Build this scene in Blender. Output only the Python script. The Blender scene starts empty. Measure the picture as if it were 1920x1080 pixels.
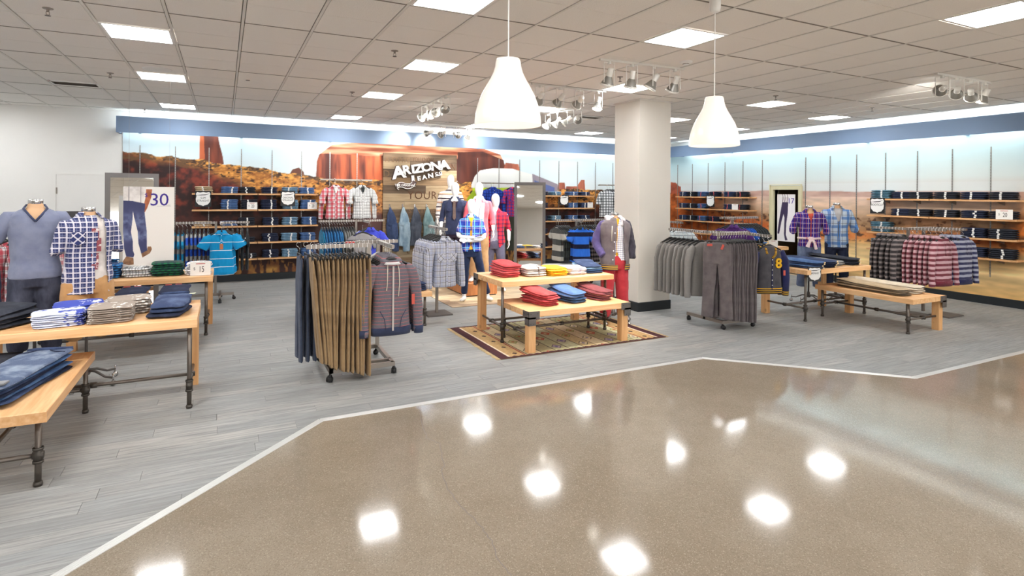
import bpy, bmesh, math, random
import numpy as np
from mathutils import Vector, Matrix, noise as mnoise

random.seed(7)
scene = bpy.context.scene
COL = scene.collection
PI = math.pi

# ---------------------------------------------------------------- camera
CAM_H = 1.913
FPX, HOR_Y, HOR_M, YAW = 1075.8, 362.9, 0.0131, -0.4654
cam_data = bpy.data.cameras.new('camera')
cam_data.sensor_width = 36.0
cam_data.lens = 36.0 * FPX / 1920.0
cam_data.shift_y = -(540.0 - HOR_Y) / 1920.0
cam_data.clip_start = 0.05
cam_data.clip_end = 200
cam = bpy.data.objects.new('camera', cam_data)
COL.objects.link(cam)
ROLL = 0.008
cam.matrix_world = (Matrix.Translation((0, 0, CAM_H)) @ Matrix.Rotation(YAW, 4, 'Z')
                    @ Matrix.Rotation(PI / 2, 4, 'X') @ Matrix.Rotation(ROLL, 4, 'Z'))
scene.camera = cam

# ---------------------------------------------------------------- world, exposure
world = bpy.data.worlds.new('world')
scene.world = world
world.use_nodes = True
world.node_tree.nodes['Background'].inputs['Color'].default_value = (1.0, 0.975, 0.95, 1)
world.node_tree.nodes['Background'].inputs['Strength'].default_value = 2.2
vs = scene.view_settings
vs.view_transform = 'Standard'
vs.look = 'None'
vs.exposure = 0.4
vs.gamma = 1.0
vs.use_curve_mapping = False
PANEL_STRENGTH = 21.0
COVE_STRENGTH = 26.0
SPOT_W = 110.0
PENDANT_STRENGTH = 0.28

# ---------------------------------------------------------------- photo pixel -> place
_s, _c = math.sin(YAW), math.cos(YAW)
GRID = 0.6096
CEIL = CAM_H + 2.5735 * GRID
GX0, GY0 = -2.7612 * GRID, 9.6765 * GRID
BACK_Y, RIGHT_X = 13.6, 12.3

def hor(x): return HOR_Y + HOR_M * (x - 960)
def W(x, y, z=0.0):
    """point on the horizontal plane at height z"""
    zr = FPX * (CAM_H - z) / (y - hor(x)); xr = (x - 960) / FPX * zr
    return Vector((xr * _c - zr * _s, xr * _s + zr * _c, z))
def D(x, y, zr):
    """point at a known depth"""
    xr = (x - 960) / FPX * zr
    return Vector((xr * _c - zr * _s, xr * _s + zr * _c, CAM_H + (hor(x) - y) * zr / FPX))
def onback(x, y, Y):
    k = (x - 960) / FPX; zr = Y / (k * _s + _c)
    return zr * (k * _c - _s), CAM_H + (hor(x) - y) * zr / FPX
def onright(x, y, X):
    k = (x - 960) / FPX; zr = X / (k * _c - _s)
    return zr * (k * _s + _c), CAM_H + (hor(x) - y) * zr / FPX

def ordn(n):
    names = ['zeroth', 'first', 'second', 'third', 'fourth', 'fifth', 'sixth', 'seventh', 'eighth', 'ninth',
             'tenth', 'eleventh', 'twelfth', 'thirteenth', 'fourteenth', 'fifteenth', 'sixteenth', 'seventeenth',
             'eighteenth', 'nineteenth', 'twentieth']
    return names[n] if n <= 20 else '%dth' % n

# ---------------------------------------------------------------- object helpers
def link(o, parent=None):
    COL.objects.link(o)
    if parent is not None:
        o.parent = parent
    return o
def tag(o, label=None, cat=None, group=None, kind=None):
    if label: o['label'] = label
    if cat: o['category'] = cat
    if group: o['group'] = group
    if kind: o['kind'] = kind
    return o
def thing(name, label, cat, loc=(0, 0, 0), rz=0.0, group=None):
    o = bpy.data.objects.new(name, None)
    o.empty_display_size = 0.1
    link(o)
    o.location = loc
    o.rotation_euler = (0, 0, rz)
    return tag(o, label, cat, group)
def inst(name, mesh, parent=None, loc=(0, 0, 0), rot=(0, 0, 0), scale=None):
    o = bpy.data.objects.new(name, mesh)
    link(o, parent)
    o.location = loc
    o.rotation_euler = rot
    if scale: o.scale = scale
    return o
def dup(root, loc=None, rz=None, label=None, group=None):
    r = root.copy(); COL.objects.link(r)
    if loc is not None: r.location = loc
    if rz is not None: r.rotation_euler = (0, 0, rz)
    if label: r['label'] = label
    if group: r['group'] = group
    for ch in list(root.children):
        c = ch.copy(); COL.objects.link(c); c.parent = r
        for g in list(ch.children):
            d = g.copy(); COL.objects.link(d); d.parent = c
    return r

class MB:
    """collects simple shapes into one mesh"""
    def __init__(self):
        self.v = []; self.f = []; self.m = []
    def add(self, vs, fs, mi=0):
        n = len(self.v)
        self.v.extend([tuple(p) for p in vs]); self.f.extend([tuple(i + n for i in f) for f in fs])
        self.m.extend([mi] * len(fs))
        return self
    def box(self, c, s, rz=0.0, mi=0, mat=None, b=0.0):
        x, y, z = s[0] / 2, s[1] / 2, s[2] / 2
        if b <= 0:
            vs = [Vector((sx * x, sy * y, sz * z)) for sz in (-1, 1) for sy in (-1, 1) for sx in (-1, 1)]
            fs = [(0, 2, 3, 1), (4, 5, 7, 6), (0, 1, 5, 4), (2, 6, 7, 3), (0, 4, 6, 2), (1, 3, 7, 5)]
        else:   # top edges chamfered
            vs = [Vector((sx * x, sy * y, -z)) for sy in (-1, 1) for sx in (-1, 1)]
            vs += [Vector((sx * x, sy * y, z - b)) for sy in (-1, 1) for sx in (-1, 1)]
            vs += [Vector((sx * (x - b), sy * (y - b), z)) for sy in (-1, 1) for sx in (-1, 1)]
            fs = [(0, 2, 3, 1), (8, 9, 11, 10)]
            for a in (0, 4):
                fs += [(a, a + 1, a + 5, a + 4), (a + 1, a + 3, a + 7, a + 5), (a + 3, a + 2, a + 6, a + 7), (a + 2, a, a + 4, a + 6)]
        M = Matrix.Translation(c) @ (mat if mat is not None else Matrix.Rotation(rz, 4, 'Z'))
        return self.add([M @ v for v in vs], fs, mi)
    def ring(self, pts, n0=None):
        n = len(self.v); self.v.extend([tuple(p) for p in pts]); return n
    def tube(self, pts, r, n=8, mi=0, caps=True, flat=1.0, up=None):
        """round tube through points; r is a number or one radius for each point"""
        pts = [Vector(p) for p in pts]
        rs = r if isinstance(r, (list, tuple)) else [r] * len(pts)
        t0 = (pts[1] - pts[0]).normalized()
        u = Vector(up) if up is not None else (Vector((0, 0, 1)) if abs(t0.z) < 0.9 else Vector((0, 1, 0)))
        a = t0.cross(u).normalized(); rings = []
        for i, p in enumerate(pts):
            if i == 0: t = t0
            elif i == len(pts) - 1: t = (p - pts[i - 1]).normalized()
            else: t = ((p - pts[i - 1]).normalized() + (pts[i + 1] - p).normalized()).normalized()
            a = (a - t * a.dot(t)).normalized(); b = t.cross(a)
            rings.append(self.ring([p + (a * math.cos(2 * PI * k / n) + b * flat * math.sin(2 * PI * k / n)) * rs[i] for k in range(n)]))
        for i in range(len(rings) - 1):
            A, B = rings[i], rings[i + 1]
            for k in range(n):
                self.f.append((A + k, A + (k + 1) % n, B + (k + 1) % n, B + k)); self.m.append(mi)
        if caps:
            self.f.append(tuple(rings[0] + k for k in reversed(range(n)))); self.m.append(mi)
            self.f.append(tuple(rings[-1] + k for k in range(n))); self.m.append(mi)
        return self
    def rings(self, rings, mi=0, cap0=True, cap1=True):
        """loft through rings of equal length"""
        n = len(rings[0]); idx = [self.ring(r) for r in rings]
        for i in range(len(idx) - 1):
            A, B = idx[i], idx[i + 1]
            for k in range(n):
                self.f.append((A + k, A + (k + 1) % n, B + (k + 1) % n, B + k)); self.m.append(mi)
        if cap0: self.f.append(tuple(idx[0] + k for k in reversed(range(n)))); self.m.append(mi)
        if cap1: self.f.append(tuple(idx[-1] + k for k in range(n))); self.m.append(mi)
        return self
    def lathe(self, prof, n=24, c=(0, 0, 0), mi=0, cap0=False, cap1=False):
        c = Vector(c)
        return self.rings([[c + Vector((r * math.cos(2 * PI * k / n), r * math.sin(2 * PI * k / n), z)) for k in range(n)]
                           for r, z in prof], mi, cap0, cap1)
    def prism(self, poly, z0, z1, mi=0, M=None):
        """polygon in xy pulled from z0 to z1"""
        n = len(poly); M = M or Matrix.Identity(4)
        vs = [M @ Vector((x, y, z0)) for x, y in poly] + [M @ Vector((x, y, z1)) for x, y in poly]
        fs = [tuple(reversed(range(n))), tuple(range(n, 2 * n))]
        fs += [(i, (i + 1) % n, n + (i + 1) % n, n + i) for i in range(n)]
        return self.add(vs, fs, mi)
    def mesh(self, name, mats=None, smooth=False):
        me = bpy.data.meshes.new(name)
        me.from_pydata(self.v, [], self.f)
        if mats is not None:
            for m in (mats if isinstance(mats, (list, tuple)) else [mats]): me.materials.append(m)
            if len(me.materials) > 1: me.polygons.foreach_set('material_index', self.m)
        if smooth: me.polygons.foreach_set('use_smooth', [True] * len(me.polygons))
        me.update()
        return me
    def obj(self, name, mats, parent=None, loc=(0, 0, 0), rz=0.0, smooth=False):
        return inst(name, self.mesh(name, mats, smooth), parent, loc, (0, 0, rz))

def boxobj(name, mat, c, s, parent=None, rz=0.0, b=0.0):
    return MB().box((0, 0, 0), s, b=b).obj(name, mat, parent, c, rz)

# ---------------------------------------------------------------- organic shapes (overlapping closed tubes fused into one skin)
def oval(c, hw, hd, n=20, p=2.3, M=None):
    out = []
    for k in range(n):
        a = 2 * PI * k / n; ca, sa = math.cos(a), math.sin(a)
        x = hw * math.copysign(abs(ca) ** (2 / p), ca); y = hd * math.copysign(abs(sa) ** (2 / p), sa)
        v = Vector((x, y, 0))
        out.append(Vector(c) + (M @ v if M is not None else v))
    return out
WORK = bpy.data.scenes.new('work')        # scratch scene: shapes are evaluated here, then it is removed
def evaluated(o):
    WORK.collection.objects.link(o)
    vl = WORK.view_layers[0]; vl.update()
    return bpy.data.meshes.new_from_object(o.evaluated_get(vl.depsgraph))
def fuse(mb, voxel=0.012, smooth=4, wrinkle=0.0, wscale=9.0, seed=0, name='fused', stretch=(1, 1, 1)):
    me = mb.mesh('tmp')
    bm = bmesh.new(); bm.from_mesh(me); bmesh.ops.recalc_face_normals(bm, faces=bm.faces); bm.to_mesh(me); bm.free()
    o = bpy.data.objects.new('tmp', me)
    m = o.modifiers.new('r', 'REMESH'); m.mode = 'VOXEL'; m.voxel_size = voxel; m.use_smooth_shade = True
    if smooth:
        s = o.modifiers.new('s', 'SMOOTH'); s.iterations = smooth; s.factor = 0.5
    out = evaluated(o); out.name = name
    bpy.data.objects.remove(o); bpy.data.meshes.remove(me)
    if wrinkle:
        n = len(out.vertices); co = np.empty(n * 3); no = np.empty(n * 3)
        out.vertices.foreach_get('co', co); out.vertices.foreach_get('normal', no)
        co = co.reshape(-1, 3); no = no.reshape(-1, 3)
        d = np.array([mnoise.fractal(Vector((p[0] * wscale * stretch[0] + seed * 7.3, p[1] * wscale * stretch[1], p[2] * wscale * stretch[2])), 1.0, 2.0, 3) for p in co])
        co += no * (d * wrinkle)[:, None]
        out.vertices.foreach_set('co', co.ravel())
    out.polygons.foreach_set('use_smooth', [True] * len(out.polygons))
    out.update()
    return out
def setmat(me, *mats):
    me.materials.clear()
    for m in mats: me.materials.append(m)
    return me
def cutfaces(me, pred):
    bm = bmesh.new(); bm.from_mesh(me)
    kill = [f for f in bm.faces if pred(f.calc_center_median(), f.normal)]
    bmesh.ops.delete(bm, geom=kill, context='FACES')
    bm.to_mesh(me); bm.free(); me.update(); return me
def thicken(me, t):
    bm = bmesh.new(); bm.from_mesh(me)
    bmesh.ops.solidify(bm, geom=bm.faces[:], thickness=t)
    bm.to_mesh(me); bm.free()
    me.polygons.foreach_set('use_smooth', [True] * len(me.polygons)); me.update(); return me
def joinmesh(name, meshes):
    bm = bmesh.new()
    for me in meshes: bm.from_mesh(me)
    out = bpy.data.meshes.new(name); bm.to_mesh(out); bm.free()
    out.polygons.foreach_set('use_smooth', [True] * len(out.polygons)); out.update(); return out

def textmesh(body, size, extrude=0.002, align='CENTER', bevel=0.0, shear=0.0, space=1.0):
    cu = bpy.data.curves.new('txt', 'FONT'); cu.body = body; cu.size = size; cu.extrude = extrude
    cu.align_x = align; cu.align_y = 'CENTER'; cu.bevel_depth = bevel; cu.shear = shear; cu.space_character = space
    cu.resolution_u = 3
    o = bpy.data.objects.new('txt', cu)
    me = evaluated(o)
    bpy.data.objects.remove(o); bpy.data.curves.remove(cu)
    return me
STAND = Matrix.Rotation(PI / 2, 4, 'X')     # text in the xz plane, reading from -y
def text(body, size, mat, parent, loc, rz=0.0, extrude=0.001, name='lettering', align='CENTER', bold=0.0, shear=0.0, wide=1.0, space=1.0):
    me = textmesh(body, size, extrude, align, bold, shear, space)
    me.transform(STAND @ Matrix.Diagonal((wide, 1, 1, 1))); setmat(me, mat)
    return inst(name, me, parent, loc, (0, 0, rz))
# ---------------------------------------------------------------- materials (all node based)
def srgb(r, g, b):
    def f(c):
        c /= 255.0
        return c / 12.92 if c <= 0.04045 else ((c + 0.055) / 1.055) ** 2.4
    return (f(r), f(g), f(b), 1.0)
MATS = {}
class NT:
    def __init__(self, name):
        self.m = bpy.data.materials.new(name); self.m.use_nodes = True
        self.t = self.m.node_tree; self.n = self.t.nodes; self.p = self.n['Principled BSDF']
    def node(self, typ, ins=None, **attr):
        nd = self.n.new('ShaderNode' + typ)
        for k, v in attr.items(): setattr(nd, k, v)
        for k, v in (ins or {}).items(): self.put(nd.inputs[k], v)
        return nd
    def put(self, sock, v):
        if isinstance(v, bpy.types.NodeSocket): self.t.links.new(v, sock)
        else: sock.default_value = v
    def math(self, op, a, b=0.0, c=0.0, clamp=False):
        nd = self.n.new('ShaderNodeMath'); nd.operation = op; nd.use_clamp = clamp
        self.put(nd.inputs[0], a); self.put(nd.inputs[1], b); self.put(nd.inputs[2], c)
        return nd.outputs[0]
    def mix(self, fac, a, b, mode='MIX'):
        nd = self.n.new('ShaderNodeMix'); nd.data_type = 'RGBA'; nd.blend_type = mode
        self.put(nd.inputs[0], fac); self.put(nd.inputs[6], a); self.put(nd.inputs[7], b)
        return nd.outputs[2]
    def noise(self, vec, scale, detail=3.0, rough=0.55):
        nd = self.node('TexNoise', {'Scale': scale, 'Detail': detail, 'Roughness': rough})
        if vec is not None: self.put(nd.inputs['Vector'], vec)
        return nd.outputs['Fac']
    def ramp(self, fac, stops):
        nd = self.n.new('ShaderNodeValToRGB'); e = nd.color_ramp.elements
        while len(e) < len(stops): e.new(0.5)
        for i, (p, c) in enumerate(stops): e[i].position = p; e[i].color = c
        self.put(nd.inputs[0], fac); return nd.outputs[0]
    def coord(self, which='Object'): return self.node('TexCoord').outputs[which]
    def scaled(self, vec, s, loc=(0, 0, 0), rot=(0, 0, 0)):
        return self.node('Mapping', {'Vector': vec, 'Scale': s, 'Location': loc, 'Rotation': rot}).outputs[0]
    def sep(self, vec):
        nd = self.node('SeparateXYZ', {'Vector': vec}); return nd.outputs
    def bump(self, h, strength=0.3, dist=0.01):
        nd = self.node('Bump', {'Height': h, 'Strength': strength, 'Distance': dist}); self.put(self.p.inputs['Normal'], nd.outputs[0])
    def set(self, **kw):
        for k, v in kw.items(): self.put(self.p.inputs[k.replace('_', ' ')], v)
        return self.m
def flat(name, col, rough=0.6, metal=0.0, spec=0.5):
    if name in MATS: return MATS[name]
    t = NT(name); MATS[name] = t.set(Base_Color=col, Roughness=rough, Metallic=metal, Specular_IOR_Level=spec); return MATS[name]
def paint(name, col, rough=0.7):
    if name in MATS: return MATS[name]
    t = NT(name); n = t.noise(t.coord(), 3.0)
    c2 = tuple(min(1, x * 0.95) for x in col[:3]) + (1,)
    t.bump(t.noise(t.coord(), 180.0), 0.05, 0.002)
    MATS[name] = t.set(Base_Color=t.mix(n, col, c2), Roughness=rough); return MATS[name]
def emit(name, col, strength):
    if name in MATS: return MATS[name]
    t = NT(name); MATS[name] = t.set(Base_Color=col, Emission_Color=col, Emission_Strength=strength); return MATS[name]
def fabric(name, col, col2=None, rough=0.92, weave=420.0, mottle=9.0):
    if name in MATS: return MATS[name]
    t = NT(name); v = t.coord()
    if col2 is None: col2 = tuple(x * 0.72 for x in col[:3]) + (1,)
    c = t.mix(t.ramp(t.noise(v, mottle, 4.0), [(0.35, (0, 0, 0, 1)), (0.7, (1, 1, 1, 1))]), col, col2)
    h = t.math('ADD', t.noise(v, weave, 1.0), t.math('MULTIPLY', t.noise(t.scaled(v, (9, 9, 4)), 1.6, 3.0), 3.0))
    t.bump(h, 0.35, 0.012)
    MATS[name] = t.set(Base_Color=c, Roughness=rough, Sheen_Weight=0.15, Specular_IOR_Level=0.2); return MATS[name]
def denim(name, dark, light, fade=0.55, scale=5.0):
    """denim: wear whitens it in patches along the legs"""
    if name in MATS: return MATS[name]
    t = NT(name); v = t.coord()
    w = t.ramp(t.noise(t.scaled(v, (1.5, 1.5, 0.7)), scale, 4.0, 0.6), [(fade - 0.12, (0, 0, 0, 1)), (fade + 0.2, (1, 1, 1, 1))])
    th = t.noise(t.scaled(v, (1, 1, 0.12)), 260.0, 2.0)
    c = t.mix(w, dark, light); c = t.mix(t.math('MULTIPLY', th, 0.35), c, (light[0], light[1], light[2], 1))
    t.bump(t.math('ADD', t.noise(v, 500.0, 1.0), t.math('MULTIPLY', t.noise(t.scaled(v, (8, 8, 3)), 2.0), 2.5)), 0.35, 0.01)
    MATS[name] = t.set(Base_Color=c, Roughness=0.9, Specular_IOR_Level=0.2); return MATS[name]
def stripe_mask(t, u, period, width, off=0.0, soft=0.06):
    m = t.math('FRACT', t.math('ADD', t.math('DIVIDE', u, period), off + 50.0))
    return t.math('LESS_THAN', m, width)
def pattern(name, base, bands, rough=0.9, rot=0.0, warp=0.012, mottled=0.0):
    """woven or knitted bands: (axis, period, width, offset, colour, strength)"""
    if name in MATS: return MATS[name]
    t = NT(name); v0 = t.coord()
    wn = t.node('TexNoise', {'Vector': v0, 'Scale': 5.0, 'Detail': 2.0})
    off = t.node('VectorMath', {0: wn.outputs['Color'], 1: (0.5, 0.5, 0.5)}, operation='SUBTRACT').outputs[0]
    offs = t.node('VectorMath', {0: off, 'Scale': warp * 2}, operation='SCALE').outputs[0]
    v = t.node('VectorMath', {0: v0, 1: offs}, operation='ADD').outputs[0]
    if rot: v = t.scaled(v, (1, 1, 1), rot=(0, rot, 0))
    s = t.sep(v); c = base
    ax = {'x': s[0], 'y': s[1], 'z': s[2]}
    ax['d'] = t.math('ADD', s[0], s[1])
    for a, per, wid, of, colr, st in bands:
        m = t.math('MULTIPLY', stripe_mask(t, ax[a], per, wid, of), st); c = t.mix(m, c, colr)
    if mottled: c = t.mix(t.math('MULTIPLY', t.noise(v0, 160.0, 2.0), mottled), c, (0.55, 0.53, 0.52, 1))
    t.bump(t.math('ADD', t.noise(v0, 380.0, 1.0), t.math('MULTIPLY', t.noise(t.scaled(v0, (9, 9, 4)), 1.6), 3.0)), 0.3, 0.012)
    MATS[name] = t.set(Base_Color=c, Roughness=rough, Sheen_Weight=0.1, Specular_IOR_Level=0.2); return MATS[name]

def make_wood(name, light, dark, knots=True, rough=0.45, axis=0):
    t = NT(name); v = t.coord()
    info = t.node('ObjectInfo')
    sc = [2.0, 26.0, 26.0]
    if axis == 1: sc = [26.0, 2.0, 26.0]
    if axis == 2: sc = [26.0, 26.0, 2.0]
    shift = t.node('CombineXYZ', {'X': t.math('MULTIPLY', info.outputs['Random'], 37.0), 'Y': t.math('MULTIPLY', info.outputs['Random'], 11.0)}).outputs[0]
    vv = t.node('VectorMath', {0: t.scaled(v, tuple(sc)), 1: shift}, operation='ADD').outputs[0]
    g = t.noise(vv, 1.0, 5.0, 0.6)
    c = t.mix(t.ramp(g, [(0.35, (0, 0, 0, 1)), (0.68, (1, 1, 1, 1))]), light, dark)
    broad = t.noise(t.scaled(v, (1.2, 1.2, 1.2)), 1.5)
    c = t.mix(t.math('MULTIPLY', broad, 0.25), c, dark)
    if knots:
        vo = t.node('TexVoronoi', {'Vector': t.scaled(v, (3.2, 3.2, 3.2)), 'Scale': 1.0, 'Randomness': 1.0})
        k = t.ramp(vo.outputs['Distance'], [(0.0, (1, 1, 1, 1)), (0.09, (0.7, 0.7, 0.7, 1)), (0.13, (0, 0, 0, 1))])
        c = t.mix(t.math('MULTIPLY', k, 0.6), c, tuple(x * 0.35 for x in dark[:3]) + (1,))
    t.bump(g, 0.12, 0.004)
    MATS[name] = t.set(Base_Color=c, Roughness=rough); return MATS[name]
PINE_L, PINE_D = srgb(247, 205, 154), srgb(226, 168, 112)
M_PINE = make_wood('pine_x', PINE_L, PINE_D, axis=0)
M_PINEY = make_wood('pine_y', PINE_L, PINE_D, axis=1)
M_PINEZ = make_wood('pine_z', srgb(238, 190, 134), srgb(214, 156, 100), axis=2)
M_SHELF = make_wood('shelf_pine', srgb(228, 180, 128), srgb(204, 148, 98), knots=False)
M_SHELFY = make_wood('shelf_pine_y', srgb(228, 180, 128), srgb(204, 148, 98), knots=False, axis=1)
M_CRATE = make_wood('crate_wood', srgb(214, 150, 98), srgb(178, 108, 60), axis=2)
M_PIPE = flat('dark_pipe', srgb(112, 104, 97), 0.36, 0.7)
M_PIPEFIT = flat('pipe_fitting', srgb(82, 77, 72), 0.45, 0.6)
M_BRACKET = flat('steel_bracket', srgb(104, 99, 96), 0.5, 0.3)
M_RACK = flat('rack_metal', srgb(150, 142, 134), 0.4, 0.75)
M_CHROME = flat('chrome', srgb(205, 205, 205), 0.18, 1.0)
M_ALU = flat('aluminium', srgb(226, 226, 224), 0.36, 0.55)
M_BLACK = flat('black_plastic', srgb(26, 26, 28), 0.45)
M_RUBBER = flat('black_rubber', srgb(22, 22, 22), 0.7)
M_WHITE = flat('white_plastic', srgb(240, 239, 236), 0.45)
M_CARD = flat('white_card', srgb(244, 241, 236), 0.7)
M_INK = flat('dark_ink', srgb(52, 46, 48), 0.8)
M_PURPLEINK = flat('violet_ink', srgb(70, 52, 150), 0.8)
M_MANN = flat('white_mannequin', srgb(246, 246, 245), 0.32)
M_SKIN = flat('tan_form', srgb(214, 172, 132), 0.5)
M_HANGER = flat('hanger_black', srgb(30, 30, 32), 0.35)
M_TAG = flat('red_tag', srgb(206, 88, 74), 0.6)
M_STICK = flat('white_sticker', srgb(236, 236, 234), 0.6)
M_FRAMEGREY = flat('mirror_frame', srgb(112, 108, 106), 0.5)
M_MIRROR = flat('mirror_glass', (0.86, 0.87, 0.86, 1), 0.02, 1.0)
M_WALL = paint('wall_white', srgb(246, 244, 240))
M_COLUMN = paint('column_white', srgb(226, 221, 211))
M_FASCIA = paint('fascia_blue', srgb(132, 156, 188), 0.5)
M_BASE = flat('base_black', srgb(30, 36, 40), 0.5)
M_LENS = emit('light_lens', (0.97, 0.985, 1.0, 1), PANEL_STRENGTH)
M_COVE = emit('cove_tube', (0.93, 1.0, 0.98, 1), COVE_STRENGTH)

t = NT('ceiling_tile'); v = t.coord(); inf = t.node('ObjectInfo')
pits = t.node('TexVoronoi', {'Vector': v, 'Scale': 110.0}).outputs['Distance']
tone = t.mix(inf.outputs['Random'], srgb(244, 240, 235), srgb(248, 245, 240))
spk = t.ramp(t.noise(v, 240.0, 2.0), [(0.36, (0.82, 0.82, 0.82, 1)), (0.5, (1, 1, 1, 1))])
t.bump(pits, 0.35, 0.004)
M_TILE = t.set(Base_Color=t.mix(1.0, tone, spk, 'MULTIPLY'), Roughness=0.95, Specular_IOR_Level=0.1)
M_TEE = flat('ceiling_tee', srgb(226, 223, 217), 0.5)
M_REVEAL = flat('tile_reveal', srgb(140, 133, 124), 0.9)

# grey wood plank
def plank_mat(name, attr):
    t = NT(name); v = t.coord()
    if attr:
        at = t.node('Attribute', attribute_name='tone'); r = at.outputs['Fac']; v = t.node('NewGeometry').outputs['Position']
    else:
        r = t.node('ObjectInfo').outputs['Random']
    sh = t.node('CombineXYZ', {'X': t.math('MULTIPLY', r, 53.0), 'Y': t.math('MULTIPLY', r, 29.0)}).outputs[0]
    vv = t.node('VectorMath', {0: t.scaled(v, (2.2, 42.0, 1.0)), 1: sh}, operation='ADD').outputs[0]
    g = t.noise(vv, 1.0, 6.0, 0.62)
    base = t.ramp(r, [(0.0, srgb(154, 156, 155)), (0.35, srgb(172, 172, 169)), (0.65, srgb(163, 166, 166)), (1.0, srgb(184, 182, 177))])
    c = t.mix(t.ramp(g, [(0.38, (0, 0, 0, 1)), (0.66, (1, 1, 1, 1))]), base, srgb(134, 135, 134))
    vein = t.noise(t.node('VectorMath', {0: t.scaled(v, (5.0, 90.0, 1.0)), 1: sh}, operation='ADD').outputs[0], 1.0, 3.0)
    c = t.mix(t.math('MULTIPLY', t.ramp(vein, [(0.56, (0, 0, 0, 1)), (0.72, (1, 1, 1, 1))]), 0.4), c, srgb(198, 195, 190))
    t.bump(g, 0.1, 0.003)
    return t.set(Base_Color=c, Roughness=0.5, Specular_IOR_Level=0.35)
M_PLANK = plank_mat('grey_plank', False)
M_PLANKS = plank_mat('grey_planks_far', True)
M_GAP = flat('plank_gap', srgb(112, 110, 108), 0.8)

# polished aggregate concrete
t = NT('polished_concrete'); v = t.node('NewGeometry').outputs['Position']
blot = t.noise(v, 0.55, 4.0, 0.6); fine = t.noise(v, 5.0, 5.0, 0.65)
c = t.mix(t.ramp(blot, [(0.3, (0, 0, 0, 1)), (0.7, (1, 1, 1, 1))]), srgb(141, 127, 109), srgb(168, 156, 140))
c = t.mix(t.math('MULTIPLY', fine, 0.5), c, srgb(128, 115, 97))
agg = t.node('TexVoronoi', {'Vector': v, 'Scale': 190.0}); ac = t.sep(agg.outputs['Color'])
c = t.mix(t.math('MULTIPLY', t.math('GREATER_THAN', ac[0], 0.78), 0.26), c, srgb(96, 82, 66))
c = t.mix(t.math('MULTIPLY', t.math('LESS_THAN', ac[1], 0.09), 0.38), c, srgb(190, 178, 160))
rg = t.math('ADD', 0.05, t.math('MULTIPLY', fine, 0.075))
t.bump(t.noise(v, 60.0, 2.0), 0.03, 0.002)
M_CONC = t.set(Base_Color=c, Roughness=rg, Specular_IOR_Level=0.5)
M_CRACK = flat('crack_fill', srgb(120, 108, 98), 0.6)

# printed colours carried by the mesh itself (murals, posters, rug)
def printed(name, rough=0.6, grain=0.0, gscale=60.0, dark=(0.05, 0.03, 0.02, 1)):
    if name in MATS: return MATS[name]
    t = NT(name); a = t.node('Attribute', attribute_name='print'); c = a.outputs['Color']
    if grain:
        v = t.node('NewGeometry').outputs['Position']
        g = t.ramp(t.noise(v, gscale, 4.0, 0.7), [(0.4, (0, 0, 0, 1)), (0.65, (1, 1, 1, 1))])
        c = t.mix(t.math('MULTIPLY', g, grain), c, dark)
    MATS[name] = t.set(Base_Color=c, Roughness=rough); return MATS[name]
M_PRINT = printed('print_matte')
def print_grid(name, nx, nz, w, h, colfn, mat):
    """flat printed sheet in the xz plane (x 0..w, z 0..h, facing -y); colfn(X,Z arrays)->(n,3) sRGB 0..255"""
    xs = np.linspace(0, w, nx + 1); zs = np.linspace(0, h, nz + 1)
    X, Z = np.meshgrid(xs, zs)
    co = np.stack([X.ravel(), np.zeros(X.size), Z.ravel()], 1)
    i = np.arange(nx * nz); r = i // nx; c = i % nx; a = r * (nx + 1) + c
    quads = np.stack([a, a + 1, a + nx + 2, a + nx + 1], 1)
    me = bpy.data.meshes.new(name)
    me.vertices.add(len(co)); me.vertices.foreach_set('co', co.ravel())
    me.loops.add(quads.size); me.loops.foreach_set('vertex_index', quads.ravel().astype(np.int32))
    me.polygons.add(len(quads)); me.polygons.foreach_set('loop_start', np.arange(0, quads.size, 4, dtype=np.int32))
    me.polygons.foreach_set('loop_total', np.full(len(quads), 4, dtype=np.int32))
    me.update(calc_edges=True); me.validate()
    hx, hz = w / nx * 0.3, h / nz * 0.3
    col = sum(np.clip(colfn(X.ravel() + a * hx, Z.ravel() + b * hz), 0, 255) for a, b in ((-1, -0.5), (0.5, -1), (1, 0.5), (-0.5, 1))) / 4 / 255.0
    lin = np.where(col <= 0.04045, col / 12.92, ((col + 0.055) / 1.055) ** 2.4)
    at = me.color_attributes.new('print', 'FLOAT_COLOR', 'POINT')
    at.data.foreach_set('color', np.concatenate([lin, np.ones((len(lin), 1))], 1).ravel().astype(np.float32))
    me.materials.append(mat)
    return me
def vnoise(x, y, seed=0):
    """smooth value noise on arrays"""
    xi = np.floor(x).astype(np.int64); yi = np.floor(y).astype(np.int64); fx = x - xi; fy = y - yi
    fx = fx * fx * (3 - 2 * fx); fy = fy * fy * (3 - 2 * fy)
    def h(a, b):
        n = (a * 374761393 + b * 668265263 + seed * 974711) & 0x7fffffff
        n = ((n ^ (n >> 13)) * 1274126177) & 0x7fffffff
        return ((n ^ (n >> 16)) & 0xffff) / 65535.0
    return (h(xi, yi) * (1 - fx) + h(xi + 1, yi) * fx) * (1 - fy) + (h(xi, yi + 1) * (1 - fx) + h(xi + 1, yi + 1) * fx) * fy
def fbm(x, y, o=4, seed=0):
    s = 0; a = 0.5; tot = 0
    for i in range(o):
        s = s + a * vnoise(x * 2 ** i, y * 2 ** i, seed + i); tot += a; a *= 0.5
    return s / tot
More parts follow.
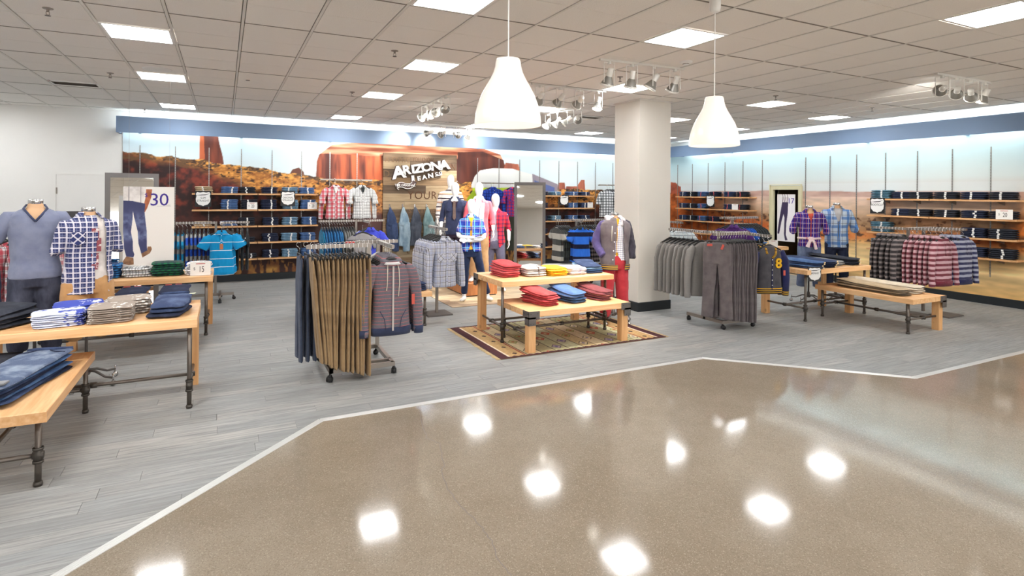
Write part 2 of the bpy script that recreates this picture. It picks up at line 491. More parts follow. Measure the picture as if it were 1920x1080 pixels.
def inpoly(X, Z, poly):
    ins = np.zeros(X.shape, bool); n = len(poly)
    for i in range(n):
        x0, z0 = poly[i]; x1, z1 = poly[(i + 1) % n]
        if z0 == z1: continue
        cond = ((z0 > Z) != (z1 > Z)) & (X < (x1 - x0) * (Z - z0) / (z1 - z0) + x0)
        ins ^= cond
    return ins
# ---------------------------------------------------------------- the setting: floors
def structure(o): return tag(o, kind='structure')
XL, YF = -8.0, -7.0
floor = structure(MB().add([(XL, YF, -0.008), (RIGHT_X, YF, -0.008), (RIGHT_X, BACK_Y, -0.008), (XL, BACK_Y, -0.008)], [(0, 1, 2, 3)]).obj('floor', M_GAP))
EDGE = [(XL, 3.5), (-0.76, 3.5), (0.74, 5.0), (5.02, 5.0), (6.52, 3.5), (RIGHT_X, 3.5)]
poly = [(XL, YF), (RIGHT_X, YF)] + list(reversed(EDGE))
conc = structure(MB().prism(poly, -0.004, 0.003).obj('floor', M_CONC))
conc['label'] = 'polished brown concrete aisle floor with speckled aggregate'
for i in range(len(EDGE) - 1):
    a, b = Vector(EDGE[i] + (0,)), Vector(EDGE[i + 1] + (0,)); d = (b - a); L = d.length; ang = math.atan2(d.y, d.x)
    mb = MB(); mb.box((L / 2, 0, 0.002), (L + 0.01, 0.062, 0.004), b=0.001)
    for k in range(5): mb.box((L / 2, -0.024 + k * 0.012, 0.0048), (L, 0.006, 0.0022), b=0.0008)
    structure(mb.obj('trim_%d' % (i + 1), M_ALU, None, (a.x, a.y, 0.003), ang))
def crack(pts, w):
    ps = [W(x, y, 0.0034) for x, y in pts]; dense = []
    for i in range(len(ps) - 1):
        for k in range(6):
            q = ps[i].lerp(ps[i + 1], k / 6); dense.append(q + Vector((random.uniform(-1, 1), random.uniform(-1, 1), 0)) * 0.008)
    dense.append(ps[-1]); mb = MB()
    for i in range(len(dense) - 1):
        a, b = dense[i], dense[i + 1]; n = (b - a).cross(Vector((0, 0, 1))).normalized() * w / 2
        mb.add([a - n, b - n, b + n, a + n], [(0, 1, 2, 3)])
    return mb.obj('crack', M_CRACK, conc)
crack([(790, 762), (797, 800), (803, 820), (828, 830), (836, 870), (832, 890), (848, 922), (872, 950), (905, 985), (925, 1010), (935, 1040), (965, 1078)], 0.007)
crack([(1660, 708), (1760, 748), (1850, 770), (1920, 790)], 0.005)
crack([(1700, 870), (1800, 910), (1880, 938), (1920, 955)], 0.004)

PW, PL = 0.152, 1.22
def proj(p):
    xr = p[0] * _c + p[1] * _s; zr = -p[0] * _s + p[1] * _c
    if zr < 0.3: return None
    x = 960 + FPX * xr / zr
    return x, hor(x) - FPX * (p[2] - CAM_H) / zr, zr
plank_me = MB().box((0, 0, -0.003), (PL - 0.002, PW - 0.002, 0.006), b=0.0012).mesh('plank', M_PLANK)
near, rest = [], []
row = 0; y = 3.5 - PW * 0.6
rp = random.Random(3)
while y < BACK_Y:
    x = XL - rp.random() * PL
    while x < RIGHT_X:
        cx, cy = x + PL / 2, y + PW / 2
        lo = -0.76 + (cy - 3.5); hi = 6.52 - (cy - 3.5)
        hidden = cy < 4.95 and x > lo + 0.1 and x + PL < hi - 0.1
        if cy < 3.5: hidden = hidden or (x > -0.7 and x + PL < 6.4)
        inside = x > XL and x + PL < RIGHT_X and y + PW < BACK_Y and y > 3.5
        if not hidden:
            q = proj((cx, cy, 0))
            if q and inside and -250 < q[0] < 2170 and q[1] < 1250: near.append((q[2] + abs(q[0] - 960) * 0.0004, cx, cy))
            else: rest.append((cx, cy))
        x += PL
    y += PW; row += 1
near.sort()
for _, cx, cy in near[:300]:
    inst('plank', plank_me, floor, (cx, cy, 0))
mb = MB(); tones = []
for cx, cy in [(a, b) for _, a, b in near[300:]] + rest:
    x0, x1 = max(XL, cx - PL / 2 + 0.001), min(RIGHT_X, cx + PL / 2 - 0.001); y1 = min(BACK_Y, cy + PW / 2 - 0.001); y0 = cy - PW / 2 + 0.001
    if x1 - x0 < 0.02: continue
    mb.box(((x0 + x1) / 2, (y0 + y1) / 2, -0.003), (x1 - x0, y1 - y0, 0.006), b=0.0012); tones += [rp.random()] * 12
far = mb.obj('planks', M_PLANKS, floor); tag(far, 'grey wood planks further away', kind='stuff')
# one tone for each plank (12 vertices each)
at = far.data.attributes.new('tone', 'FLOAT', 'POINT')
at.data.foreach_set('value', np.array(tones, dtype=np.float32))

# ---------------------------------------------------------------- ceiling
ceiling = structure(MB().box((0.5 * (XL + RIGHT_X), 0.5 * (YF + BACK_Y), CEIL + 0.05), (RIGHT_X - XL, BACK_Y - YF, 0.04)).obj('ceiling', M_REVEAL))
T4 = GRID * 2
LIGHTS = [(1, 0.5), (1, 2.5), (1, 5.0), (-4, 5.0), (-4, 2.5), (-4, 0.5), (6, 0.5), (6, 2.5), (6, 5.0), (11, 0.5), (11, 2.5), (11, 5.0),
          (16, 0.5), (16, 2.5), (16, 5.0), (20, 1.0), (20, 3.0), (20, 5.0), (5, -1.5), (9, -1.5), (0, -1.5), (-5, -1.5),
          (12, -3.0), (8, -3.5), (4, -3.5), (0, -3.5), (-4, -3.5), (20, -3.5), (16, -4.0),
          (2, -6.0), (6, -6.0), (10, -6.0), (14, -6.0), (18, -6.0), (-2, -6.0), (-8, 0.5), (-8, 3.0), (-8, -2.0), (2, -8.5), (8, -8.5), (14, -8.5)]
lightset = {(i, j) for i, j in LIGHTS}
def half_tile(): return [(0, GRID / 2)]
def tile_mesh(L, name):
    mb = MB(); w = GRID - 0.036
    if L > GRID * 1.5:
        h = (L - 0.026 - 0.006) / 2
        mb.box((0, -(h + 0.006) / 2, 0.008), (w, h, 0.016)).box((0, (h + 0.006) / 2, 0.008), (w, h, 0.016)).box((0, 0, 0.0105), (w, 0.008, 0.011))
    else:
        mb.box((0, 0, 0.008), (w, L - 0.026, 0.016))
    return mb.mesh(name, M_TILE)
tile4, tile2 = tile_mesh(T4, 'tile'), tile_mesh(GRID, 'tile_half')
cells = []
imin, imax = int(math.floor((XL - GX0) / GRID)), int(math.ceil((RIGHT_X - GX0) / GRID))
jmin, jmax = int(math.floor((YF - GY0) / T4)), int(math.ceil((BACK_Y - GY0) / T4))
for i in range(imin, imax):
    for j in range(jmin, jmax):
        l0, l1 = (i, float(j)) in lightset, (i, j + 0.5) in lightset
        x = GX0 + (i + 0.5) * GRID
        if not l0 and not l1: cells.append((x, GY0 + (j + 0.5) * T4, T4))
        elif l0 and not l1: cells.append((x, GY0 + (j + 0.75) * T4, GRID))
        elif l1 and not l0: cells.append((x, GY0 + (j + 0.25) * T4, GRID))
vis, oth = [], []
for x, y, L in cells:
    inside = x - GRID / 2 > XL and x + GRID / 2 < RIGHT_X and y - L / 2 > YF and y + L / 2 < BACK_Y
    q = proj((x, y, CEIL))
    if inside and q and -150 < q[0] < 2070 and -120 < q[1]: vis.append((q[2], x, y, L))
    else: oth.append((x, y, L))
vis.sort()
for _, x, y, L in vis[:300]:
    inst('ceiling_tile', tile4 if L > 1 else tile2, ceiling, (x, y, CEIL))
mb = MB()
for x, y, L in [(a, b, c) for _, a, b, c in vis[300:]] + oth:
    x0, x1 = max(XL, x - GRID / 2 + 0.01), min(RIGHT_X, x + GRID / 2 - 0.01)
    for k in ((-1, 1) if L > 1 else (0,)):
        cy = y + k * L / 4; hl = (L / 2 if L > 1 else L) / 2 - 0.004
        y0, y1 = max(YF, cy - hl), min(BACK_Y, cy + hl)
        if x1 - x0 > 0.02 and y1 - y0 > 0.02: mb.box(((x0 + x1) / 2, (y0 + y1) / 2, CEIL + 0.008), (x1 - x0, y1 - y0, 0.016))
tag(mb.obj('ceiling_tiles', M_TILE, ceiling), 'ceiling tiles further off', kind='stuff')
for i in range(imin, imax + 1):
    x = GX0 + i * GRID
    if XL + 0.05 < x < RIGHT_X - 0.05: boxobj('ceiling_tee', M_TEE, (x, (YF + BACK_Y) / 2, CEIL + 0.001), (0.024, BACK_Y - YF, 0.012), ceiling)
for j in range(jmin, jmax + 1):
    y = GY0 + j * T4
    if YF + 0.05 < y < BACK_Y - 0.05: boxobj('cross_tee', M_REVEAL, ((XL + RIGHT_X) / 2, y, CEIL + 0.004), (RIGHT_X - XL, 0.016, 0.012), ceiling)
lens_me = MB().box((0, 0, 0), (GRID - 0.07, GRID - 0.07, 0.004)).mesh('lens', M_LENS)
mb = MB()
for s in (-1, 1):
    mb.box((s * (GRID / 2 - 0.022), 0, 0), (0.026, GRID - 0.02, 0.014)).box((0, s * (GRID / 2 - 0.022), 0), (GRID - 0.07, 0.026, 0.014))
lfr_me = mb.mesh('light_frame', M_WHITE)
colname = {1: 'above the left tables', 6: 'left of the first pendant', 11: 'above the mannequin group', 16: 'right of the column', 20: 'along the right wall', -4: 'near the far left wall'}
rowname = {0.5: 'front row', 2.5: 'middle row', 5.0: 'row by the back wall', 1.0: 'front row', 3.0: 'middle row', -1.5: 'row nearest the aisle'}
for n, (i, j) in enumerate(LIGHTS):
    x, y = GX0 + (i + 0.5) * GRID, GY0 + (j + 0.25) * T4
    q = proj((x, y, CEIL)); seen = q and -60 < q[0] < 1980 and q[1] > -40
    if seen:
        lab = 'square white ceiling light panel %s, %s' % (colname.get(i, 'over the concrete aisle'), rowname.get(j, 'near the right edge'))
        if j == -1.5: lab = 'large square ceiling light panel over the aisle ' + {5: 'left of the first pendant', 9: 'beside the second pendant cord'}.get(i, 'out of the view')
        if j == -3.0: lab = 'square ceiling light panel at the top right corner'
    else: lab = 'square ceiling light panel over the aisle outside the view'
    r = thing('ceiling_light', lab, 'ceiling light', (x, y, CEIL), 0, 'square ceiling light panels')
    inst('frame', lfr_me, r, (0, 0, 0.002)); inst('lens', lens_me, r, (0, 0, 0.004))

# ---------------------------------------------------------------- walls
DY0, DY1, DZ = 9.16, 9.86, 2.06      # doorway in the right wall
wb = structure(MB().box(((XL + RIGHT_X) / 2, BACK_Y + 0.06, CEIL / 2), (RIGHT_X - XL + 0.2, 0.12, CEIL + 0.1)).obj('wall_back', M_WALL))
mb = MB()
def wr_box(y0, y1, z0, z1): mb.box((RIGHT_X + 0.06, (y0 + y1) / 2, (z0 + z1) / 2), (0.12, y1 - y0, z1 - z0))
wr_box(YF, DY0, -0.01, CEIL + 0.05); wr_box(DY1, BACK_Y, -0.01, CEIL + 0.05); wr_box(DY0, DY1, DZ, CEIL + 0.05)
wr = structure(mb.obj('wall_right', M_WALL))
structure(MB().box((XL - 0.06, (YF + BACK_Y) / 2, CEIL / 2), (0.12, BACK_Y - YF, CEIL + 0.1)).obj('wall_left', M_WALL))
# behind the camera: a wall on the left part, opening added beside it so world light lifts the ceiling
structure(MB().box((-4.0, YF - 0.06, CEIL / 2), (8.0, 0.12, CEIL + 0.1)).obj('wall_front', M_WALL))
# fitting-room passage seen through the doorway
mb = MB(); mb.box((RIGHT_X + 1.3, 9.5, -0.02), (2.4, 2.2, 0.03)); mb.box((RIGHT_X + 2.5, 9.5, 1.3), (0.06, 2.2, 2.7)); mb.box((RIGHT_X + 1.3, 10.6, 1.3), (2.4, 0.06, 2.7))
mb.box((RIGHT_X + 1.3, 8.4, 1.3), (2.4, 0.06, 2.7)); mb.box((RIGHT_X + 1.3, 9.5, 2.65), (2.4, 2.2, 0.05))
structure(mb.obj('wall_passage', paint('passage_paint', srgb(170, 150, 120))))
M_DOORFR = paint('door_frame_cream', srgb(214, 208, 172), 0.5)
mb = MB()
for yy in (DY0 - 0.045, DY1 + 0.045): mb.box((RIGHT_X + 0.03, yy, (DZ + 0.09) / 2), (0.2, 0.09, DZ + 0.09)); 
mb.box((RIGHT_X + 0.03, (DY0 + DY1) / 2, DZ + 0.045), (0.2, DY1 - DY0, 0.09))
for yy in (DY0 - 0.085, DY1 + 0.085): mb.box((RIGHT_X - 0.075, yy, (DZ + 0.13) / 2), (0.03, 0.02, DZ + 0.13))
mb.box((RIGHT_X - 0.075, (DY0 + DY1) / 2, DZ + 0.12), (0.03, DY1 - DY0 + 0.19, 0.02))
structure(mb.obj('door_2', M_DOORFR))
# plain white door on the left part of the back wall
d1 = structure(MB().box((-2.33, BACK_Y - 0.012, 1.1), (0.98, 0.024, 2.2)).obj('door_1', M_WALL))
for z in (1.9, 0.4): MB().tube([(-2.83, BACK_Y - 0.03, z - 0.06), (-2.83, BACK_Y - 0.03, z + 0.06)], 0.012).obj('hinge', M_RACK, d1)
mb = MB()
mb.box((-2.86, BACK_Y - 0.006, 1.12), (0.03, 0.012, 2.24)).box((-1.81, BACK_Y - 0.006, 1.12), (0.03, 0.012, 2.24)).box((-2.33, BACK_Y - 0.006, 2.225), (1.04, 0.012, 0.03))
mb.obj('door_casing', M_WALL, d1)

# murals -------------------------------------------------------------
M_MURAL = printed('mural_print', 0.55)
MX0, MX1, MZ0, MZ1 = -1.79, RIGHT_X, 0.13, 3.2
def bpts(pts): return [onback(x, y, BACK_Y - 0.04) for x, y in pts]
def lerp3(a, b, f): return np.array(a)[None, :] * (1 - f[:, None]) + np.array(b)[None, :] * f[:, None]
def paint_back(X, Z):
    X = X + MX0; Z = Z + MZ0; n = X.size
    sky = lerp3((232, 240, 240), (206, 228, 238), np.clip((Z - 2.0) / 1.2, 0, 1))
    c = sky.copy()
    hx, hz = zip(*bpts([(200, 277), (229, 281), (300, 289), (340, 293), (395, 300), (450, 307), (515, 319), (570, 327), (610, 333), (700, 338), (860, 340), (960, 345), (1010, 352), (1160, 358), (1258, 362)]))
    hill = np.interp(X, hx, hz) + (fbm(X * 5, Z * 0 + 3, 4, 5) - 0.5) * 0.10
    def put(mask, colr): c[mask] = colr[mask] if isinstance(colr, np.ndarray) else np.array(colr, float)
    # big mesa with vertical flutes
    mesa = bpts([(592, 336), (594, 300), (598, 288), (614, 276), (622, 270), (700, 262), (860, 262), (900, 276), (938, 290), (948, 312), (952, 340)])
    fl = fbm(X * 7, Z * 0.8, 4, 11); st = fbm(X * 1.2, Z * 14, 3, 21)
    rock = lerp3((84, 34, 24), (216, 106, 62), np.clip((fl - 0.36) * 3.4, 0, 1))
    cap = Z > 2.72 + 0.1 * fbm(X * 2, X * 0, 3, 2)
    rock2 = lerp3((150, 70, 44), (242, 176, 138), np.clip((st - 0.3) * 2.4, 0, 1)); rock[cap] = rock2[cap]
    put(inpoly(X, Z, mesa), rock)
    # shaded end of the mesa right of the sign
    sh = bpts([(858, 285), (905, 284), (944, 300), (948, 322), (950, 345), (858, 350)])
    put(inpoly(X, Z, sh), lerp3((62, 30, 26), (112, 54, 38), np.clip(fl * 1.2, 0, 1)))
    tower = bpts([(374, 246), (407, 246), (411, 268), (417, 290), (419, 305), (373, 300)])
    put(inpoly(X, Z, tower), lerp3((74, 30, 22), (142, 66, 40), np.clip((fbm(X * 9, Z * 1.2, 3, 31) - 0.3) * 2.2, 0, 1)))
    lit = inpoly(X, Z, bpts([(374, 246), (381, 246), (384, 300), (373, 300)])); put(lit, (196, 96, 52))
    put(inpoly(X, Z, bpts([(538, 332), (548, 316), (560, 312), (569, 320), (572, 334)])), (106, 58, 42))
    for pl in ([(1045, 360), (1047, 343), (1059, 343), (1061, 360)], [(1060, 360), (1062, 350), (1082, 350), (1084, 360)], [(1080, 362), (1084, 347), (1090, 338), (1096, 338), (1098, 362)], [(940, 330), (948, 305), (972, 308), (976, 325)]):
        put(inpoly(X, Z, bpts(pl)), lerp3((120, 62, 50), (206, 116, 84), np.clip(fl * 1.3 - 0.1, 0, 1)))
    # ground: golden slope above, maroon shade below a diagonal
    g = Z < hill
    sp = 0.55 * fbm(X * 7, Z * 18, 5, 41) + 0.45 * fbm(X * 19, Z * 40, 3, 47); big = fbm(X * 1.4, Z * 3, 3, 51)
    gold = lerp3((150, 86, 34), (248, 178, 84), np.clip((sp - 0.3) * 2.6, 0, 1))
    dx, dz = zip(*bpts([(229, 283), (330, 303), (450, 345), (560, 385), (640, 395), (717, 400), (860, 385), (1258, 390)]))
    line = np.interp(X, dx, dz) + (big - 0.5) * 0.35
    maroon = lerp3((44, 18, 16), (128, 48, 30), np.clip((fbm(X * 8, Z * 9, 4, 61) - 0.42) * 3.2, 0, 1))
    f = np.clip((line - Z) / 0.22 + 0.5, 0, 1)
    deep = lerp3((52, 24, 20), (66, 32, 26), fbm(X * 3, Z * 3, 3, 71))
    f2 = np.clip((1.62 - Z) / 0.5, 0, 1)
    under = maroon * (1 - f2[:, None]) + deep * f2[:, None]
    ground = gold * (1 - f[:, None]) + under * f[:, None]
    top = (hill - Z < 0.20 * fbm(X * 3, Z * 0, 2, 9)) & (sp < 0.52); ground[top] = (104, 72, 40)
    shr = (fbm(X * 11, Z * 22, 3, 81) > 0.66) & (f < 0.5); ground[shr] = (66, 40, 24)
    put(g, ground)
    pink = np.clip(1 - np.abs(X - 3.1) / 0.5, 0, 1) * np.clip(1 - np.abs(Z - 1.3) / 0.8, 0, 1) * g
    c[:] = c * (1 - 0.5 * pink[:, None]) + np.array((132, 84, 84))[None, :] * 0.5 * pink[:, None]
    gr = (Z < 0.2 + 0.42 * fbm(X * 2.2, X * 0, 3, 91)) & (fbm(X * 16, Z * 5, 3, 93) > 0.5)
    put(gr, lerp3((120, 66, 30), (196, 150, 70), np.clip(fbm(X * 9, Z * 9, 3, 95) * 1.4 - 0.2, 0, 1)))
    # parked white truck with a lime stripe, printed behind the mannequins
    cab = bpts([(884, 346), (890, 330), (900, 319), (925, 315), (960, 316), (1000, 328), (1004, 352), (1000, 352), (960, 352), (884, 352)])
    put(inpoly(X, Z, bpts([(876, 420), (876, 372), (892, 350), (1004, 350), (1010, 430), (876, 430)])), (150, 176, 30))
    put(inpoly(X, Z, cab), (238, 240, 236))
    put(inpoly(X, Z, bpts([(886, 352), (1002, 352), (1002, 357), (886, 357)])), (196, 222, 40))
    put(inpoly(X, Z, bpts([(876, 392), (1010, 392), (1010, 470), (876, 470)])), (52, 56, 40))
    bed = bpts([(998, 326), (1046, 346), (1046, 364), (1000, 360)]); put(inpoly(X, Z, bed), (150, 140, 150))
    put(inpoly(X, Z, bpts([(1002, 338), (1040, 352), (1040, 360), (1004, 356)])), (92, 106, 160))
    return c
mural_b = inst('mural_panel', print_grid('mural_panel', 1000, 230, MX1 - MX0, MZ1 - MZ0, paint_back, M_MURAL), wb, (MX0, BACK_Y - 0.03, MZ0))
tag(mural_b, 'printed desert mural with red mesas and golden scrub')
def rpts(pts): return [onright(x, y, RIGHT_X - 0.04) for x, y in pts]
RY0, RY1 = -2.0, BACK_Y - 0.03
def paint_right(U, Z):
    Y = RY1 - U; Z = Z + MZ0
    def S(a, b, z): return np.clip((z - a) / (b - a), 0, 1)
    stops = [(0.1, (222, 178, 112)), (0.55, (236, 204, 146)), (0.85, (232, 196, 136)), (1.05, (214, 162, 100)), (1.25, (190, 146, 104)), (1.5, (206, 172, 140)), (1.75, (220, 190, 164)),
             (1.92, (214, 186, 170)), (2.02, (216, 190, 176)), (2.09, (214, 206, 200)), (2.3, (214, 224, 222)), (2.7, (206, 228, 230)), (3.2, (196, 224, 232))]
    zz = [s[0] for s in stops]; c = np.stack([np.interp(Z, zz, [s[1][k] for s in stops]) for k in range(3)], 1)
    sp = fbm(Y * 3, Z * 16, 4, 101); b = fbm(Y * 0.8, Z * 3, 3, 111)
    gnd = Z < 2.05
    c[gnd] *= (0.84 + 0.32 * sp[gnd])[:, None]
    sand = Z < 0.95; wave = fbm(Y * 1.6, Z * 9, 4, 121); c[sand] = (c * (0.8 + 0.4 * wave[:, None]))[sand]
    ridge = 2.03 + 0.06 * fbm(Y * 0.9, Y * 0, 3, 131) - 0.03
    m = (Z < ridge) & (Z > 1.9); c[m] = lerp3((176, 138, 126), (214, 182, 166), fbm(Y * 4, Z * 10, 3, 141))[m]
    sk = (Z >= ridge) & (Z < 2.2); c[sk] = lerp3((214, 216, 214), (222, 228, 226), fbm(Y, Z * 4, 3, 151))[sk]
    # grassy belt and orange earth
    belt = np.exp(-((Z - 1.33) / 0.16) ** 2) * (0.5 + 0.5 * (fbm(Y * 7, Z * 18, 4, 161) > 0.5)); c = c * (1 - 0.55 * belt[:, None]) + np.array((112, 82, 50))[None] * 0.55 * belt[:, None]
    oz = 1.08 + 0.05 * np.sin(Y * 1.3); ow = 0.10 + 0.10 * np.clip((Y - 7.5) / 4, 0, 1)
    om = np.exp(-((Z - oz - 0.12 * np.clip((Y - 9) / 3, 0, 1)) / ow) ** 2) * np.clip(0.35 + 0.9 * b, 0, 1)
    oc = lerp3((186, 82, 34), (240, 132, 52), np.clip(fbm(Y * 6, Z * 12, 4, 171) * 1.4 - 0.2, 0, 1)); c = c * (1 - om[:, None]) + oc * om[:, None]
    d = (fbm(Y * 8, Z * 14, 3, 181) > 0.64) & (Z > 0.95) & (Z < 1.45); c[d] = (84, 52, 34)
    near = np.clip((5.4 - Y) / 0.5, 0, 1) * np.exp(-((Z - 1.35) / 0.42) ** 2)
    nc = lerp3((70, 44, 28), (220, 120, 44), np.clip(fbm(Y * 7, Z * 7, 4, 191) * 2 - 0.5, 0, 1)); c = c * (1 - near[:, None]) + nc * near[:, None]
    bt = inpoly(Y, Z, rpts([(1240, 376), (1240, 342), (1266, 344), (1272, 350), (1276, 352), (1277, 376)]))
    c[bt] = lerp3((106, 44, 30), (206, 100, 62), np.clip(fbm(Y * 5, Z * 6, 3, 201) * 1.5 - 0.2, 0, 1))[bt]
    fo = np.clip((Y - 11.2) / 1.0, 0, 1) * (Z < 1.95); oc2 = lerp3((120, 56, 26), (236, 120, 50), np.clip(fbm(Y * 5, Z * 9, 4, 211) * 1.8 - 0.4, 0, 1))
    c = c * (1 - 0.9 * fo[:, None]) + oc2 * 0.9 * fo[:, None]
    return c
me = print_grid('mural_panel', 760, 180, RY1 - RY0, MZ1 - MZ0, paint_right, M_MURAL)
hole0, hole1 = RY1 - DY1 - 0.05, RY1 - DY0 + 0.05
cutfaces(me, lambda c, n: hole0 < c.x < hole1 and c.z + MZ0 < DZ + 0.05)
mural_r = inst('mural_panel', me, wr, (RIGHT_X - 0.03, RY1, MZ0), (0, 0, -PI / 2))
tag(mural_r, 'printed pale desert mural with distant ridge and sand')
# black base boards
structure(boxobj('baseboard_back', M_BASE, ((MX0 + RIGHT_X) / 2, BACK_Y - 0.04, 0.07), (RIGHT_X - MX0, 0.05, 0.14)))
structure(boxobj('baseboard_right', M_BASE, (RIGHT_X - 0.04, (RY0 + DY0 - 0.1) / 2, 0.07), (0.05, DY0 - 0.1 - RY0, 0.14)))
structure(boxobj('baseboard_right', M_BASE, (RIGHT_X - 0.04, (DY1 + 0.1 + RY1) / 2, 0.07), (0.05, RY1 - DY1 - 0.1, 0.14)))
# blue light shelf (fascia) in front of both murals
FZ0, FZ1 = 3.03, 3.34
mb = MB(); mb.box(((-1.85 + 11.9) / 2, 13.2, (FZ0 + FZ1) / 2), (13.75, 0.04, FZ1 - FZ0)); mb.box((-1.83, 13.4, FZ0 + 0.06), (0.04, 0.4, 0.12))
for k in range(8): mb.box((-1.5 + k * 1.83, 13.4, FZ0 + 0.04), (0.04, 0.4, 0.04))
structure(mb.obj('trim_6', M_FASCIA))
mb = MB(); mb.box((11.9, (13.2 + RY0) / 2, (FZ0 + FZ1) / 2), (0.04, 13.2 - RY0 + 0.02, FZ1 - FZ0))
for k in range(8): mb.box((12.1, 0.2 + k * 1.83, FZ0 + 0.04), (0.4, 0.04, 0.04))
structure(mb.obj('trim_7', M_FASCIA))
cove_me = MB().tube([(-0.56, 0, 0), (0.56, 0, 0)], 0.014, 8).mesh('cove_tube', M_COVE)
for k in range(11):
    x = -1.2 + k * 1.2
    if x < 11.6:
        r = thing('cove_light', 'fluorescent tube hidden behind the blue band over the back mural', 'light tube', (x, 13.34, FZ0 + 0.13), 0, 'cove tubes on the back wall')
        inst('tube', cove_me, r); boxobj('fixture', M_WHITE, (0, -0.02, -0.035), (1.18, 0.05, 0.04), r)
for k in range(12):
    y = -1.2 + k * 1.22
    r = thing('cove_light', 'fluorescent tube hidden behind the blue band over the right mural', 'light tube', (12.04, y, FZ0 + 0.13), PI / 2, 'cove tubes on the right wall')
    inst('tube', cove_me, r); boxobj('fixture', M_WHITE, (0, 0.02, -0.035), (1.18, 0.05, 0.04), r)

# column ---------------------------------------------------------------
cx0, cy0 = 6.05, 7.43
colm = structure(MB().box((cx0 + 0.33, cy0 + 0.33, CEIL / 2), (0.66, 0.66, CEIL)).obj('wall_column', M_COLUMN))
MB().box((cx0 + 0.33, cy0 + 0.33, 0.075), (0.69, 0.69, 0.15), b=0.006).obj('base_board', M_BASE, colm)
MB().box((cx0 + 0.33, cy0 + 0.33, CEIL - 0.012), (0.7, 0.7, 0.02)).obj('ceiling_trim', M_TEE, colm)
# ---------------------------------------------------------------- pendants, track lights, ceiling fittings
t = NT('opal_shade')
gz = t.sep(t.coord())[2]
M_OPAL = t.set(Base_Color=srgb(236, 228, 218), Emission_Color=(1.0, 0.91, 0.80, 1), Emission_Strength=PENDANT_STRENGTH, Roughness=0.25)
M_CORD = flat('white_cord', srgb(238, 236, 232), 0.5)
prof_o = [(0.196, 0.0), (0.196, 0.02), (0.19, 0.07), (0.178, 0.12), (0.158, 0.175), (0.132, 0.225), (0.106, 0.27), (0.087, 0.31), (0.077, 0.345), (0.073, 0.375), (0.068, 0.39)]
prof = prof_o + [(0.02, 0.395), (0.02, 0.388)] + [(r - 0.005, z - 0.002) for r, z in reversed(prof_o)]
shade_me = MB().lathe(prof, 48).mesh('shade', M_OPAL, True)
bulb_me = MB().lathe([(0.001, 0.16), (0.03, 0.165), (0.045, 0.19), (0.045, 0.22), (0.025, 0.27), (0.022, 0.31), (0.001, 0.311)], 16).mesh('bulb', emit('bulb_glow', (1, 0.9, 0.75, 1), 6.0), True)
for (px, py, zr, lab) in ((951, 235, 3.38, 'large white bell pendant lamp nearest the camera, left of the column'), (1338, 275, 4.62, 'white bell pendant lamp right of the column with visible canopy')):
    p = D(px, py, zr)
    r = thing('pendant_lamp', lab, 'pendant lamp', (p.x, p.y, p.z), 0, 'bell pendant lamps over the aisle')
    inst('shade', shade_me, r); inst('bulb', bulb_me, r)
    MB().tube([(0, 0, 0.3), (0, 0, CEIL - p.z - 0.05)], 0.004, 8).obj('cord', M_CORD, r)
    MB().lathe([(0.001, -0.1), (0.028, -0.098), (0.04, -0.085), (0.045, -0.06), (0.045, 0.0)], 20, (0, 0, CEIL - p.z)).obj('canopy', M_WHITE, r, smooth=True)

M_SPOTBODY = flat('spot_body', srgb(226, 224, 218), 0.35)
M_SPOTFIN = flat('spot_fins', srgb(150, 148, 142), 0.35, 0.5)
M_SPOTLAMP = emit('spot_lamp_face', (1.0, 0.96, 0.88, 1), 9.0)
def spot_head_meshes():
    stem = MB().tube([(0, 0, 0), (0, 0, -0.03)], 0.018, 10).mesh('stem', M_SPOTBODY)
    yo = MB(); w, h = 0.058, 0.17
    yo.tube([(-w, 0, -0.05), (-w, 0, -0.05 - h)], 0.004, 6).tube([(w, 0, -0.05), (w, 0, -0.05 - h)], 0.004, 6).tube([(-w, 0, -0.035), (w, 0, -0.035)], 0.005, 6)
    yo.tube([(-w, 0, -0.035), (-w, 0, -0.055)], 0.005, 6).tube([(w, 0, -0.035), (w, 0, -0.055)], 0.005, 6)
    yoke = yo.mesh('yoke', M_SPOTBODY)
    # lamp axis: local -z
    can = MB().lathe([(0.001, 0.075), (0.026, 0.075), (0.028, 0.06), (0.028, 0.0)], 16).mesh('socket', M_SPOTBODY, True)
    fin = MB()
    prof = [(0.028, 0.0)]
    for k in range(6): prof += [(0.031 + k * 0.0045, -0.008 - k * 0.010), (0.034 + k * 0.0045, -0.010 - k * 0.010)]
    prof += [(0.06, -0.07), (0.062, -0.082), (0.055, -0.082)]
    fins = fin.lathe(prof, 20).mesh('reflector', M_SPOTFIN, True)
    rim = MB().lathe([(0.056, -0.07), (0.066, -0.072), (0.066, -0.088), (0.056, -0.088)], 24).mesh('rim', M_SPOTBODY, True)
    face = MB().lathe([(0.001, -0.08), (0.056, -0.08)], 20).mesh('lamp_face', M_SPOTLAMP, True)
    return stem, yoke, can, fins, rim, face
SPM = spot_head_meshes()
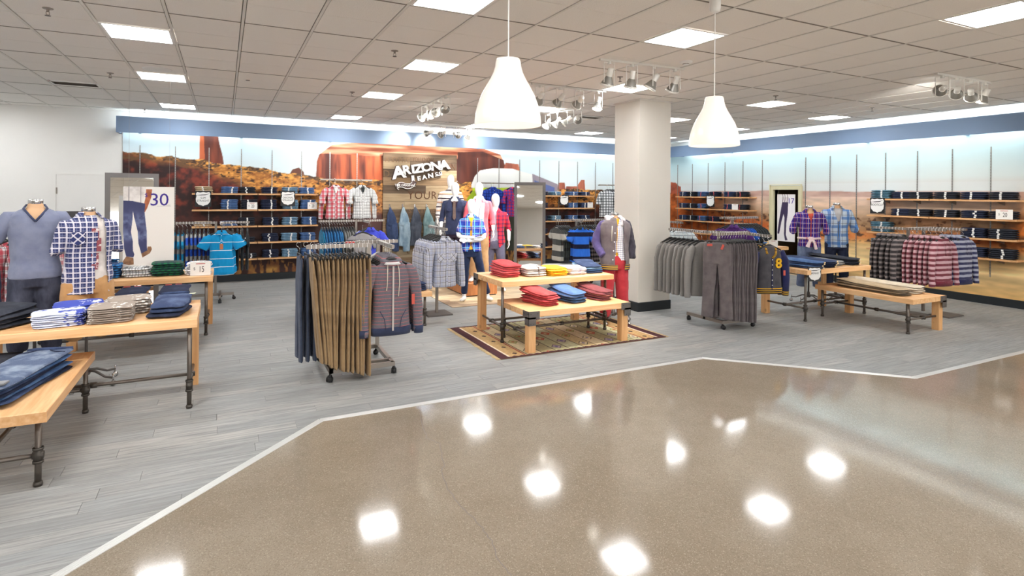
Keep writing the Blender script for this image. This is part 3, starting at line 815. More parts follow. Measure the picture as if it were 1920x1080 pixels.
def track(p0, p1, n, aims, where, watt):
    a, b = (W(p0[0], p0[1], CEIL), W(p1[0], p1[1], CEIL)) if len(p0) == 2 else (Vector(p0), Vector(p1)); d = b - a; ang = math.atan2(d.y, d.x)
    r = thing('track_light', 'white ceiling track with four spotlights ' + where, 'track light', (a.x, a.y, CEIL), ang, 'ceiling track lights')
    boxobj('rail', M_SPOTBODY, (d.length / 2, 0, -0.012), (d.length + 0.08, 0.034, 0.024), r)
    for k in range(n):
        t_ = d.length * (0.08 + 0.84 * k / (n - 1)); P0 = a + d.normalized() * t_
        aim = Vector(aims[k % len(aims)]); dirw = aim - Vector((P0.x, P0.y, CEIL - 0.18)); dirw.normalize()
        loc_dir = Matrix.Rotation(-ang, 3, 'Z') @ dirw
        h = inst('spotlight', SPM[0], r, (t_, 0, -0.02), scale=(1.25, 1.25, 1.25))
        yaw = math.atan2(loc_dir.y, loc_dir.x)
        inst('yoke', SPM[1], h, (0, 0, 0.02), (0, 0, yaw + PI / 2))
        q = loc_dir.to_track_quat('-Z', 'Y').to_euler()
        for nm, me in zip(('socket', 'reflector', 'rim', 'lamp_face'), SPM[2:]):
            inst(nm, me, h, (0, 0, -0.14), q)
        if watt > 0:
            ld = bpy.data.lights.new('spot_beam', 'SPOT'); ld.energy = watt; ld.spot_size = math.radians(56); ld.spot_blend = 1.0; ld.shadow_soft_size = 0.05; ld.color = (1.0, 0.95, 0.87)
            lo = bpy.data.objects.new('spot_beam', ld); link(lo, h); lo.location = Vector((0, 0, -0.14)) + loc_dir * 0.1; lo.rotation_euler = q
BM = lambda x, z: (x, BACK_Y, z)
track((792, 197), (838, 176), 4, [(1.5, 13.5, 2.2), (3.9, 13.5, 2.6), (2.6, 13.5, 2.2), (4.6, 13.4, 2.3)], 'near the wall, left of the first pendant', SPOT_W)
track((797, 231), (885, 238), 4, [(3.3, 13.5, 3.0), (4.2, 13.5, 3.0), (6.2, 13.5, 3.1), (5.0, 13.5, 2.2)], 'close to the back wall above the sign', SPOT_W)
track((1000, 156), (1130, 171), 4, [(4.3, 10, 1.4), (3.9, 9.8, 1.2), (4.6, 10.2, 1.3), (4.1, 6.8, 0.8)], 'between the first pendant and the column', SPOT_W * 1.5)
track((1021, 213), (1088, 202), 4, [(4.2, 9.4, 1.3), (4.4, 10.0, 1.6), (4.0, 10.2, 1.5), (9, 13.5, 2.0)], 'behind the first pendant', SPOT_W * 1.3)
track((1128, 111), (1275, 129), 4, [(4.0, 6.6, 0.7), (4.5, 6.5, 0.6), (3.6, 6.6, 0.7), (5.2, 6.9, 1.2)], 'in front of the column', SPOT_W)
track((1757, 141), (1852, 158), 4, [(12.2, 7.5, 3.0), (12.2, 6.3, 2.0), (12.2, 5.4, 1.6), (9.2, 5.2, 0.8)], 'at the right above the striped hoodies', SPOT_W)
track((-2.6, 3.6, CEIL), (-1.6, 3.6, CEIL), 4, [(-1.6, 6.9, 1.2), (-1.2, 6.9, 1.2), (-0.8, 6.1, 0.8), (-0.2, 5.6, 0.1)], 'over the front left bench, above the picture', SPOT_W * 0.6)
def sprinkler(px, py, where):
    p = W(px, py, CEIL); r = thing('sprinkler', 'small metal ceiling sprinkler ' + where, 'sprinkler', (p.x, p.y, CEIL), random.random(), 'ceiling sprinklers')
    MB().lathe([(0.04, 0), (0.038, -0.006), (0.012, -0.008), (0.01, -0.03)], 14).obj('escutcheon', M_RACK, r)
    MB().tube([(-0.012, 0, -0.03), (-0.014, 0, -0.05), (0, 0, -0.062)], 0.003, 5).tube([(0.012, 0, -0.03), (0.014, 0, -0.05), (0, 0, -0.062)], 0.003, 5).obj('frame_arms', M_RACK, r)
    MB().lathe([(0.001, -0.06), (0.022, -0.062), (0.022, -0.066), (0.001, -0.067)], 12).obj('deflector', M_BRACKET, r)
for px, py, w in ((87, 11, 'at the top left corner'), (205, 133, 'left of the second left light panel'), (738, 94, 'left of the first pendant lamp'), (659, 171, 'between the back wall and first pendant'),
                  (1161, 145, 'beneath the track in front of the column'), (1453, 182, 'above the light panel right of second pendant'), (1634, 205, 'near the right wall band'), (270, 201, 'beside the blue band, far left')):
    sprinkler(px, py, w)
p = W(1284, 117, CEIL); r = thing('smoke_detector', 'round white smoke detector between column and second pendant', 'smoke detector', p)
MB().lathe([(0.075, 0), (0.075, -0.012), (0.06, -0.02), (0.04, -0.022), (0.036, -0.04), (0.001, -0.042)], 24).obj('housing', M_WHITE, r, smooth=True)
MB().lathe([(0.037, -0.024), (0.039, -0.03), (0.037, -0.036)], 20).obj('vent_ring', M_RACK, r)
def vent(px, py, sx, sy, lab):
    p = W(px, py, CEIL); r = thing('ceiling_vent', lab, 'air vent', (p.x, p.y, CEIL))
    mb = MB()
    for s in (-1, 1): mb.box((s * sx / 2, 0, -0.008), (0.03, sy + 0.03, 0.016)).box((0, s * sy / 2, -0.008), (sx, 0.03, 0.016))
    mb.obj('frame', M_WHITE, r); boxobj('dark_duct', M_BLACK, (0, 0, -0.0015), (sx, sy, 0.003), r)
    for k in range(4):
        MB().box((0, 0, 0), (sx - 0.03, 0.025, 0.004), mat=Matrix.Rotation(0.6, 4, 'X')).obj('louvre', M_RACK, r, (0, -sy / 2 + 0.05 + k * (sy - 0.1) / 3, -0.012))
vent(140, 152, 0.56, 0.3, 'rectangular ceiling air vent with dark slots, far left')
vent(1103, 220, 0.5, 0.26, 'small dark ceiling air vent left of the column')
p = W(293, 126, CEIL); r = thing('ceiling_speaker', 'round white ceiling speaker grille by a left light panel', 'speaker', (p.x, p.y, CEIL))
MB().lathe([(0.17, 0), (0.165, -0.008), (0.14, -0.01), (0.001, -0.006)], 28).obj('grille', M_WHITE, r, smooth=True)
p = W(463, 148, CEIL); tag(MB().lathe([(0.03, 0), (0.026, -0.006), (0.001, -0.008)], 16).obj('ceiling_sensor', M_RACK, None, (p.x, p.y, CEIL)), 'small grey round sensor on a ceiling tile left of centre', 'sensor')
# ---------------------------------------------------------------- tables with wooden and pipe legs
def pipe_leg(h, foot=True):
    mb = MB(); mb.tube([(0, 0, 0.02), (0, 0, h)], 0.019, 10)
    f = MB(); f.tube([(0, 0, 0), (0, 0, 0.03)], 0.024, 10).tube([(0, 0, 0.012), (0, 0, 0.02)], 0.027, 10)
    f.tube([(0, 0, 0.15), (0, 0, 0.25)], 0.027, 10).tube([(0, 0, 0.15), (0, 0, 0.165)], 0.031, 10).tube([(0, 0, 0.235), (0, 0, 0.25)], 0.031, 10)
    return mb, f
def display_table(lab, x0, x1, y0, y1, z, wood, pipes, rails, group='pine tables with pipe legs', along='x', brackets=(), z0=0.0):
    """wood and pipes: leg centres; rails: pairs of floor points joined by a pipe at z=0.2"""
    ox, oy = (x0 + x1) / 2, (y0 + y1) / 2
    r = thing('display_table', lab, 'table', (ox, oy, z0), 0, group)
    th = 0.07
    mb = MB()
    mb.box((0, 0, z - th / 2), (x1 - x0, y1 - y0, th), b=0.004)
    mb.obj('table_top', M_PINE if along == 'x' else M_PINEY, r)
    for (lx, ly) in wood:
        boxobj('wooden_leg', M_PINEZ, (lx - ox, ly - oy, (z - th) / 2), (0.095, 0.095, z - th), r)
    for (lx, ly) in brackets:
        sx = 1 if lx > ox else -1; sy = 1 if ly > oy else -1
        ex, ey = (x1 if sx > 0 else x0) - ox, (y1 if sy > 0 else y0) - oy
        b = MB(); t_ = 0.005
        b.box((ex - sx * 0.07, ey + sy * t_ / 2, z - 0.045), (0.14 + 2 * t_, t_, 0.09)).box((ex + sx * t_ / 2, ey - sy * 0.07, z - 0.045), (t_, 0.14 + 2 * t_, 0.09))
        b.box((ex - sx * 0.045, ey + sy * t_ / 2, z - 0.12), (0.09 + 2 * t_, t_, 0.1)).box((ex + sx * t_ / 2, ey - sy * 0.045, z - 0.12), (t_, 0.09 + 2 * t_, 0.1))
        bo = b.obj('corner_bracket', M_BRACKET, r)
        k = MB()
        for dx, dz in ((0.025, 0.03), (0.115, 0.03), (0.025, 0.15), (0.065, 0.15)):
            k.tube([(ex - sx * dx, ey + sy * 0.004, z - dz), (ex - sx * dx, ey + sy * 0.009, z - dz)], 0.006, 6)
            k.tube([(ex + sx * 0.004, ey - sy * dx, z - dz), (ex + sx * 0.009, ey - sy * dx, z - dz)], 0.006, 6)
        tag(k.obj('bolt', M_PIPEFIT, bo), kind='stuff')
    for (lx, ly) in pipes:
        a, f = pipe_leg(z - th)
        l = a.obj('pipe_leg', M_PIPE, r, (lx - ox, ly - oy, 0), smooth=True); tag(f.obj('fitting', M_PIPEFIT, l, smooth=True), kind='stuff')
    for (a, b) in rails:
        A, B = Vector((a[0] - ox, a[1] - oy, 0.2)), Vector((b[0] - ox, b[1] - oy, 0.2)); dd = (B - A).normalized()
        p = MB().tube([A, B], 0.016, 8).obj('stretcher', M_PIPE, r, smooth=True)
        c = MB(); m = (A + B) / 2
        for q in (A, B): c.tube([q - dd * 0.03, q + dd * 0.03], 0.024, 8)
        tag(c.tube([m - dd * 0.025, m + dd * 0.025], 0.026, 8).obj('fitting', M_PIPEFIT, p, smooth=True), kind='stuff')
    return r
# centre pair on the patterned rug
display_table('higher pine table on the patterned rug holding folded red, yellow and blue stacks', 3.14, 4.86, 6.5, 7.42, 0.79, [(3.24, 7.36), (4.78, 7.36)], [(3.19, 6.6), (4.8, 6.62)],
              [((3.24, 7.36), (3.19, 6.6)), ((4.78, 7.36), (4.8, 6.62)), ((3.22, 7.0), (4.79, 7.0))], brackets=[(3.24, 7.36)], z0=0.011)
display_table('lower pine table on the patterned rug with three folded pants stacks', 3.24, 4.74, 5.98, 6.86, 0.5, [(3.3, 6.05), (4.67, 6.05)], [(3.32, 6.82), (4.66, 6.82)],
              [((3.3, 6.05), (3.32, 6.82)), ((4.67, 6.05), (4.66, 6.82)), ((3.31, 6.45), (4.66, 6.45))], brackets=[(3.3, 6.05), (4.67, 6.05)], z0=0.011)
# right pair
display_table('higher pine table at the right beneath the two plaid shirt forms', 7.86, 9.42, 5.72, 6.6, 0.79, [(7.93, 6.52), (9.35, 6.52)], [(7.93, 5.8), (9.35, 5.78)],
              [((7.93, 6.52), (7.93, 5.8)), ((9.35, 6.52), (9.35, 5.78)), ((7.93, 6.15), (9.35, 6.15))])
display_table('low pine bench at the right with folded beige pants', 8.46, 9.28, 4.56, 6.02, 0.5, [(9.21, 4.64), (9.21, 5.94)], [(8.53, 4.66), (8.53, 5.94)],
              [((8.53, 4.66), (9.21, 4.64)), ((8.53, 5.94), (9.21, 5.94)), ((8.87, 4.65), (8.87, 5.94))], along='y', brackets=[(9.21, 4.64)])
# left pair in front
display_table('higher pine table at the left in front of the headless forms', -1.84, -0.2, 5.72, 6.56, 0.79, [(-0.26, 6.5), (-1.785, 6.5), (-1.785, 5.79)], [(-0.26, 5.79)],
              [((-0.26, 6.5), (-0.26, 5.79)), ((-1.76, 6.15), (-0.26, 6.15)), ((-1.76, 6.5), (-1.76, 5.79))])
display_table('low pine bench at the front left with faded folded jeans', -1.72, -1.0, 4.6, 6.14, 0.5, [(-1.66, 4.68), (-1.66, 6.06)], [(-1.06, 4.68), (-1.05, 6.04)],
              [((-1.66, 4.68), (-1.06, 4.68)), ((-1.66, 6.06), (-1.05, 6.04)), ((-1.36, 4.68), (-1.36, 6.05))], along='y')
# second pair at the left
display_table('higher pine table under the hanging jeans poster with plaid shirt stacks', -1.68, -0.12, 8.56, 9.44, 0.79, [(-0.18, 9.37), (-1.62, 9.37)], [(-0.2, 8.63), (-1.62, 8.63)],
              [((-0.18, 9.37), (-0.2, 8.63)), ((-1.62, 9.37), (-1.62, 8.63))])
display_table('low pine bench behind the left forms with dark jeans', -1.66, -0.26, 7.72, 8.5, 0.5, [(-0.33, 8.43), (-1.6, 8.43)], [(-0.33, 7.79), (-1.6, 7.79)],
              [((-0.33, 8.43), (-0.33, 7.79)), ((-1.6, 8.1), (-0.33, 8.1))])
# pair half hidden by the hoodie rack
display_table('higher pine table half hidden behind the striped hoodie', 1.15, 2.58, 8.62, 9.4, 0.79, [(1.22, 9.33), (2.51, 9.33)], [(1.22, 8.69), (2.51, 8.69)], [((2.51, 9.33), (2.51, 8.69))])
display_table('low pine bench peeking out between hoodie and plaid shirts', 1.2, 2.68, 7.86, 8.58, 0.5, [(1.27, 8.51), (2.0, 8.51)], [(2.6, 7.95), (2.6, 8.5), (1.27, 7.95)], [((2.6, 7.95), (2.6, 8.5))])
display_table('pine table in front of the fitting room doorway', 9.75, 11.12, 8.55, 9.25, 0.79, [(9.82, 9.18), (11.05, 9.18)], [(9.82, 8.62), (11.05, 8.62)], [((11.05, 9.18), (11.05, 8.62)), ((9.82, 8.62), (11.05, 8.62))])

# ---------------------------------------------------------------- wall standards and shelves
M_STD = flat('standard_steel', srgb(168, 166, 162), 0.35, 0.7)
sm = MB(); sm.box((0, 0, 0), (0.016, 0.014, 2.33))
std_me = sm.mesh('standard', M_STD)
sl = MB()
for k in range(44): sl.box((0, -0.0075, -1.1 + k * 0.05), (0.005, 0.002, 0.028))
slot_me = sl.mesh('slots', M_PIPEFIT)
n = 0
for k in range(24):
    X = -1.5 + k * 0.6096
    if X > 12.1 or 3.3 < X < 5.3: continue
    n += 1
    o = inst('wall_standard', std_me, wb, (X, BACK_Y - 0.038, 2.82 - 1.165)); tag(inst('slot', slot_me, o), kind='stuff')
for k in range(20):
    Y = 13.26 - k * 0.61
    if Y < -1.5 or DY0 - 0.15 < Y < DY1 + 0.15: continue
    o = inst('wall_standard', std_me, wr, (RIGHT_X - 0.038, Y, 2.82 - 1.165), (0, 0, -PI / 2)); tag(inst('slot', slot_me, o), kind='stuff')
SHZ = [1.87, 1.535, 1.19, 0.845, 0.5]
shelf_meshes = {}
def shelf(p0, p1, z, wall, lab, group):
    """one shelf board with brackets; p0,p1 along the wall"""
    L = abs(p1 - p0); depth = 0.3
    r = thing('wall_shelf', lab, 'shelf', ((p0 + p1) / 2, BACK_Y - 0.03 - depth / 2 - 0.016, z) if wall == 'b' else (RIGHT_X - 0.03 - depth / 2 - 0.016, (p0 + p1) / 2, z), 0 if wall == 'b' else -PI / 2, group)
    boxobj('board', M_SHELF, (0, 0, -0.016), (L - 0.006, depth, 0.032), r)
    for s in (-1, 1):
        b = MB(); b.prism([(depth / 2, -0.032), (-depth / 2 + 0.05, -0.032), (-depth / 2 + 0.05, -0.045), (depth / 2, -0.10)], -0.004, 0.004, M=Matrix(((0, 0, 1, 0), (1, 0, 0, 0), (0, 1, 0, 0), (0, 0, 0, 1))))
        b.obj('shelf_bracket', M_RACK, r, (s * (L / 2 - 0.3), 0, 0))
    return r
bays = []
def bay(name, wall, p0, p1, rows, where):
    for k in rows:
        shelf(p0, p1, SHZ[k], wall, '%s pine wall shelf %s' % (['topmost', 'second from top', 'third from top', 'fourth from top', 'fifth, lowest'][k], where), 'pine shelves on the walls')
bay('L1', 'b', -0.58, 0.64, range(5), 'in the left bay behind the blue polos')
bay('L2', 'b', 0.65, 1.87, range(5), 'in the bay left of the red plaid shirt')
bay('C1', 'b', 7.32, 8.2, range(5), 'beside the leaning mirror on the back wall')
bay('C2', 'b', 8.21, 9.24, range(5), 'left of the black plaid shirts on the back wall')
bay('F1', 'r', 11.82, 13.02, range(4), 'on the right wall nearest the corner')
bay('F2', 'r', 10.36, 11.81, range(4), 'on the right wall left of the doorway')
bay('R1', 'r', 6.18, 7.36, range(4), 'on the right wall behind the black striped hoodies')
bay('R2', 'r', 4.82, 6.17, range(4), 'at the right edge of the picture')
# ---------------------------------------------------------------- hanging garments: shapes
def torso_rings(mb, lv, n=22, p=2.4):
    mb.rings([oval((cx, cy, z), hw, hd, n, p) for (z, hw, hd, cx, cy) in [(l + (0, 0))[:5] for l in lv]])
def shirt_shape(kind, thin, voxel=0.014, seed=0):
    """origin = top of the hook, front faces -y; body and sleeves meet in a visible crease"""
    k = 0.33 if thin else 1.0
    mb = MB(); hem = -0.86 if kind != 'short' else -0.84
    if kind in ('jacket', 'vest'): hem = -0.80
    W_ = 0.2 if kind in ('hood', 'jacket', 'vest') else 0.192
    d = 0.075 * k
    torso_rings(mb, [(-0.125, 0.07, 0.045 * k), (-0.15, 0.10, 0.05 * k), (-0.185, 0.16, 0.055 * k), (-0.215, 0.19, 0.062 * k), (-0.27, W_ - 0.01, d), (-0.45, W_ - 0.022, d * 1.05), (-0.65, W_ - 0.012, d), (hem + 0.05, W_, d), (hem, W_ - 0.002, d * 0.9)])
    if kind == 'hood':
        mb.tube([(-0.07, -0.05 * k, -0.155), (-0.085, 0.0, -0.135), (-0.06, 0.06 * k, -0.12), (0.06, 0.06 * k, -0.12), (0.085, 0.0, -0.135), (0.07, -0.05 * k, -0.155)], [0.024, 0.034, 0.044, 0.044, 0.034, 0.024], 10)
    parts = [fuse(mb, voxel, 3, 0.011 if not thin else 0.006, 7.0, seed, 'b', (1, 1, 0.5))]
    fl = 0.4 if thin else 1.0
    for s in (() if kind == 'vest' else (-1, 1)):
        m = MB()
        if kind == 'short':
            m.tube([(s * 0.14, 0, -0.19), (s * 0.2, -0.004, -0.25), (s * 0.285, -0.012, -0.395)], [0.05, 0.082, 0.088], 14, flat=0.66 * fl, up=(0, 1, 0))
        elif kind == 'rolled':
            m.tube([(s * 0.14, 0, -0.19), (s * 0.2, -0.004, -0.25), (s * 0.262, -0.02, -0.38), (s * 0.268, -0.035, -0.5)], [0.05, 0.07, 0.066, 0.058], 14, flat=0.75 * fl, up=(0, 1, 0))
            m.tube([(s * 0.266, -0.034, -0.455), (s * 0.27, -0.038, -0.52)], [0.07, 0.07], 14, flat=0.8 * fl, up=(0, 1, 0))
        else:
            m.tube([(s * 0.14, 0, -0.19), (s * 0.2, -0.005, -0.25), (s * 0.25, -0.014, -0.4), (s * 0.272, -0.024, -0.62), (s * 0.278, -0.034, -0.82)], [0.05, 0.068, 0.062, 0.054, 0.046], 14, flat=0.8 * fl, up=(0, 1, 0))
            m.tube([(s * 0.278, -0.034, -0.81), (s * 0.279, -0.036, -0.87)], [0.052, 0.046], 14, flat=0.85 * fl, up=(0, 1, 0))
        parts.append(fuse(m, voxel * 0.9, 2, 0.008 if not thin else 0.005, 9.0, seed + 3 + s, 's', (1, 1, 0.6)))
    return joinmesh('hanging_%s_%d' % (kind, thin), parts)
def collar_shape(kind):
    mb = MB()
    if kind == 'polo':
        mb.rings([oval((0, -0.005, -0.10), 0.062, 0.045, 18), oval((0, -0.012, -0.125), 0.078, 0.062, 18), oval((0, -0.02, -0.155), 0.092, 0.078, 18), oval((0, -0.02, -0.157), 0.085, 0.07, 18), oval((0, -0.005, -0.102), 0.056, 0.04, 18)], cap0=False, cap1=False)
    return mb
SH = {k: shirt_shape(k[0], k[1], 0.013 if not k[1] else 0.017, i) for i, k in enumerate([('long', False), ('long', True), ('short', False), ('short', True), ('hood', False), ('hood', True), ('rolled', False), ('jacket', False), ('jacket', True), ('vest', False), ('vest', True)])}
def pants_shape(seed, spread=0.0):
    mb = MB()
    torso_rings(mb, [(0.0, 0.185, 0.016), (-0.06, 0.2, 0.019), (-0.2, 0.212, 0.022), (-0.3, 0.205, 0.022)])
    for s in (-1, 1):
        mb.rings([oval((s * x, y, z), hw, hd, 14) for x, y, z, hw, hd in ((0.1, 0, -0.2, 0.105, 0.022), (0.1 + spread * 0.2, 0.0, -0.45, 0.098, 0.021), (0.1 + spread * 0.6, 0.004 * s, -0.75, 0.09, 0.02), (0.1 + spread, 0.006 * s, -1.08, 0.092, 0.02))])
    return fuse(mb, 0.012, 2, 0.007, 6.0, seed, 'hanging_pants_%d' % seed, (1.2, 1.2, 0.3))
PN = [pants_shape(1), pants_shape(5), pants_shape(9, 0.04)]
# hangers
hm = MB(); hm.tube([(-0.19, 0, -0.185), (-0.1, 0, -0.145), (-0.02, 0, -0.115), (0.02, 0, -0.115), (0.1, 0, -0.145), (0.19, 0, -0.185)], [0.010, 0.012, 0.018, 0.018, 0.012, 0.010], 8)
hook = [(0, 0, -0.11), (0, 0, -0.05), (0.012, 0, -0.035), (0.03, 0, -0.022), (0.034, 0, -0.004), (0.02, 0, 0.012), (0, 0, 0.014), (-0.014, 0, 0.004)]
hanger_me = hm.mesh('hanger', M_HANGER, True)
hook_me = MB().tube(hook, 0.0028, 6).mesh('hook', M_CHROME, True)
cm = MB(); cm.tube([(-0.18, 0, -0.05), (0.18, 0, -0.05)], 0.007, 8)
for s in (-1, 1): cm.box((s * 0.14, 0, -0.075), (0.03, 0.022, 0.05))
clip_me = cm.mesh('hanger', M_HANGER, True)
tag_me = MB().box((0, 0, 0), (0.032, 0.003, 0.075), b=0.001).mesh('price_tag', M_TAG)
patched = {}
def gmesh(shape, mat):
    key = (shape.name, mat.name)
    if key not in patched: patched[key] = setmat(shape.copy(), mat)
    return patched[key]
def garment(name, shape, mat, cat, lab, loc, rz, group, clip=False, tagged=False, collar=None, zoff=0.0):
    o = inst(name, gmesh(shape, mat), None, loc, (0, 0, rz)); tag(o, lab, cat, group)
    if clip:
        h = inst('hanger', clip_me, o, (0, 0, 0.075)); inst('hook', hook_me, h, (0, 0, 0.06), (0, 0, PI / 2))
    else:
        h = inst('hanger', hanger_me, o); inst('hook', hook_me, h, (0, 0, 0), (0, 0, PI / 2))
    if tagged: inst('price_tag', tag_me, o, (0.15, -0.085, -0.56))
    if collar is not None: inst('collar', gmesh(collar, collar.materials[0] if len(collar.materials) else mat), o)
    return o

# ---------------------------------------------------------------- racks
caster_cache = {}
def caster(parent, x, y, s=1.0):
    if 'c' not in caster_cache:
        m = MB(); m.tube([(-0.012, 0.012, 0.03), (0.012, 0.012, 0.03)], 0.03, 14).tube([(-0.026, 0.012, 0.03), (-0.016, 0.012, 0.03)], 0.028, 12).tube([(0.016, 0.012, 0.03), (0.026, 0.012, 0.03)], 0.028, 12)
        m.tube([(0, 0, 0.05), (0, 0, 0.085)], 0.012, 8).box((0, 0.006, 0.06), (0.034, 0.03, 0.018))
        caster_cache['c'] = m.mesh('caster', M_BLACK, True)
    return inst('caster', caster_cache['c'], parent, (x, y, 0), (0, 0, random.uniform(0, 6.28)))
def bar_with_slots(p0, p1, w=0.03, h=0.036):
    a, b = Vector(p0), Vector(p1); d = b - a; mb = MB(); ang = math.atan2(d.y, d.x)
    mb.box((a + b) / 2, (d.length, w, h), rz=ang)
    n = MB(); k = int(d.length / 0.045)
    for i in range(1, k):
        q = a + d * (i / k); n.box(q + Vector((0, 0, h / 2)), (0.008, w + 0.006, 0.006), rz=ang).box(q, (0.006, w + 0.004, h + 0.002), rz=ang)
    return mb, n
def rack(lab, loc, posts, arms, base=(), casters=(), plates=()):
    """everything in world coordinates; posts: (x,y,top); arms: (p0,p1); base: floor rails"""
    ox, oy = loc
    r = thing('clothing_rack', lab, 'clothing rack', (ox, oy, 0), 0, 'free-standing clothing racks')
    L = lambda p: Vector((p[0] - ox, p[1] - oy, p[2] if len(p) > 2 else 0))
    for (a, b) in base:
        A, B = L(a), L(b); A.z = B.z = 0.105; d = B - A
        MB().box((A + B) / 2, (d.length + 0.04, 0.04, 0.045), rz=math.atan2(d.y, d.x)).obj('base_rail', M_RACK, r)
    z0 = 0.1 if len(base) else 0.02
    for (x, y, t_) in posts: boxobj('post', M_RACK, (x - ox, y - oy, (t_ + z0) / 2), (0.038, 0.038, t_ - z0), r)
    for (x, y, w, d) in plates: MB().box((x - ox, y - oy, 0.012), (w, d, 0.024), b=0.004).obj('base_plate', M_BRACKET, r)
    for (p0, p1) in arms:
        a, n = bar_with_slots(L(p0), L(p1)); o = a.obj('arm', M_RACK, r); tag(n.obj('notch', M_WHITE, o), kind='stuff')
    for q in casters: caster(r, q[0] - ox, q[1] - oy)
    return r
# ---------------------------------------------------------------- cloth colours
S_ = srgb
KHAKI = fabric('khaki_twill', S_(166, 138, 102), S_(142, 114, 80))
NAVYP = fabric('navy_twill', S_(74, 84, 106), S_(56, 64, 84))
GREYP = fabric('grey_twill', S_(116, 108, 108), S_(98, 90, 92))
GREYK = pattern('grey_knit', S_(126, 122, 118), [('z', 0.012, 0.5, 0, S_(108, 104, 102), 0.5)], mottled=0.3)
HOODIE = pattern('striped_fleece', S_(92, 88, 100), [('z', 0.036, 0.14, 0, S_(196, 92, 92), 0.95)], mottled=0.25)
NAVYRIB = fabric('navy_rib', S_(62, 70, 98))
AQUA = pattern('aqua_stripe', S_(24, 152, 212), [('z', 0.135, 0.075, 0.2, S_(236, 244, 248), 1.0)])
SKYGREY = pattern('cyan_grey_bands', S_(40, 164, 214), [('z', 0.22, 0.42, 0.3, S_(172, 174, 172), 1.0)])
ROYGREY = pattern('royal_grey_bands', S_(44, 92, 200), [('z', 0.2, 0.4, 0.15, S_(176, 178, 176), 1.0)])
TEEBLUE = fabric('ocean_blue_tee', S_(42, 116, 176), S_(34, 98, 152))
TEETEAL = fabric('teal_tee', S_(28, 130, 174))
TEEGREY = fabric('grey_tee', S_(136, 136, 134), S_(120, 120, 120))
ROYAL = fabric('royal_blue_polo', S_(72, 84, 208), S_(58, 68, 184))
CHEST = pattern('grey_red_chest', S_(150, 148, 150), [('z', 0.9, 0.035, 0.34, S_(210, 70, 66), 1.0), ('z', 0.9, 0.02, 0.30, S_(66, 66, 74), 1.0)], warp=0.004)
PLAIDGREY = pattern('grey_window_plaid', S_(206, 208, 218), [('x', 0.085, 0.30, 0.1, S_(170, 178, 208), 0.5), ('z', 0.085, 0.30, 0.1, S_(170, 178, 208), 0.5), ('x', 0.085, 0.075, 0.3, S_(66, 58, 58), 0.85), ('z', 0.085, 0.075, 0.3, S_(66, 58, 58), 0.85), ('x', 0.085, 0.04, 0.7, S_(110, 104, 110), 0.6), ('z', 0.085, 0.04, 0.7, S_(110, 104, 110), 0.6)])
PLAIDRED = pattern('red_white_plaid', S_(232, 226, 228), [('x', 0.09, 0.5, 0.1, S_(196, 34, 60), 0.75), ('z', 0.09, 0.5, 0.1, S_(196, 34, 60), 0.6), ('x', 0.09, 0.08, 0.3, S_(50, 30, 44), 0.7), ('z', 0.09, 0.08, 0.3, S_(50, 30, 44), 0.6)])
PLAIDWHITE = pattern('white_black_plaid', S_(238, 238, 238), [('x', 0.07, 0.22, 0.1, S_(60, 60, 64), 0.5), ('z', 0.07, 0.22, 0.1, S_(60, 60, 64), 0.5), ('x', 0.07, 0.08, 0.6, S_(30, 30, 34), 0.8), ('z', 0.07, 0.08, 0.6, S_(30, 30, 34), 0.8)])
BUFFALO = pattern('black_white_buffalo', S_(234, 236, 238), [('x', 0.075, 0.5, 0.1, S_(40, 46, 54), 0.65), ('z', 0.075, 0.5, 0.1, S_(40, 46, 54), 0.65)])
REDBLUE = pattern('red_blue_check', S_(216, 52, 66), [('x', 0.08, 0.5, 0.1, S_(62, 62, 160), 0.7), ('z', 0.08, 0.5, 0.1, S_(62, 62, 160), 0.7)])
BLUECHK = pattern('blue_check', S_(44, 84, 190), [('x', 0.07, 0.5, 0.1, S_(26, 40, 110), 0.7), ('z', 0.07, 0.5, 0.1, S_(26, 40, 110), 0.7)])
NAVYSTR = pattern('blue_navy_rugby', S_(52, 120, 232), [('z', 0.25, 0.36, 0.22, S_(30, 32, 58), 1.0)], warp=0.004)
DARKGREY = pattern('charcoal_faint', S_(72, 78, 76), [('z', 0.2, 0.3, 0.1, S_(54, 58, 58), 1.0)])
LIGHTBAND = pattern('pale_dark_band', S_(186, 188, 182), [('z', 0.24, 0.5, 0.1, S_(72, 76, 76), 1.0)])
GREYBLK = pattern('brown_black_band', S_(140, 126, 122), [('z', 0.085, 0.5, 0.1, S_(36, 30, 32), 1.0)], mottled=0.15)
LAVBLK = pattern('lavender_navy_band', S_(170, 168, 186), [('z', 0.085, 0.5, 0.3, S_(34, 34, 50), 1.0)], mottled=0.15)
HOODBLK = pattern('black_taupe_band', S_(126, 116, 116), [('z', 0.075, 0.56, 0.1, S_(30, 25, 31), 1.0)], mottled=0.1)
HOODMAR = pattern('maroon_rose_band', S_(202, 164, 172), [('z', 0.078, 0.5, 0.1, S_(112, 34, 52), 1.0)], mottled=0.1)
HOODNAV = pattern('navy_slate_band', S_(168, 172, 190), [('z', 0.078, 0.52, 0.1, S_(38, 42, 88), 1.0)], mottled=0.1)
WHITESTR = pattern('white_thin_stripe', S_(228, 236, 238), [('z', 0.06, 0.14, 0.1, S_(110, 128, 140), 0.9)])
PURPLE = fabric('purple_polo', S_(88, 48, 118), S_(70, 36, 98))
COBALT = fabric('cobalt_shirt', S_(32, 92, 190))
COAL = fabric('coal_shirt', S_(48, 52, 54))
VARSITY = fabric('charcoal_wool', S_(86, 84, 88), S_(74, 72, 78))
VSLEEVE = fabric('navy_sleeve', S_(44, 48, 92))
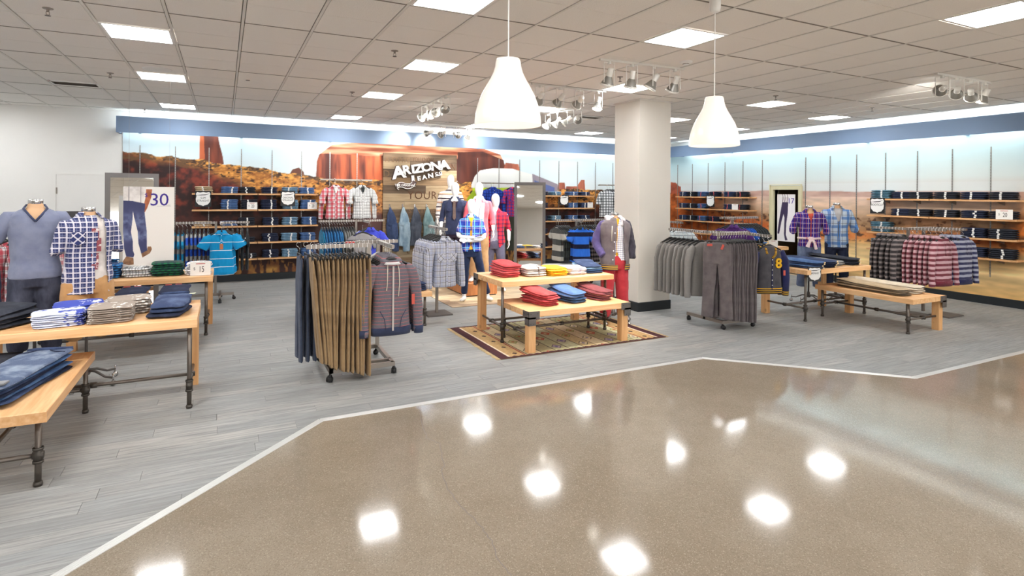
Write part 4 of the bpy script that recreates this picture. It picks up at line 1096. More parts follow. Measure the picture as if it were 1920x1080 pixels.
VRIB = pattern('varsity_rib', S_(40, 42, 60), [('z', 0.03, 0.4, 0.1, S_(236, 180, 40), 1.0)], warp=0.001)
YELLOWLET = flat('gold_felt', S_(236, 182, 40), 0.9)
CREAM = fabric('cream_cord', S_(232, 224, 206))
LILAC = fabric('white_tee', S_(240, 236, 236))

def collar(mat):
    k = 'collar_' + mat.name
    if k not in patched:
        m = MB(); m.rings([oval((0, 0.0, -0.095), 0.056, 0.04, 18), oval((0, -0.004, -0.11), 0.066, 0.05, 18), oval((0, -0.016, -0.15), 0.094, 0.078, 18), oval((0, -0.018, -0.158), 0.092, 0.076, 18), oval((0, -0.004, -0.118), 0.058, 0.043, 18), oval((0, 0, -0.097), 0.05, 0.035, 18)], cap0=False, cap1=False)
        me = m.mesh(k, mat, True)
        cutfaces(me, lambda c, n: c.y < -0.02 and abs(c.x) < 0.016 + max(0, (-0.1 - c.z)) * 0.35)
        patched[k] = me
    return patched[k]
def pocket(parent, mat, x, z, y=-0.082):
    MB().prism([(-0.05, 0), (0.05, 0), (0.05, -0.10), (0, -0.125), (-0.05, -0.10)], -0.003, 0.003, M=STAND).obj('chest_pocket', mat, parent, (x, y, z))
    MB().prism([(-0.052, 0.012), (0.052, 0.012), (0.052, -0.03), (0, -0.05), (-0.052, -0.03)], -0.003, 0.004, M=STAND).obj('pocket_flap', mat, parent, (x, y - 0.003, z))
def placket(parent, mat, z0=-0.16, z1=-0.84, y=-0.078, n=6):
    p = boxobj('placket', mat, (0, y, (z0 + z1) / 2), (0.032, 0.012, z0 - z1), parent)
    b = MB()
    for k in range(n):
        zz = (z0 - z1) / 2 - 0.03 - k * (z0 - z1 - 0.06) / (n - 1); b.tube([(0, -0.006, zz), (0, -0.0085, zz)], 0.006, 8)
    tag(b.obj('button', M_WHITE, p), kind='stuff')
def rowgen(name, cat, shape, mats, p0, p1, n, rz, descr, where, group, clip=False, scale=None, jitter=0.04, drop=0.0):
    """n garments along a bar; the first is the one nearest p0"""
    out = []
    for k in range(n):
        f = k / max(1, n - 1); p = Vector(p0).lerp(Vector(p1), f)
        mat, d = mats[k % len(mats)] if not callable(mats) else mats(k)
        sh = shape[k % len(shape)] if isinstance(shape, list) else shape
        lab = '%s, %s %s' % (d, ordn(k + 1), where)
        o = garment(name, sh, mat, cat, lab, (p.x, p.y, p.z - drop), rz + random.uniform(-jitter, jitter), group, clip)
        if scale: o.scale = scale(k) if callable(scale) else scale
        out.append(o)
    return out

# ---- rack with khaki trousers and the striped hoodie
rack('grey rolling rack with khaki trousers and striped hoodies', (1.3, 6.35), [(1.37, 6.12, 1.375), (1.62, 6.72, 1.375)],
     [((0.74, 6.05, 1.36), (1.39, 6.05, 1.36)), ((1.3, 6.45, 1.36), (1.78, 6.45, 1.36)), ((1.57, 6.46, 1.36), (1.57, 5.86, 1.345)), ((1.37, 6.1, 1.2), (1.62, 6.7, 1.2)), ((1.62, 6.45, 1.34), (1.62, 6.75, 1.34))],
     [((0.98, 5.99), (1.6, 5.99)), ((0.98, 6.76), (1.62, 6.76)), ((1.61, 5.99), (1.63, 6.76)), ((0.98, 5.99), (0.98, 6.76)), ((0.98, 6.12), (1.6, 6.12))],
     [(0.97, 5.98), (1.62, 5.98), (0.97, 6.77), (1.63, 6.77)])
ks = rowgen('khaki_trousers', 'trousers', [PN[0], PN[1]], [(KHAKI, 'khaki trousers on a clip hanger')], (0.79, 6.05, 1.245), (1.33, 6.05, 1.245), 15, PI / 2,
            '', 'from left on the front rack', 'khaki trousers on the front rack', True, scale=lambda k: (1, 1, 0.95 + 0.012 * k), drop=0.0)
for k, o in enumerate(ks): o.rotation_euler.y = 0.0; o.rotation_euler.x = -0.10 * max(0, (6 - k) / 6.0) + random.uniform(-0.015, 0.015); o.rotation_euler.z += random.uniform(-0.1, 0.1)
nv = rowgen('navy_trousers', 'trousers', [PN[1]], [(NAVYP, 'slate blue trousers behind the khaki row')], (0.72, 6.42, 1.23), (0.86, 6.42, 1.23), 3, PI / 2, '', 'from left', 'slate blue trousers on the front rack', True)
for k in range(5):
    y = 5.93 + k * 0.075
    o = garment('striped_hoodie', SH[('hood', k > 0)], HOODIE, 'hoodie', 'front navy hoodie with thin red stripes and white drawstrings' if k == 0 else 'striped navy hoodie hanging %s behind the front one' % ordn(k), (1.57, y, 1.34 + 0.002 * k), random.uniform(-0.03, 0.03), 'striped hoodies on the front rack')
    o.scale = (1.04, 1.0, 1.04)
    rb = MB(); rb.rings([oval((0, 0, z), hw, hd, 24, 2.4) for z, hw, hd in ((-0.79, 0.206, 0.082 if k == 0 else 0.04), (-0.82, 0.208, 0.084 if k == 0 else 0.042), (-0.872, 0.198, 0.076 if k == 0 else 0.036))])
    rb.obj('waist_rib', NAVYRIB, o, smooth=True)
    for s in (-1, 1): MB().tube([(s * 0.278, -0.034, -0.80), (s * 0.279, -0.036, -0.875)], [0.054, 0.048], 12, flat=0.85 if k == 0 else 0.5, up=(0, 1, 0)).obj('cuff', NAVYRIB, o, smooth=True)
    if k == 0:
        for s in (-1, 1):
            MB().tube([(s * 0.05, -0.062, -0.165), (s * 0.058, -0.088, -0.22), (s * 0.062, -0.094, -0.36), (s * 0.06 - 0.01, -0.095, -0.45 - 0.03 * s)], [0.004, 0.005, 0.005, 0.006], 6).obj('drawstring', CREAM, o, smooth=True)
            MB().tube([(s * 0.07, -0.088, -0.80), (s * 0.085, -0.09, -0.70), (s * 0.13, -0.086, -0.62)], 0.004, 6).obj('pocket_edge', NAVYRIB, o, smooth=True)
        MB().box((0, -0.088, -0.5), (0.016, 0.01, 0.64)).obj('zip', flat('zip_tape', S_(196, 186, 180), 0.6), o)
        MB().rings([oval((0, -0.03, -0.14), 0.07, 0.055, 18), oval((0, -0.045, -0.165), 0.085, 0.06, 18), oval((0, -0.045, -0.168), 0.076, 0.05, 18)], cap0=False, cap1=False).obj('hood_lining', LILAC, o, smooth=True)
        inst('price_tag', tag_me, o, (0.205, -0.09, -0.52), (0, 0, 0), (1, 1, 1.4))

# ---- far left rack with aqua polos
rack('grey rolling rack with blue striped polos by the left shelves', (-0.1, 11.3), [(-0.12, 11.32, 1.375)], [((-0.95, 11.34, 1.36), (-0.1, 11.34, 1.36)), ((-0.05, 11.34, 1.36), (0.42, 11.34, 1.36)), ((-0.04, 11.32, 1.36), (-0.03, 10.85, 1.36))],
     [((-0.5, 11.3), (0.15, 11.3)), ((-0.05, 11.0), (-0.05, 11.6))], [(-0.5, 11.3), (0.16, 11.3), (-0.05, 10.98), (-0.05, 11.62)])
for k in range(5):
    o = garment('polo_shirt', SH[('short', k > 0)], AQUA, 'polo shirt', 'front aqua polo with thin white stripes and paper tag' if k == 0 else 'aqua striped polo %s behind the front polo' % ordn(k), (-0.03 + 0.012 * k, 10.88 + 0.07 * k, 1.35), 0.0, 'aqua polos on the left rack')
    o.scale = (1.04, 1, 1.02)
    if k == 0:
        inst('collar', collar(AQUA), o); placket(o, AQUA, -0.15, -0.34, -0.08, 3); MB().box((0, -0.09, -0.36), (0.05, 0.004, 0.09), b=0.001).obj('price_tag', flat('kraft_tag', S_(190, 120, 80), 0.8), o)
rowgen('striped_polo', 'polo shirt', SH[('short', True)], lambda k: (SKYGREY, 'cyan and grey banded polo') if k < 5 else (ROYGREY, 'royal blue and grey banded polo'), (-0.88, 11.34, 1.35), (-0.24, 11.34, 1.35), 11, PI / 2, '', 'from left beside the poster', 'banded polos on the left rack')
rowgen('dark_tee', 't-shirt', SH[('short', True)], [(COAL, 'dark tee half hidden behind the aqua polos')], (0.06, 11.34, 1.35), (0.38, 11.34, 1.35), 5, PI / 2, '', 'from left', 'dark tees on the left rack')

# ---- rack of blue and grey tees below the plaid faceouts
rack('grey rack of blue and grey tees under the plaid wall shirts', (2.15, 11.3), [(2.3, 11.32, 1.38)], [((1.6, 11.32, 1.36), (2.3, 11.32, 1.36)), ((2.3, 11.32, 1.36), (2.85, 11.32, 1.36)), ((2.44, 11.32, 1.36), (2.46, 10.9, 1.35))],
     [((1.9, 11.3), (2.6, 11.3)), ((2.3, 11.0), (2.3, 11.6))], [(1.9, 11.3), (2.6, 11.3), (2.3, 11.0), (2.3, 11.6)])
rowgen('plain_tee', 't-shirt', SH[('short', True)], lambda k: (TEETEAL, 'teal tee') if k < 1 else ((TEEBLUE, 'ocean blue tee') if k < 8 else (TEEGREY, 'grey tee')), (1.66, 11.32, 1.35), (2.24, 11.32, 1.35), 13, PI / 2, '', 'from left on the tee rack', 'tees on the rack under the plaid shirts')
for k in range(3):
    o = garment('royal_polo', SH[('short', k > 0)], ROYAL if k < 2 else WHITESTR, 'polo shirt', ['royal blue polo facing out on the tee rack', 'royal blue polo just behind the front royal polo', 'pale polo behind the royal blue polos'][k], (2.5, 10.95 + 0.08 * k, 1.345), 0.0, 'polos on the tee rack')
    if k == 0: inst('collar', collar(ROYAL), o)
o = garment('chest_stripe_polo', SH[('short', True)], CHEST, 'polo shirt', 'grey polo with red chest stripe left of the royal polo', (2.33, 10.86, 1.28), 0.0, 'polos on the tee rack')

# ---- stand of grey plaid shirts
rack('single post stand with grey plaid shirts and square base', (3.02, 8.63), [(3.02, 8.63, 1.38)], [((3.02, 8.2, 1.355), (3.02, 9.05, 1.37))], plates=[(3.02, 8.63, 0.4, 0.38)])
for k in range(9):
    o = garment('plaid_shirt', SH[('long', k > 0)], PLAIDGREY, 'shirt', 'front grey window plaid shirt on the square based stand' if k == 0 else 'grey plaid shirt %s behind the front one on the stand' % ordn(k), (3.02 + random.uniform(-0.01, 0.01), 8.26 + 0.085 * k, 1.35), random.uniform(-0.04, 0.04) + 0.05, 'grey plaid shirts on the stand')
    if k == 0:
        inst('collar', collar(PLAIDGREY), o); placket(o, PLAIDGREY)
        d45 = pattern('grey_window_plaid_bias', S_(206, 208, 218), [('x', 0.06, 0.3, 0.1, S_(170, 178, 208), 0.5), ('z', 0.06, 0.10, 0.3, S_(66, 58, 58), 0.85), ('x', 0.06, 0.10, 0.3, S_(66, 58, 58), 0.85)], rot=PI / 4)
        for s in (-1, 1): pocket(o, d45, s * 0.105, -0.36)

# ---- rack of banded shirts by the centre shelves
rack('grey rack of banded shirts left of the varsity jacket form', (6.75, 10.3), [(6.72, 10.32, 1.38)], [((6.2, 10.32, 1.36), (7.5, 10.32, 1.36)), ((6.62, 10.3, 1.36), (6.6, 9.9, 1.35))],
     [((6.4, 10.3), (7.1, 10.3)), ((6.72, 10.0), (6.72, 10.6))], [(6.4, 10.3), (7.1, 10.3), (6.72, 10.0), (6.72, 10.6)])
rowgen('dark_polo', 'polo shirt', SH[('short', True)], lambda k: (LIGHTBAND, 'pale and charcoal banded polo') if k < 2 else (DARKGREY, 'charcoal polo'), (6.24, 10.32, 1.35), (6.52, 10.32, 1.35), 7, PI / 2, '', 'from left on the centre rack', 'dark polos on the centre rack')
for k in range(4):
    o = garment('rugby_polo', SH[('short', k > 0)], NAVYSTR, 'polo shirt', 'front bright blue polo with broad navy bands' if k == 0 else 'blue and navy banded polo %s behind the front one' % ordn(k), (6.6 + 0.01 * k, 9.93 + 0.07 * k, 1.345), -0.3, 'blue banded polos on the centre rack')
    if k == 0: inst('collar', collar(COAL), o)
rowgen('banded_shirt', 'shirt', SH[('long', True)], lambda k: (GREYBLK, 'brown and black banded shirt') if k < 5 else (LAVBLK, 'lavender and navy banded shirt'), (6.84, 10.32, 1.35), (7.42, 10.32, 1.35), 11, PI / 2, '', 'from left on the centre rack', 'banded shirts on the centre rack')

# ---- rack with grey sweaters, grey trousers and varsity jackets
rack('grey rolling rack with grey sweaters, trousers and varsity jackets', (6.7, 6.3), [(6.62, 6.28, 1.375)], [((6.44, 6.32, 1.36), (6.44, 7.15, 1.36)), ((6.62, 6.28, 1.36), (6.44, 6.34, 1.36)), ((6.18, 5.96, 1.36), (6.9, 5.96, 1.36)), ((6.62, 6.28, 1.36), (6.62, 5.96, 1.36)), ((6.62, 6.28, 1.35), (7.24, 6.28, 1.33)), ((7.24, 6.3, 1.33), (7.24, 5.86, 1.3))],
     [((6.36, 5.95), (6.36, 6.62)), ((6.36, 5.95), (6.92, 5.9)), ((6.92, 5.9), (6.92, 6.6)), ((6.36, 6.28), (6.92, 6.28))], [(6.36, 5.95), (6.38, 6.64), (6.92, 5.89), (6.92, 6.62)])
for k in range(8):
    o = garment('grey_sweater', SH[('long', k > 0)], GREYK, 'sweater', 'grey knit sweater, %s from the front beside the column' % ordn(k + 1), (6.36, 6.36 + 0.095 * k, 1.35), random.uniform(-0.05, 0.05) - 0.1, 'grey sweaters on the right rack')
    o.scale = (1.02, 1, 1.08)
gp = rowgen('grey_trousers', 'trousers', [PN[2], PN[0], PN[1]], [(GREYP, 'grey trousers on a clip hanger')], (6.24, 5.96, 1.235), (6.84, 5.96, 1.235), 12, -PI / 2, '', 'from left on the right rack', 'grey trousers on the right rack', True, scale=lambda k: (1, 1, 0.98 + 0.008 * k), jitter=0.08)
gp[0].rotation_euler.z = -1.15; gp[0].location.y -= 0.02
inst('price_tag', tag_me, gp[0], (0.08, -0.03, -0.05), (0, 0.4, 0)); inst('price_tag', tag_me, gp[0], (-0.1, -0.03, -0.03), (0, 1.5, 0))
for k in range(4):
    sh = SH[('vest', k > 0)]
    o = garment('varsity_jacket', sh, VARSITY, 'jacket', 'front charcoal varsity jacket with gold number 8' if k == 0 else 'charcoal varsity jacket %s behind the front one' % ordn(k), (7.24, 5.9 + 0.085 * k, 1.29), -0.3, 'varsity jackets on the right rack')
    kk = 1.0 if k == 0 else 0.5
    for s in (-1, 1):
        MB().tube([(s * 0.185, 0, -0.21), (s * 0.25, 0, -0.36), (s * 0.268, -0.01, -0.6), (s * 0.265, -0.015, -0.80)], [0.06, 0.074, 0.062, 0.05], 12, flat=0.78 * kk, up=(0, 1, 0)).obj('sleeve', VSLEEVE, o, smooth=True)
        MB().tube([(s * 0.264, -0.015, -0.79), (s * 0.264, -0.015, -0.865)], [0.054, 0.046], 12, flat=0.8 * kk, up=(0, 1, 0)).obj('cuff', VRIB, o, smooth=True)
    MB().rings([oval((0, 0, z), hw, hd * kk, 24, 2.4) for z, hw, hd in ((-0.74, 0.21, 0.084), (-0.77, 0.212, 0.086), (-0.825, 0.204, 0.078))]).obj('waist_rib', VRIB, o, smooth=True)
    c = MB(); c.tube([(-0.075, -0.075, -0.24), (-0.08, -0.05, -0.17), (-0.06, 0.02, -0.125), (0, 0.035, -0.12), (0.06, 0.02, -0.125), (0.08, -0.05, -0.17), (0.06, -0.078, -0.24), (0.005, -0.084, -0.3)], 0.017, 8)
    c.obj('rib_collar', pattern('varsity_collar', S_(40, 42, 60), [('z', 0.018, 0.5, 0, S_(236, 180, 40), 1.0)], warp=0.0), o, smooth=True)
    if k == 0:
        text('8', 0.2, YELLOWLET, o, (0.1, -0.088, -0.38), name='number_patch', extrude=0.004, bold=0.006)
        b = MB()
        for i in range(6): b.tube([(0.0, -0.085, -0.32 - i * 0.075), (0, -0.091, -0.32 - i * 0.075)], 0.007, 8)
        tag(b.obj('snap', M_CHROME, o), kind='stuff'); MB().box((0, -0.083, -0.53), (0.012, 0.008, 0.46)).obj('placket', VSLEEVE, o)
        inst('price_tag', tag_me, o, (0.215, -0.06, -0.52))

# ---- striped hoodies on the right
rack('grey rack of striped hoodies with two dark base plates', (10.12, 5.4), [(9.98, 5.46, 1.40), (10.38, 5.44, 1.40)], [((9.92, 5.46, 1.39), (9.86, 5.95, 1.39)), ((9.9, 5.46, 1.39), (10.66, 5.46, 1.39)), ((10.13, 4.98, 1.39), (10.08, 5.46, 1.39)), ((10.66, 4.95, 1.39), (10.63, 5.46, 1.39))],
     plates=[(9.98, 5.4, 0.4, 0.3), (10.42, 5.12, 0.42, 0.3)])
for (X, y0, n, mat, nm) in ((9.93, 5.5, 5, HOODBLK, 'black and taupe'), (10.12, 5.03, 6, HOODMAR, 'maroon and rose'), (10.66, 5.0, 4, HOODNAV, 'navy and slate')):
    for k in range(n):
        o = garment('striped_hoodie', SH[('hood', k > 0)], mat, 'hoodie', ('front %s striped hoodie on the right rack' % nm) if k == 0 else '%s striped hoodie, %s behind the front one' % (nm, ordn(k)), (X + random.uniform(-0.01, 0.01) - 0.012 * k, y0 + 0.08 * k, 1.385), random.uniform(-0.06, 0.06) - 0.12, nm + ' striped hoodies')
        if k == 0:
            for s in (-1, 1): MB().tube([(s * 0.045, -0.066, -0.17), (s * 0.05, -0.09, -0.24), (s * 0.048, -0.092, -0.4)], 0.0045, 6).obj('drawstring', mat, o, smooth=True)
            dark = {'black and taupe': S_(40, 34, 40), 'maroon and rose': S_(120, 46, 62), 'navy and slate': S_(42, 48, 90)}[nm]
            MB().rings([oval((0, 0, z), hw, hd, 24, 2.4) for z, hw, hd in ((-0.79, 0.206, 0.082), (-0.82, 0.208, 0.084), (-0.87, 0.198, 0.076))]).obj('waist_rib', fabric('rib_' + nm[:4], dark), o, smooth=True)

# ---- racks behind the column and at far left
rack('rack of white striped tees right behind the column', (8.14, 9.0), [(8.14, 9.1, 1.38)], [((8.14, 8.65, 1.36), (8.14, 9.45, 1.36))], plates=[(8.14, 9.1, 0.4, 0.38)])
for k in range(6):
    garment('striped_tee', SH[('short', k > 0)], WHITESTR, 't-shirt', 'front white tee with thin grey stripes behind the column' if k == 0 else 'white striped tee %s behind the front one' % ordn(k), (8.14, 8.7 + 0.1 * k, 1.35), -0.5, 'white striped tees')
rack('grey rack with a purple polo behind the grey trousers', (8.3, 7.55), [(8.35, 7.6, 1.52)], [((8.02, 7.58, 1.5), (9.0, 7.58, 1.5)), ((8.12, 7.58, 1.5), (8.1, 7.3, 1.5))],
     [((8.0, 7.6), (8.8, 7.6)), ((8.35, 7.3), (8.35, 7.9))], [(8.0, 7.6), (8.8, 7.6), (8.35, 7.3), (8.35, 7.9)])
for k in range(2): 
    o = garment('purple_polo', SH[('short', k > 0)], PURPLE, 'polo shirt', 'front purple polo above the grey trousers' if k == 0 else 'purple polo behind the front purple polo', (8.1, 7.34 + 0.08 * k, 1.49), -0.75, 'purple polos')
    if k == 0: inst('collar', collar(PURPLE), o)
rowgen('dark_shirt', 'shirt', SH[('short', True)], lambda k: (COBALT, 'cobalt blue shirt') if k < 4 else (COAL, 'coal black shirt'), (8.42, 7.58, 1.49), (8.95, 7.58, 1.49), 9, PI / 2, '', 'from left behind the grey trousers', 'dark shirts beside the purple polos')
rack('rack of red plaid shirts behind the left headless forms', (-2.5, 8.95), [(-2.6, 8.95, 1.45)], [((-3.2, 8.95, 1.43), (-1.95, 8.95, 1.43))], [((-3.0, 8.95), (-2.0, 8.95)), ((-2.6, 8.6), (-2.6, 9.3))], [(-3.0, 8.95), (-2.0, 8.95), (-2.6, 8.6), (-2.6, 9.3)])
rowgen('red_plaid_shirt', 'shirt', [SH[('long', True)]], [(PLAIDRED, 'red and white plaid shirt')], (-2.75, 8.95, 1.42), (-2.02, 8.95, 1.42), 9, 0.9, '', 'from left behind the grey tee form', 'red plaid shirts at far left', jitter=0.1)
o = garment('dark_jacket', SH[('jacket', False)], fabric('ink_navy', S_(34, 40, 66)), 'jacket', 'dark navy jacket at the left edge beside the grey tee', (-2.5, 8.1, 1.5), 0.3, 'dark jackets at far left')
rack('slim stand holding the dark navy jacket at the left edge', (-2.5, 8.22), [(-2.5, 8.25, 1.52)], [((-2.5, 8.05, 1.51), (-2.5, 8.3, 1.51))], plates=[(-2.5, 8.25, 0.34, 0.34)])

# ---- wall faceouts
def wallbar(x0, x1, z, lab):
    r = thing('display_bar', lab, 'display bar', ((x0 + x1) / 2, 13.2, z), 0, 'bars on the back wall')
    boxobj('bar', M_RACK, (0, 0, 0), (x1 - x0, 0.022, 0.034), r)
    for s in (-0.5, 0.5):
        MB().box((s * (x1 - x0) * 0.5, 0.17, 0), (0.02, 0.35, 0.03)).obj('wall_bracket', M_RACK, r)
    for s in (-0.25, 0.25): MB().tube([(s * (x1 - x0), 0, 0), (s * (x1 - x0), -0.13, 0.0), (s * (x1 - x0), -0.15, 0.015)], 0.009, 8).obj('peg', M_CHROME, r)
    return r
wallbar(1.9, 3.04, 2.19, 'grey wall bar holding red and white plaid shirts')
wallbar(5.72, 6.95, 2.17, 'grey wall bar behind the mannequins')
wallbar(9.35, 10.2, 2.17, 'grey wall bar with black and white plaid shirts')
wallbar(1.95, 3.0, 1.42, 'lower grey wall bar above the tee rack')
wl = [('plaid_shirt', PLAIDRED, 2.19, 'red and white plaid shirt facing out on the wall', 'rolled', LILAC), ('plaid_shirt', PLAIDWHITE, 2.77, 'white and black plaid shirt facing out on the wall', 'rolled', COAL),
      ('plaid_shirt', REDBLUE, 6.55, 'red and blue checked shirt facing out beside the mirror', 'rolled', NAVYP), ('plaid_shirt', BLUECHK, 6.0, 'blue checked shirt on the wall behind the pink cardigan', 'long', None)]
for nm, mat, X, lab, sh, inner in wl:
    for k in range(2):
        o = garment(nm, SH[(sh, False)] if k == 0 else SH[('long', True)], mat, 'shirt', lab if k == 0 else lab.replace('facing out', 'just behind the front one').replace('on the wall behind', 'hanging second, behind'), (X, 13.0 + 0.1 * k, 2.17), 0.0, 'plaid shirts on the back wall')
        o.scale = (1.06, 1, 0.98)
        if k == 0:
            inst('collar', collar(mat), o); placket(o, mat)
            for s in (-1, 1): pocket(o, mat, s * 0.105, -0.36)
            if inner: MB().prism([(-0.045, 0.0), (0.045, 0.0), (0.03, -0.08), (0, -0.17), (-0.03, -0.08)], -0.004, 0.004, M=STAND).obj('inner_tee', inner, o, (0, -0.085, -0.13))
for k in range(5):
    X = 9.48 + 0.11 * k
    o = garment('plaid_shirt', SH[('rolled', False)] if k == 0 else SH[('long', True)], BUFFALO, 'shirt', 'black and white checked shirt, %s from left on the wall bar' % ordn(k + 1), (X, 13.0 + 0.03 * k, 2.15), -0.25, 'black and white checked shirts')
    o.scale = (1.0, 1, 1.0)
# ---------------------------------------------------------------- folded clothes
def slab(w, d, t, seed=0, n=10, taper=0.0, wave=0.004, lift=0.0, bulge=0.0):
    """one folded garment lying flat: closed, rounded edges, slightly wavy; origin at the centre of its underside"""
    rnd = random.Random(seed); mb = MB(); top = []; bot = []
    for j in range(n + 1):
        v = math.sin((-1 + 2 * j / n) * PI / 2)
        for i in range(n + 1):
            u = math.sin((-1 + 2 * i / n) * PI / 2)
            e = (max(0.0, 1 - abs(u) ** 9) * max(0.0, 1 - abs(v) ** 9)) ** 0.5
            ww = w / 2 * (1 - taper * (0.5 - 0.5 * v))
            cr = 1 - 0.05 * (u * u) * (v * v)
            nz = mnoise.noise(Vector((u * 1.7 + seed * 3.1, v * 1.7, seed * 1.3)))
            x = u * ww * math.sqrt(1 - 0.16 * v ** 6) + 0.014 * mnoise.noise(Vector((v * 2.2, seed, 1.0))); y = v * d / 2 * math.sqrt(1 - 0.16 * u ** 6) + 0.014 * mnoise.noise(Vector((u * 2.2, seed, 5.0)))
            z = lift * (0.5 + 0.5 * v) ** 2 + bulge * (1 - u * u) * (1 - v * v)
            top.append((x, y, t / 2 + t / 2 * e + z + nz * wave)); bot.append((x, y, t / 2 - t / 2 * e + z + (nz * wave if lift or bulge else 0)))
    m = n + 1; N = m * m; fs = []
    for j in range(n):
        for i in range(n):
            a = j * m + i; fs.append((a, a + 1, a + m + 1, a + m)); fs.append((N + a, N + a + m, N + a + m + 1, N + a + 1))
    edge = [i for i in range(m)] + [j * m + n for j in range(1, m)] + [n * m + i for i in range(n - 1, -1, -1)] + [j * m for j in range(n - 1, 0, -1)]
    for k in range(len(edge)):
        a, b = edge[k], edge[(k + 1) % len(edge)]; fs.append((b, a, N + a, N + b))
    mb.add(top + bot, fs); return mb
slabs = {}
def slab_me(key, mat):
    k = (key, mat.name)
    if k not in slabs:
        slabs[k] = slab(*key[:3], **dict(key[3])).mesh('folded', mat, True)
    return slabs[k]
def stack(name, cat, mats, n, loc, rz, w, d, t, where, group, taper=0.0, lift=0.0, bulge=0.0, jit=0.016, desc=None, wave=0.006, lifts=True):
    """n folded garments, each an object; counted from the bottom"""
    out = []
    for k in range(n):
        mat, dsc = mats[k % len(mats)]
        f = (k / max(1, n - 1)) if lifts else 1.0
        key = (w, d, t, (('seed', k % 4 + int(w * 100)), ('taper', taper), ('lift', lift * f), ('bulge', bulge * f), ('wave', wave)))
        o = inst(name, slab_me(key, mat), None, (loc[0] + random.uniform(-jit, jit), loc[1] + random.uniform(-jit, jit), loc[2] + k * t * 0.97 + 0.001), (0, 0, rz + random.uniform(-0.07, 0.07)))
        tag(o, '%s, %s' % (dsc, where if n == 1 else ('top of ' if k == n - 1 else ordn(k + 1) + ' from bottom of ') + where), cat, group)
        out.append(o)
    return out
# denims
D_BLK = denim('denim_black', S_(42, 45, 54), S_(74, 77, 88), 0.62)
D_NAVY = denim('denim_navy', S_(46, 58, 88), S_(86, 102, 138), 0.6)
D_MID = denim('denim_mid', S_(62, 92, 142), S_(112, 144, 188), 0.55)
D_LITE = denim('denim_light', S_(86, 122, 152), S_(140, 172, 194), 0.52)
D_TEAL = denim('denim_teal', S_(60, 98, 118), S_(110, 146, 162), 0.55)
D_FADE = denim('denim_faded', S_(48, 66, 104), S_(176, 190, 206), 0.60, 3.2)
D_INK = denim('denim_ink', S_(40, 46, 66), S_(66, 72, 98), 0.62)
BEIGE = fabric('beige_canvas', S_(196, 172, 138)); STONE = fabric('stone_canvas', S_(226, 212, 190)); OLIVE = fabric('olive_canvas', S_(110, 90, 64))
RED = fabric('brick_red_twill', S_(206, 84, 84), S_(190, 66, 70)); REDD = fabric('crimson_twill', S_(206, 72, 76), S_(176, 52, 62))
STEEL = fabric('steel_blue_twill', S_(98, 132, 186), S_(80, 112, 166)); STEELD = fabric('navy_blue_twill', S_(58, 92, 136))
SALMON = fabric('salmon_twill', S_(196, 118, 108), S_(172, 92, 86)); ROSE = fabric('dark_rose_twill', S_(140, 68, 72))
def smat(name, base, ink, thr=0.6, sc=16.0):
    """printed tee: ink blots"""
    if name in MATS: return MATS[name]
    t = NT(name); v = t.coord(); m = t.ramp(t.noise(v, sc, 4.0, 0.6), [(thr, (0, 0, 0, 1)), (thr + 0.03, (1, 1, 1, 1))])
    t.bump(t.noise(v, 30.0), 0.2, 0.006)
    MATS[name] = t.set(Base_Color=t.mix(m, base, ink), Roughness=0.95, Specular_IOR_Level=0.2); return MATS[name]
TEE_BW = smat('blue_white_print', S_(208, 214, 232), S_(70, 84, 170), 0.56, 9.0); TEE_BLUE = smat('blue_print', S_(72, 86, 172), S_(226, 230, 240), 0.6, 11.0)
TEE_TAUPE = smat('taupe_print', S_(158, 146, 136), S_(232, 228, 222), 0.6, 18.0); TEE_BRN = smat('brown_grey_print', S_(206, 200, 196), S_(92, 70, 66), 0.56, 12.0)
YELLOW = smat('yellow_print', S_(246, 196, 56), S_(214, 140, 50), 0.66, 14.0); PINKW = smat('white_lilac_print', S_(240, 236, 238), S_(206, 190, 216), 0.56, 12.0)
GREENPL = pattern('green_plaid', S_(24, 106, 66), [('x', 0.07, 0.4, 0, S_(16, 40, 60), 0.7), ('z', 0.03, 0.4, 0, S_(14, 40, 48), 0.7), ('y', 0.07, 0.4, 0.2, S_(16, 40, 60), 0.6)])
BLUEPL = pattern('blue_plaid', S_(40, 124, 190), [('x', 0.06, 0.4, 0, S_(20, 42, 90), 0.7), ('z', 0.03, 0.4, 0, S_(20, 42, 90), 0.7), ('y', 0.06, 0.4, 0.2, S_(20, 42, 90), 0.6)])
WHITEPAT = smat('white_grey_print', S_(232, 230, 230), S_(140, 140, 150), 0.54, 24.0)

# -- centre high table, left to right
stack('folded_pants', 'pants', [(RED, 'brick red folded pants'), (REDD, 'deep red folded pants')], 6, (3.42, 6.98, 0.802), 0.12, 0.3, 0.4, 0.027, 'red stack, left end of rug table', 'red pants on the high rug table', 0.12, 0.045, 0.02, jit=0.02, wave=0.009)
stack('folded_shirt', 'shirt', [(TEE_BRN, 'white and brown patterned folded shirt')], 4, (3.76, 6.9, 0.802), -0.05, 0.3, 0.36, 0.03, 'patterned stack beside red pants', 'patterned shirts on the high rug table', 0, 0, 0.03)
stack('folded_tee', 't-shirt', [(YELLOW, 'yellow printed folded tee')], 5, (4.07, 6.82, 0.802), 0.04, 0.3, 0.36, 0.022, 'yellow stack on rug table', 'yellow tees', 0.05, 0.0, 0.015)
stack('folded_tee', 't-shirt', [(PINKW, 'white and lilac folded tee')], 5, (4.38, 6.82, 0.802), -0.04, 0.29, 0.36, 0.02, 'pale stack beside yellow tees', 'pale tees', 0.05, 0.0, 0.012)
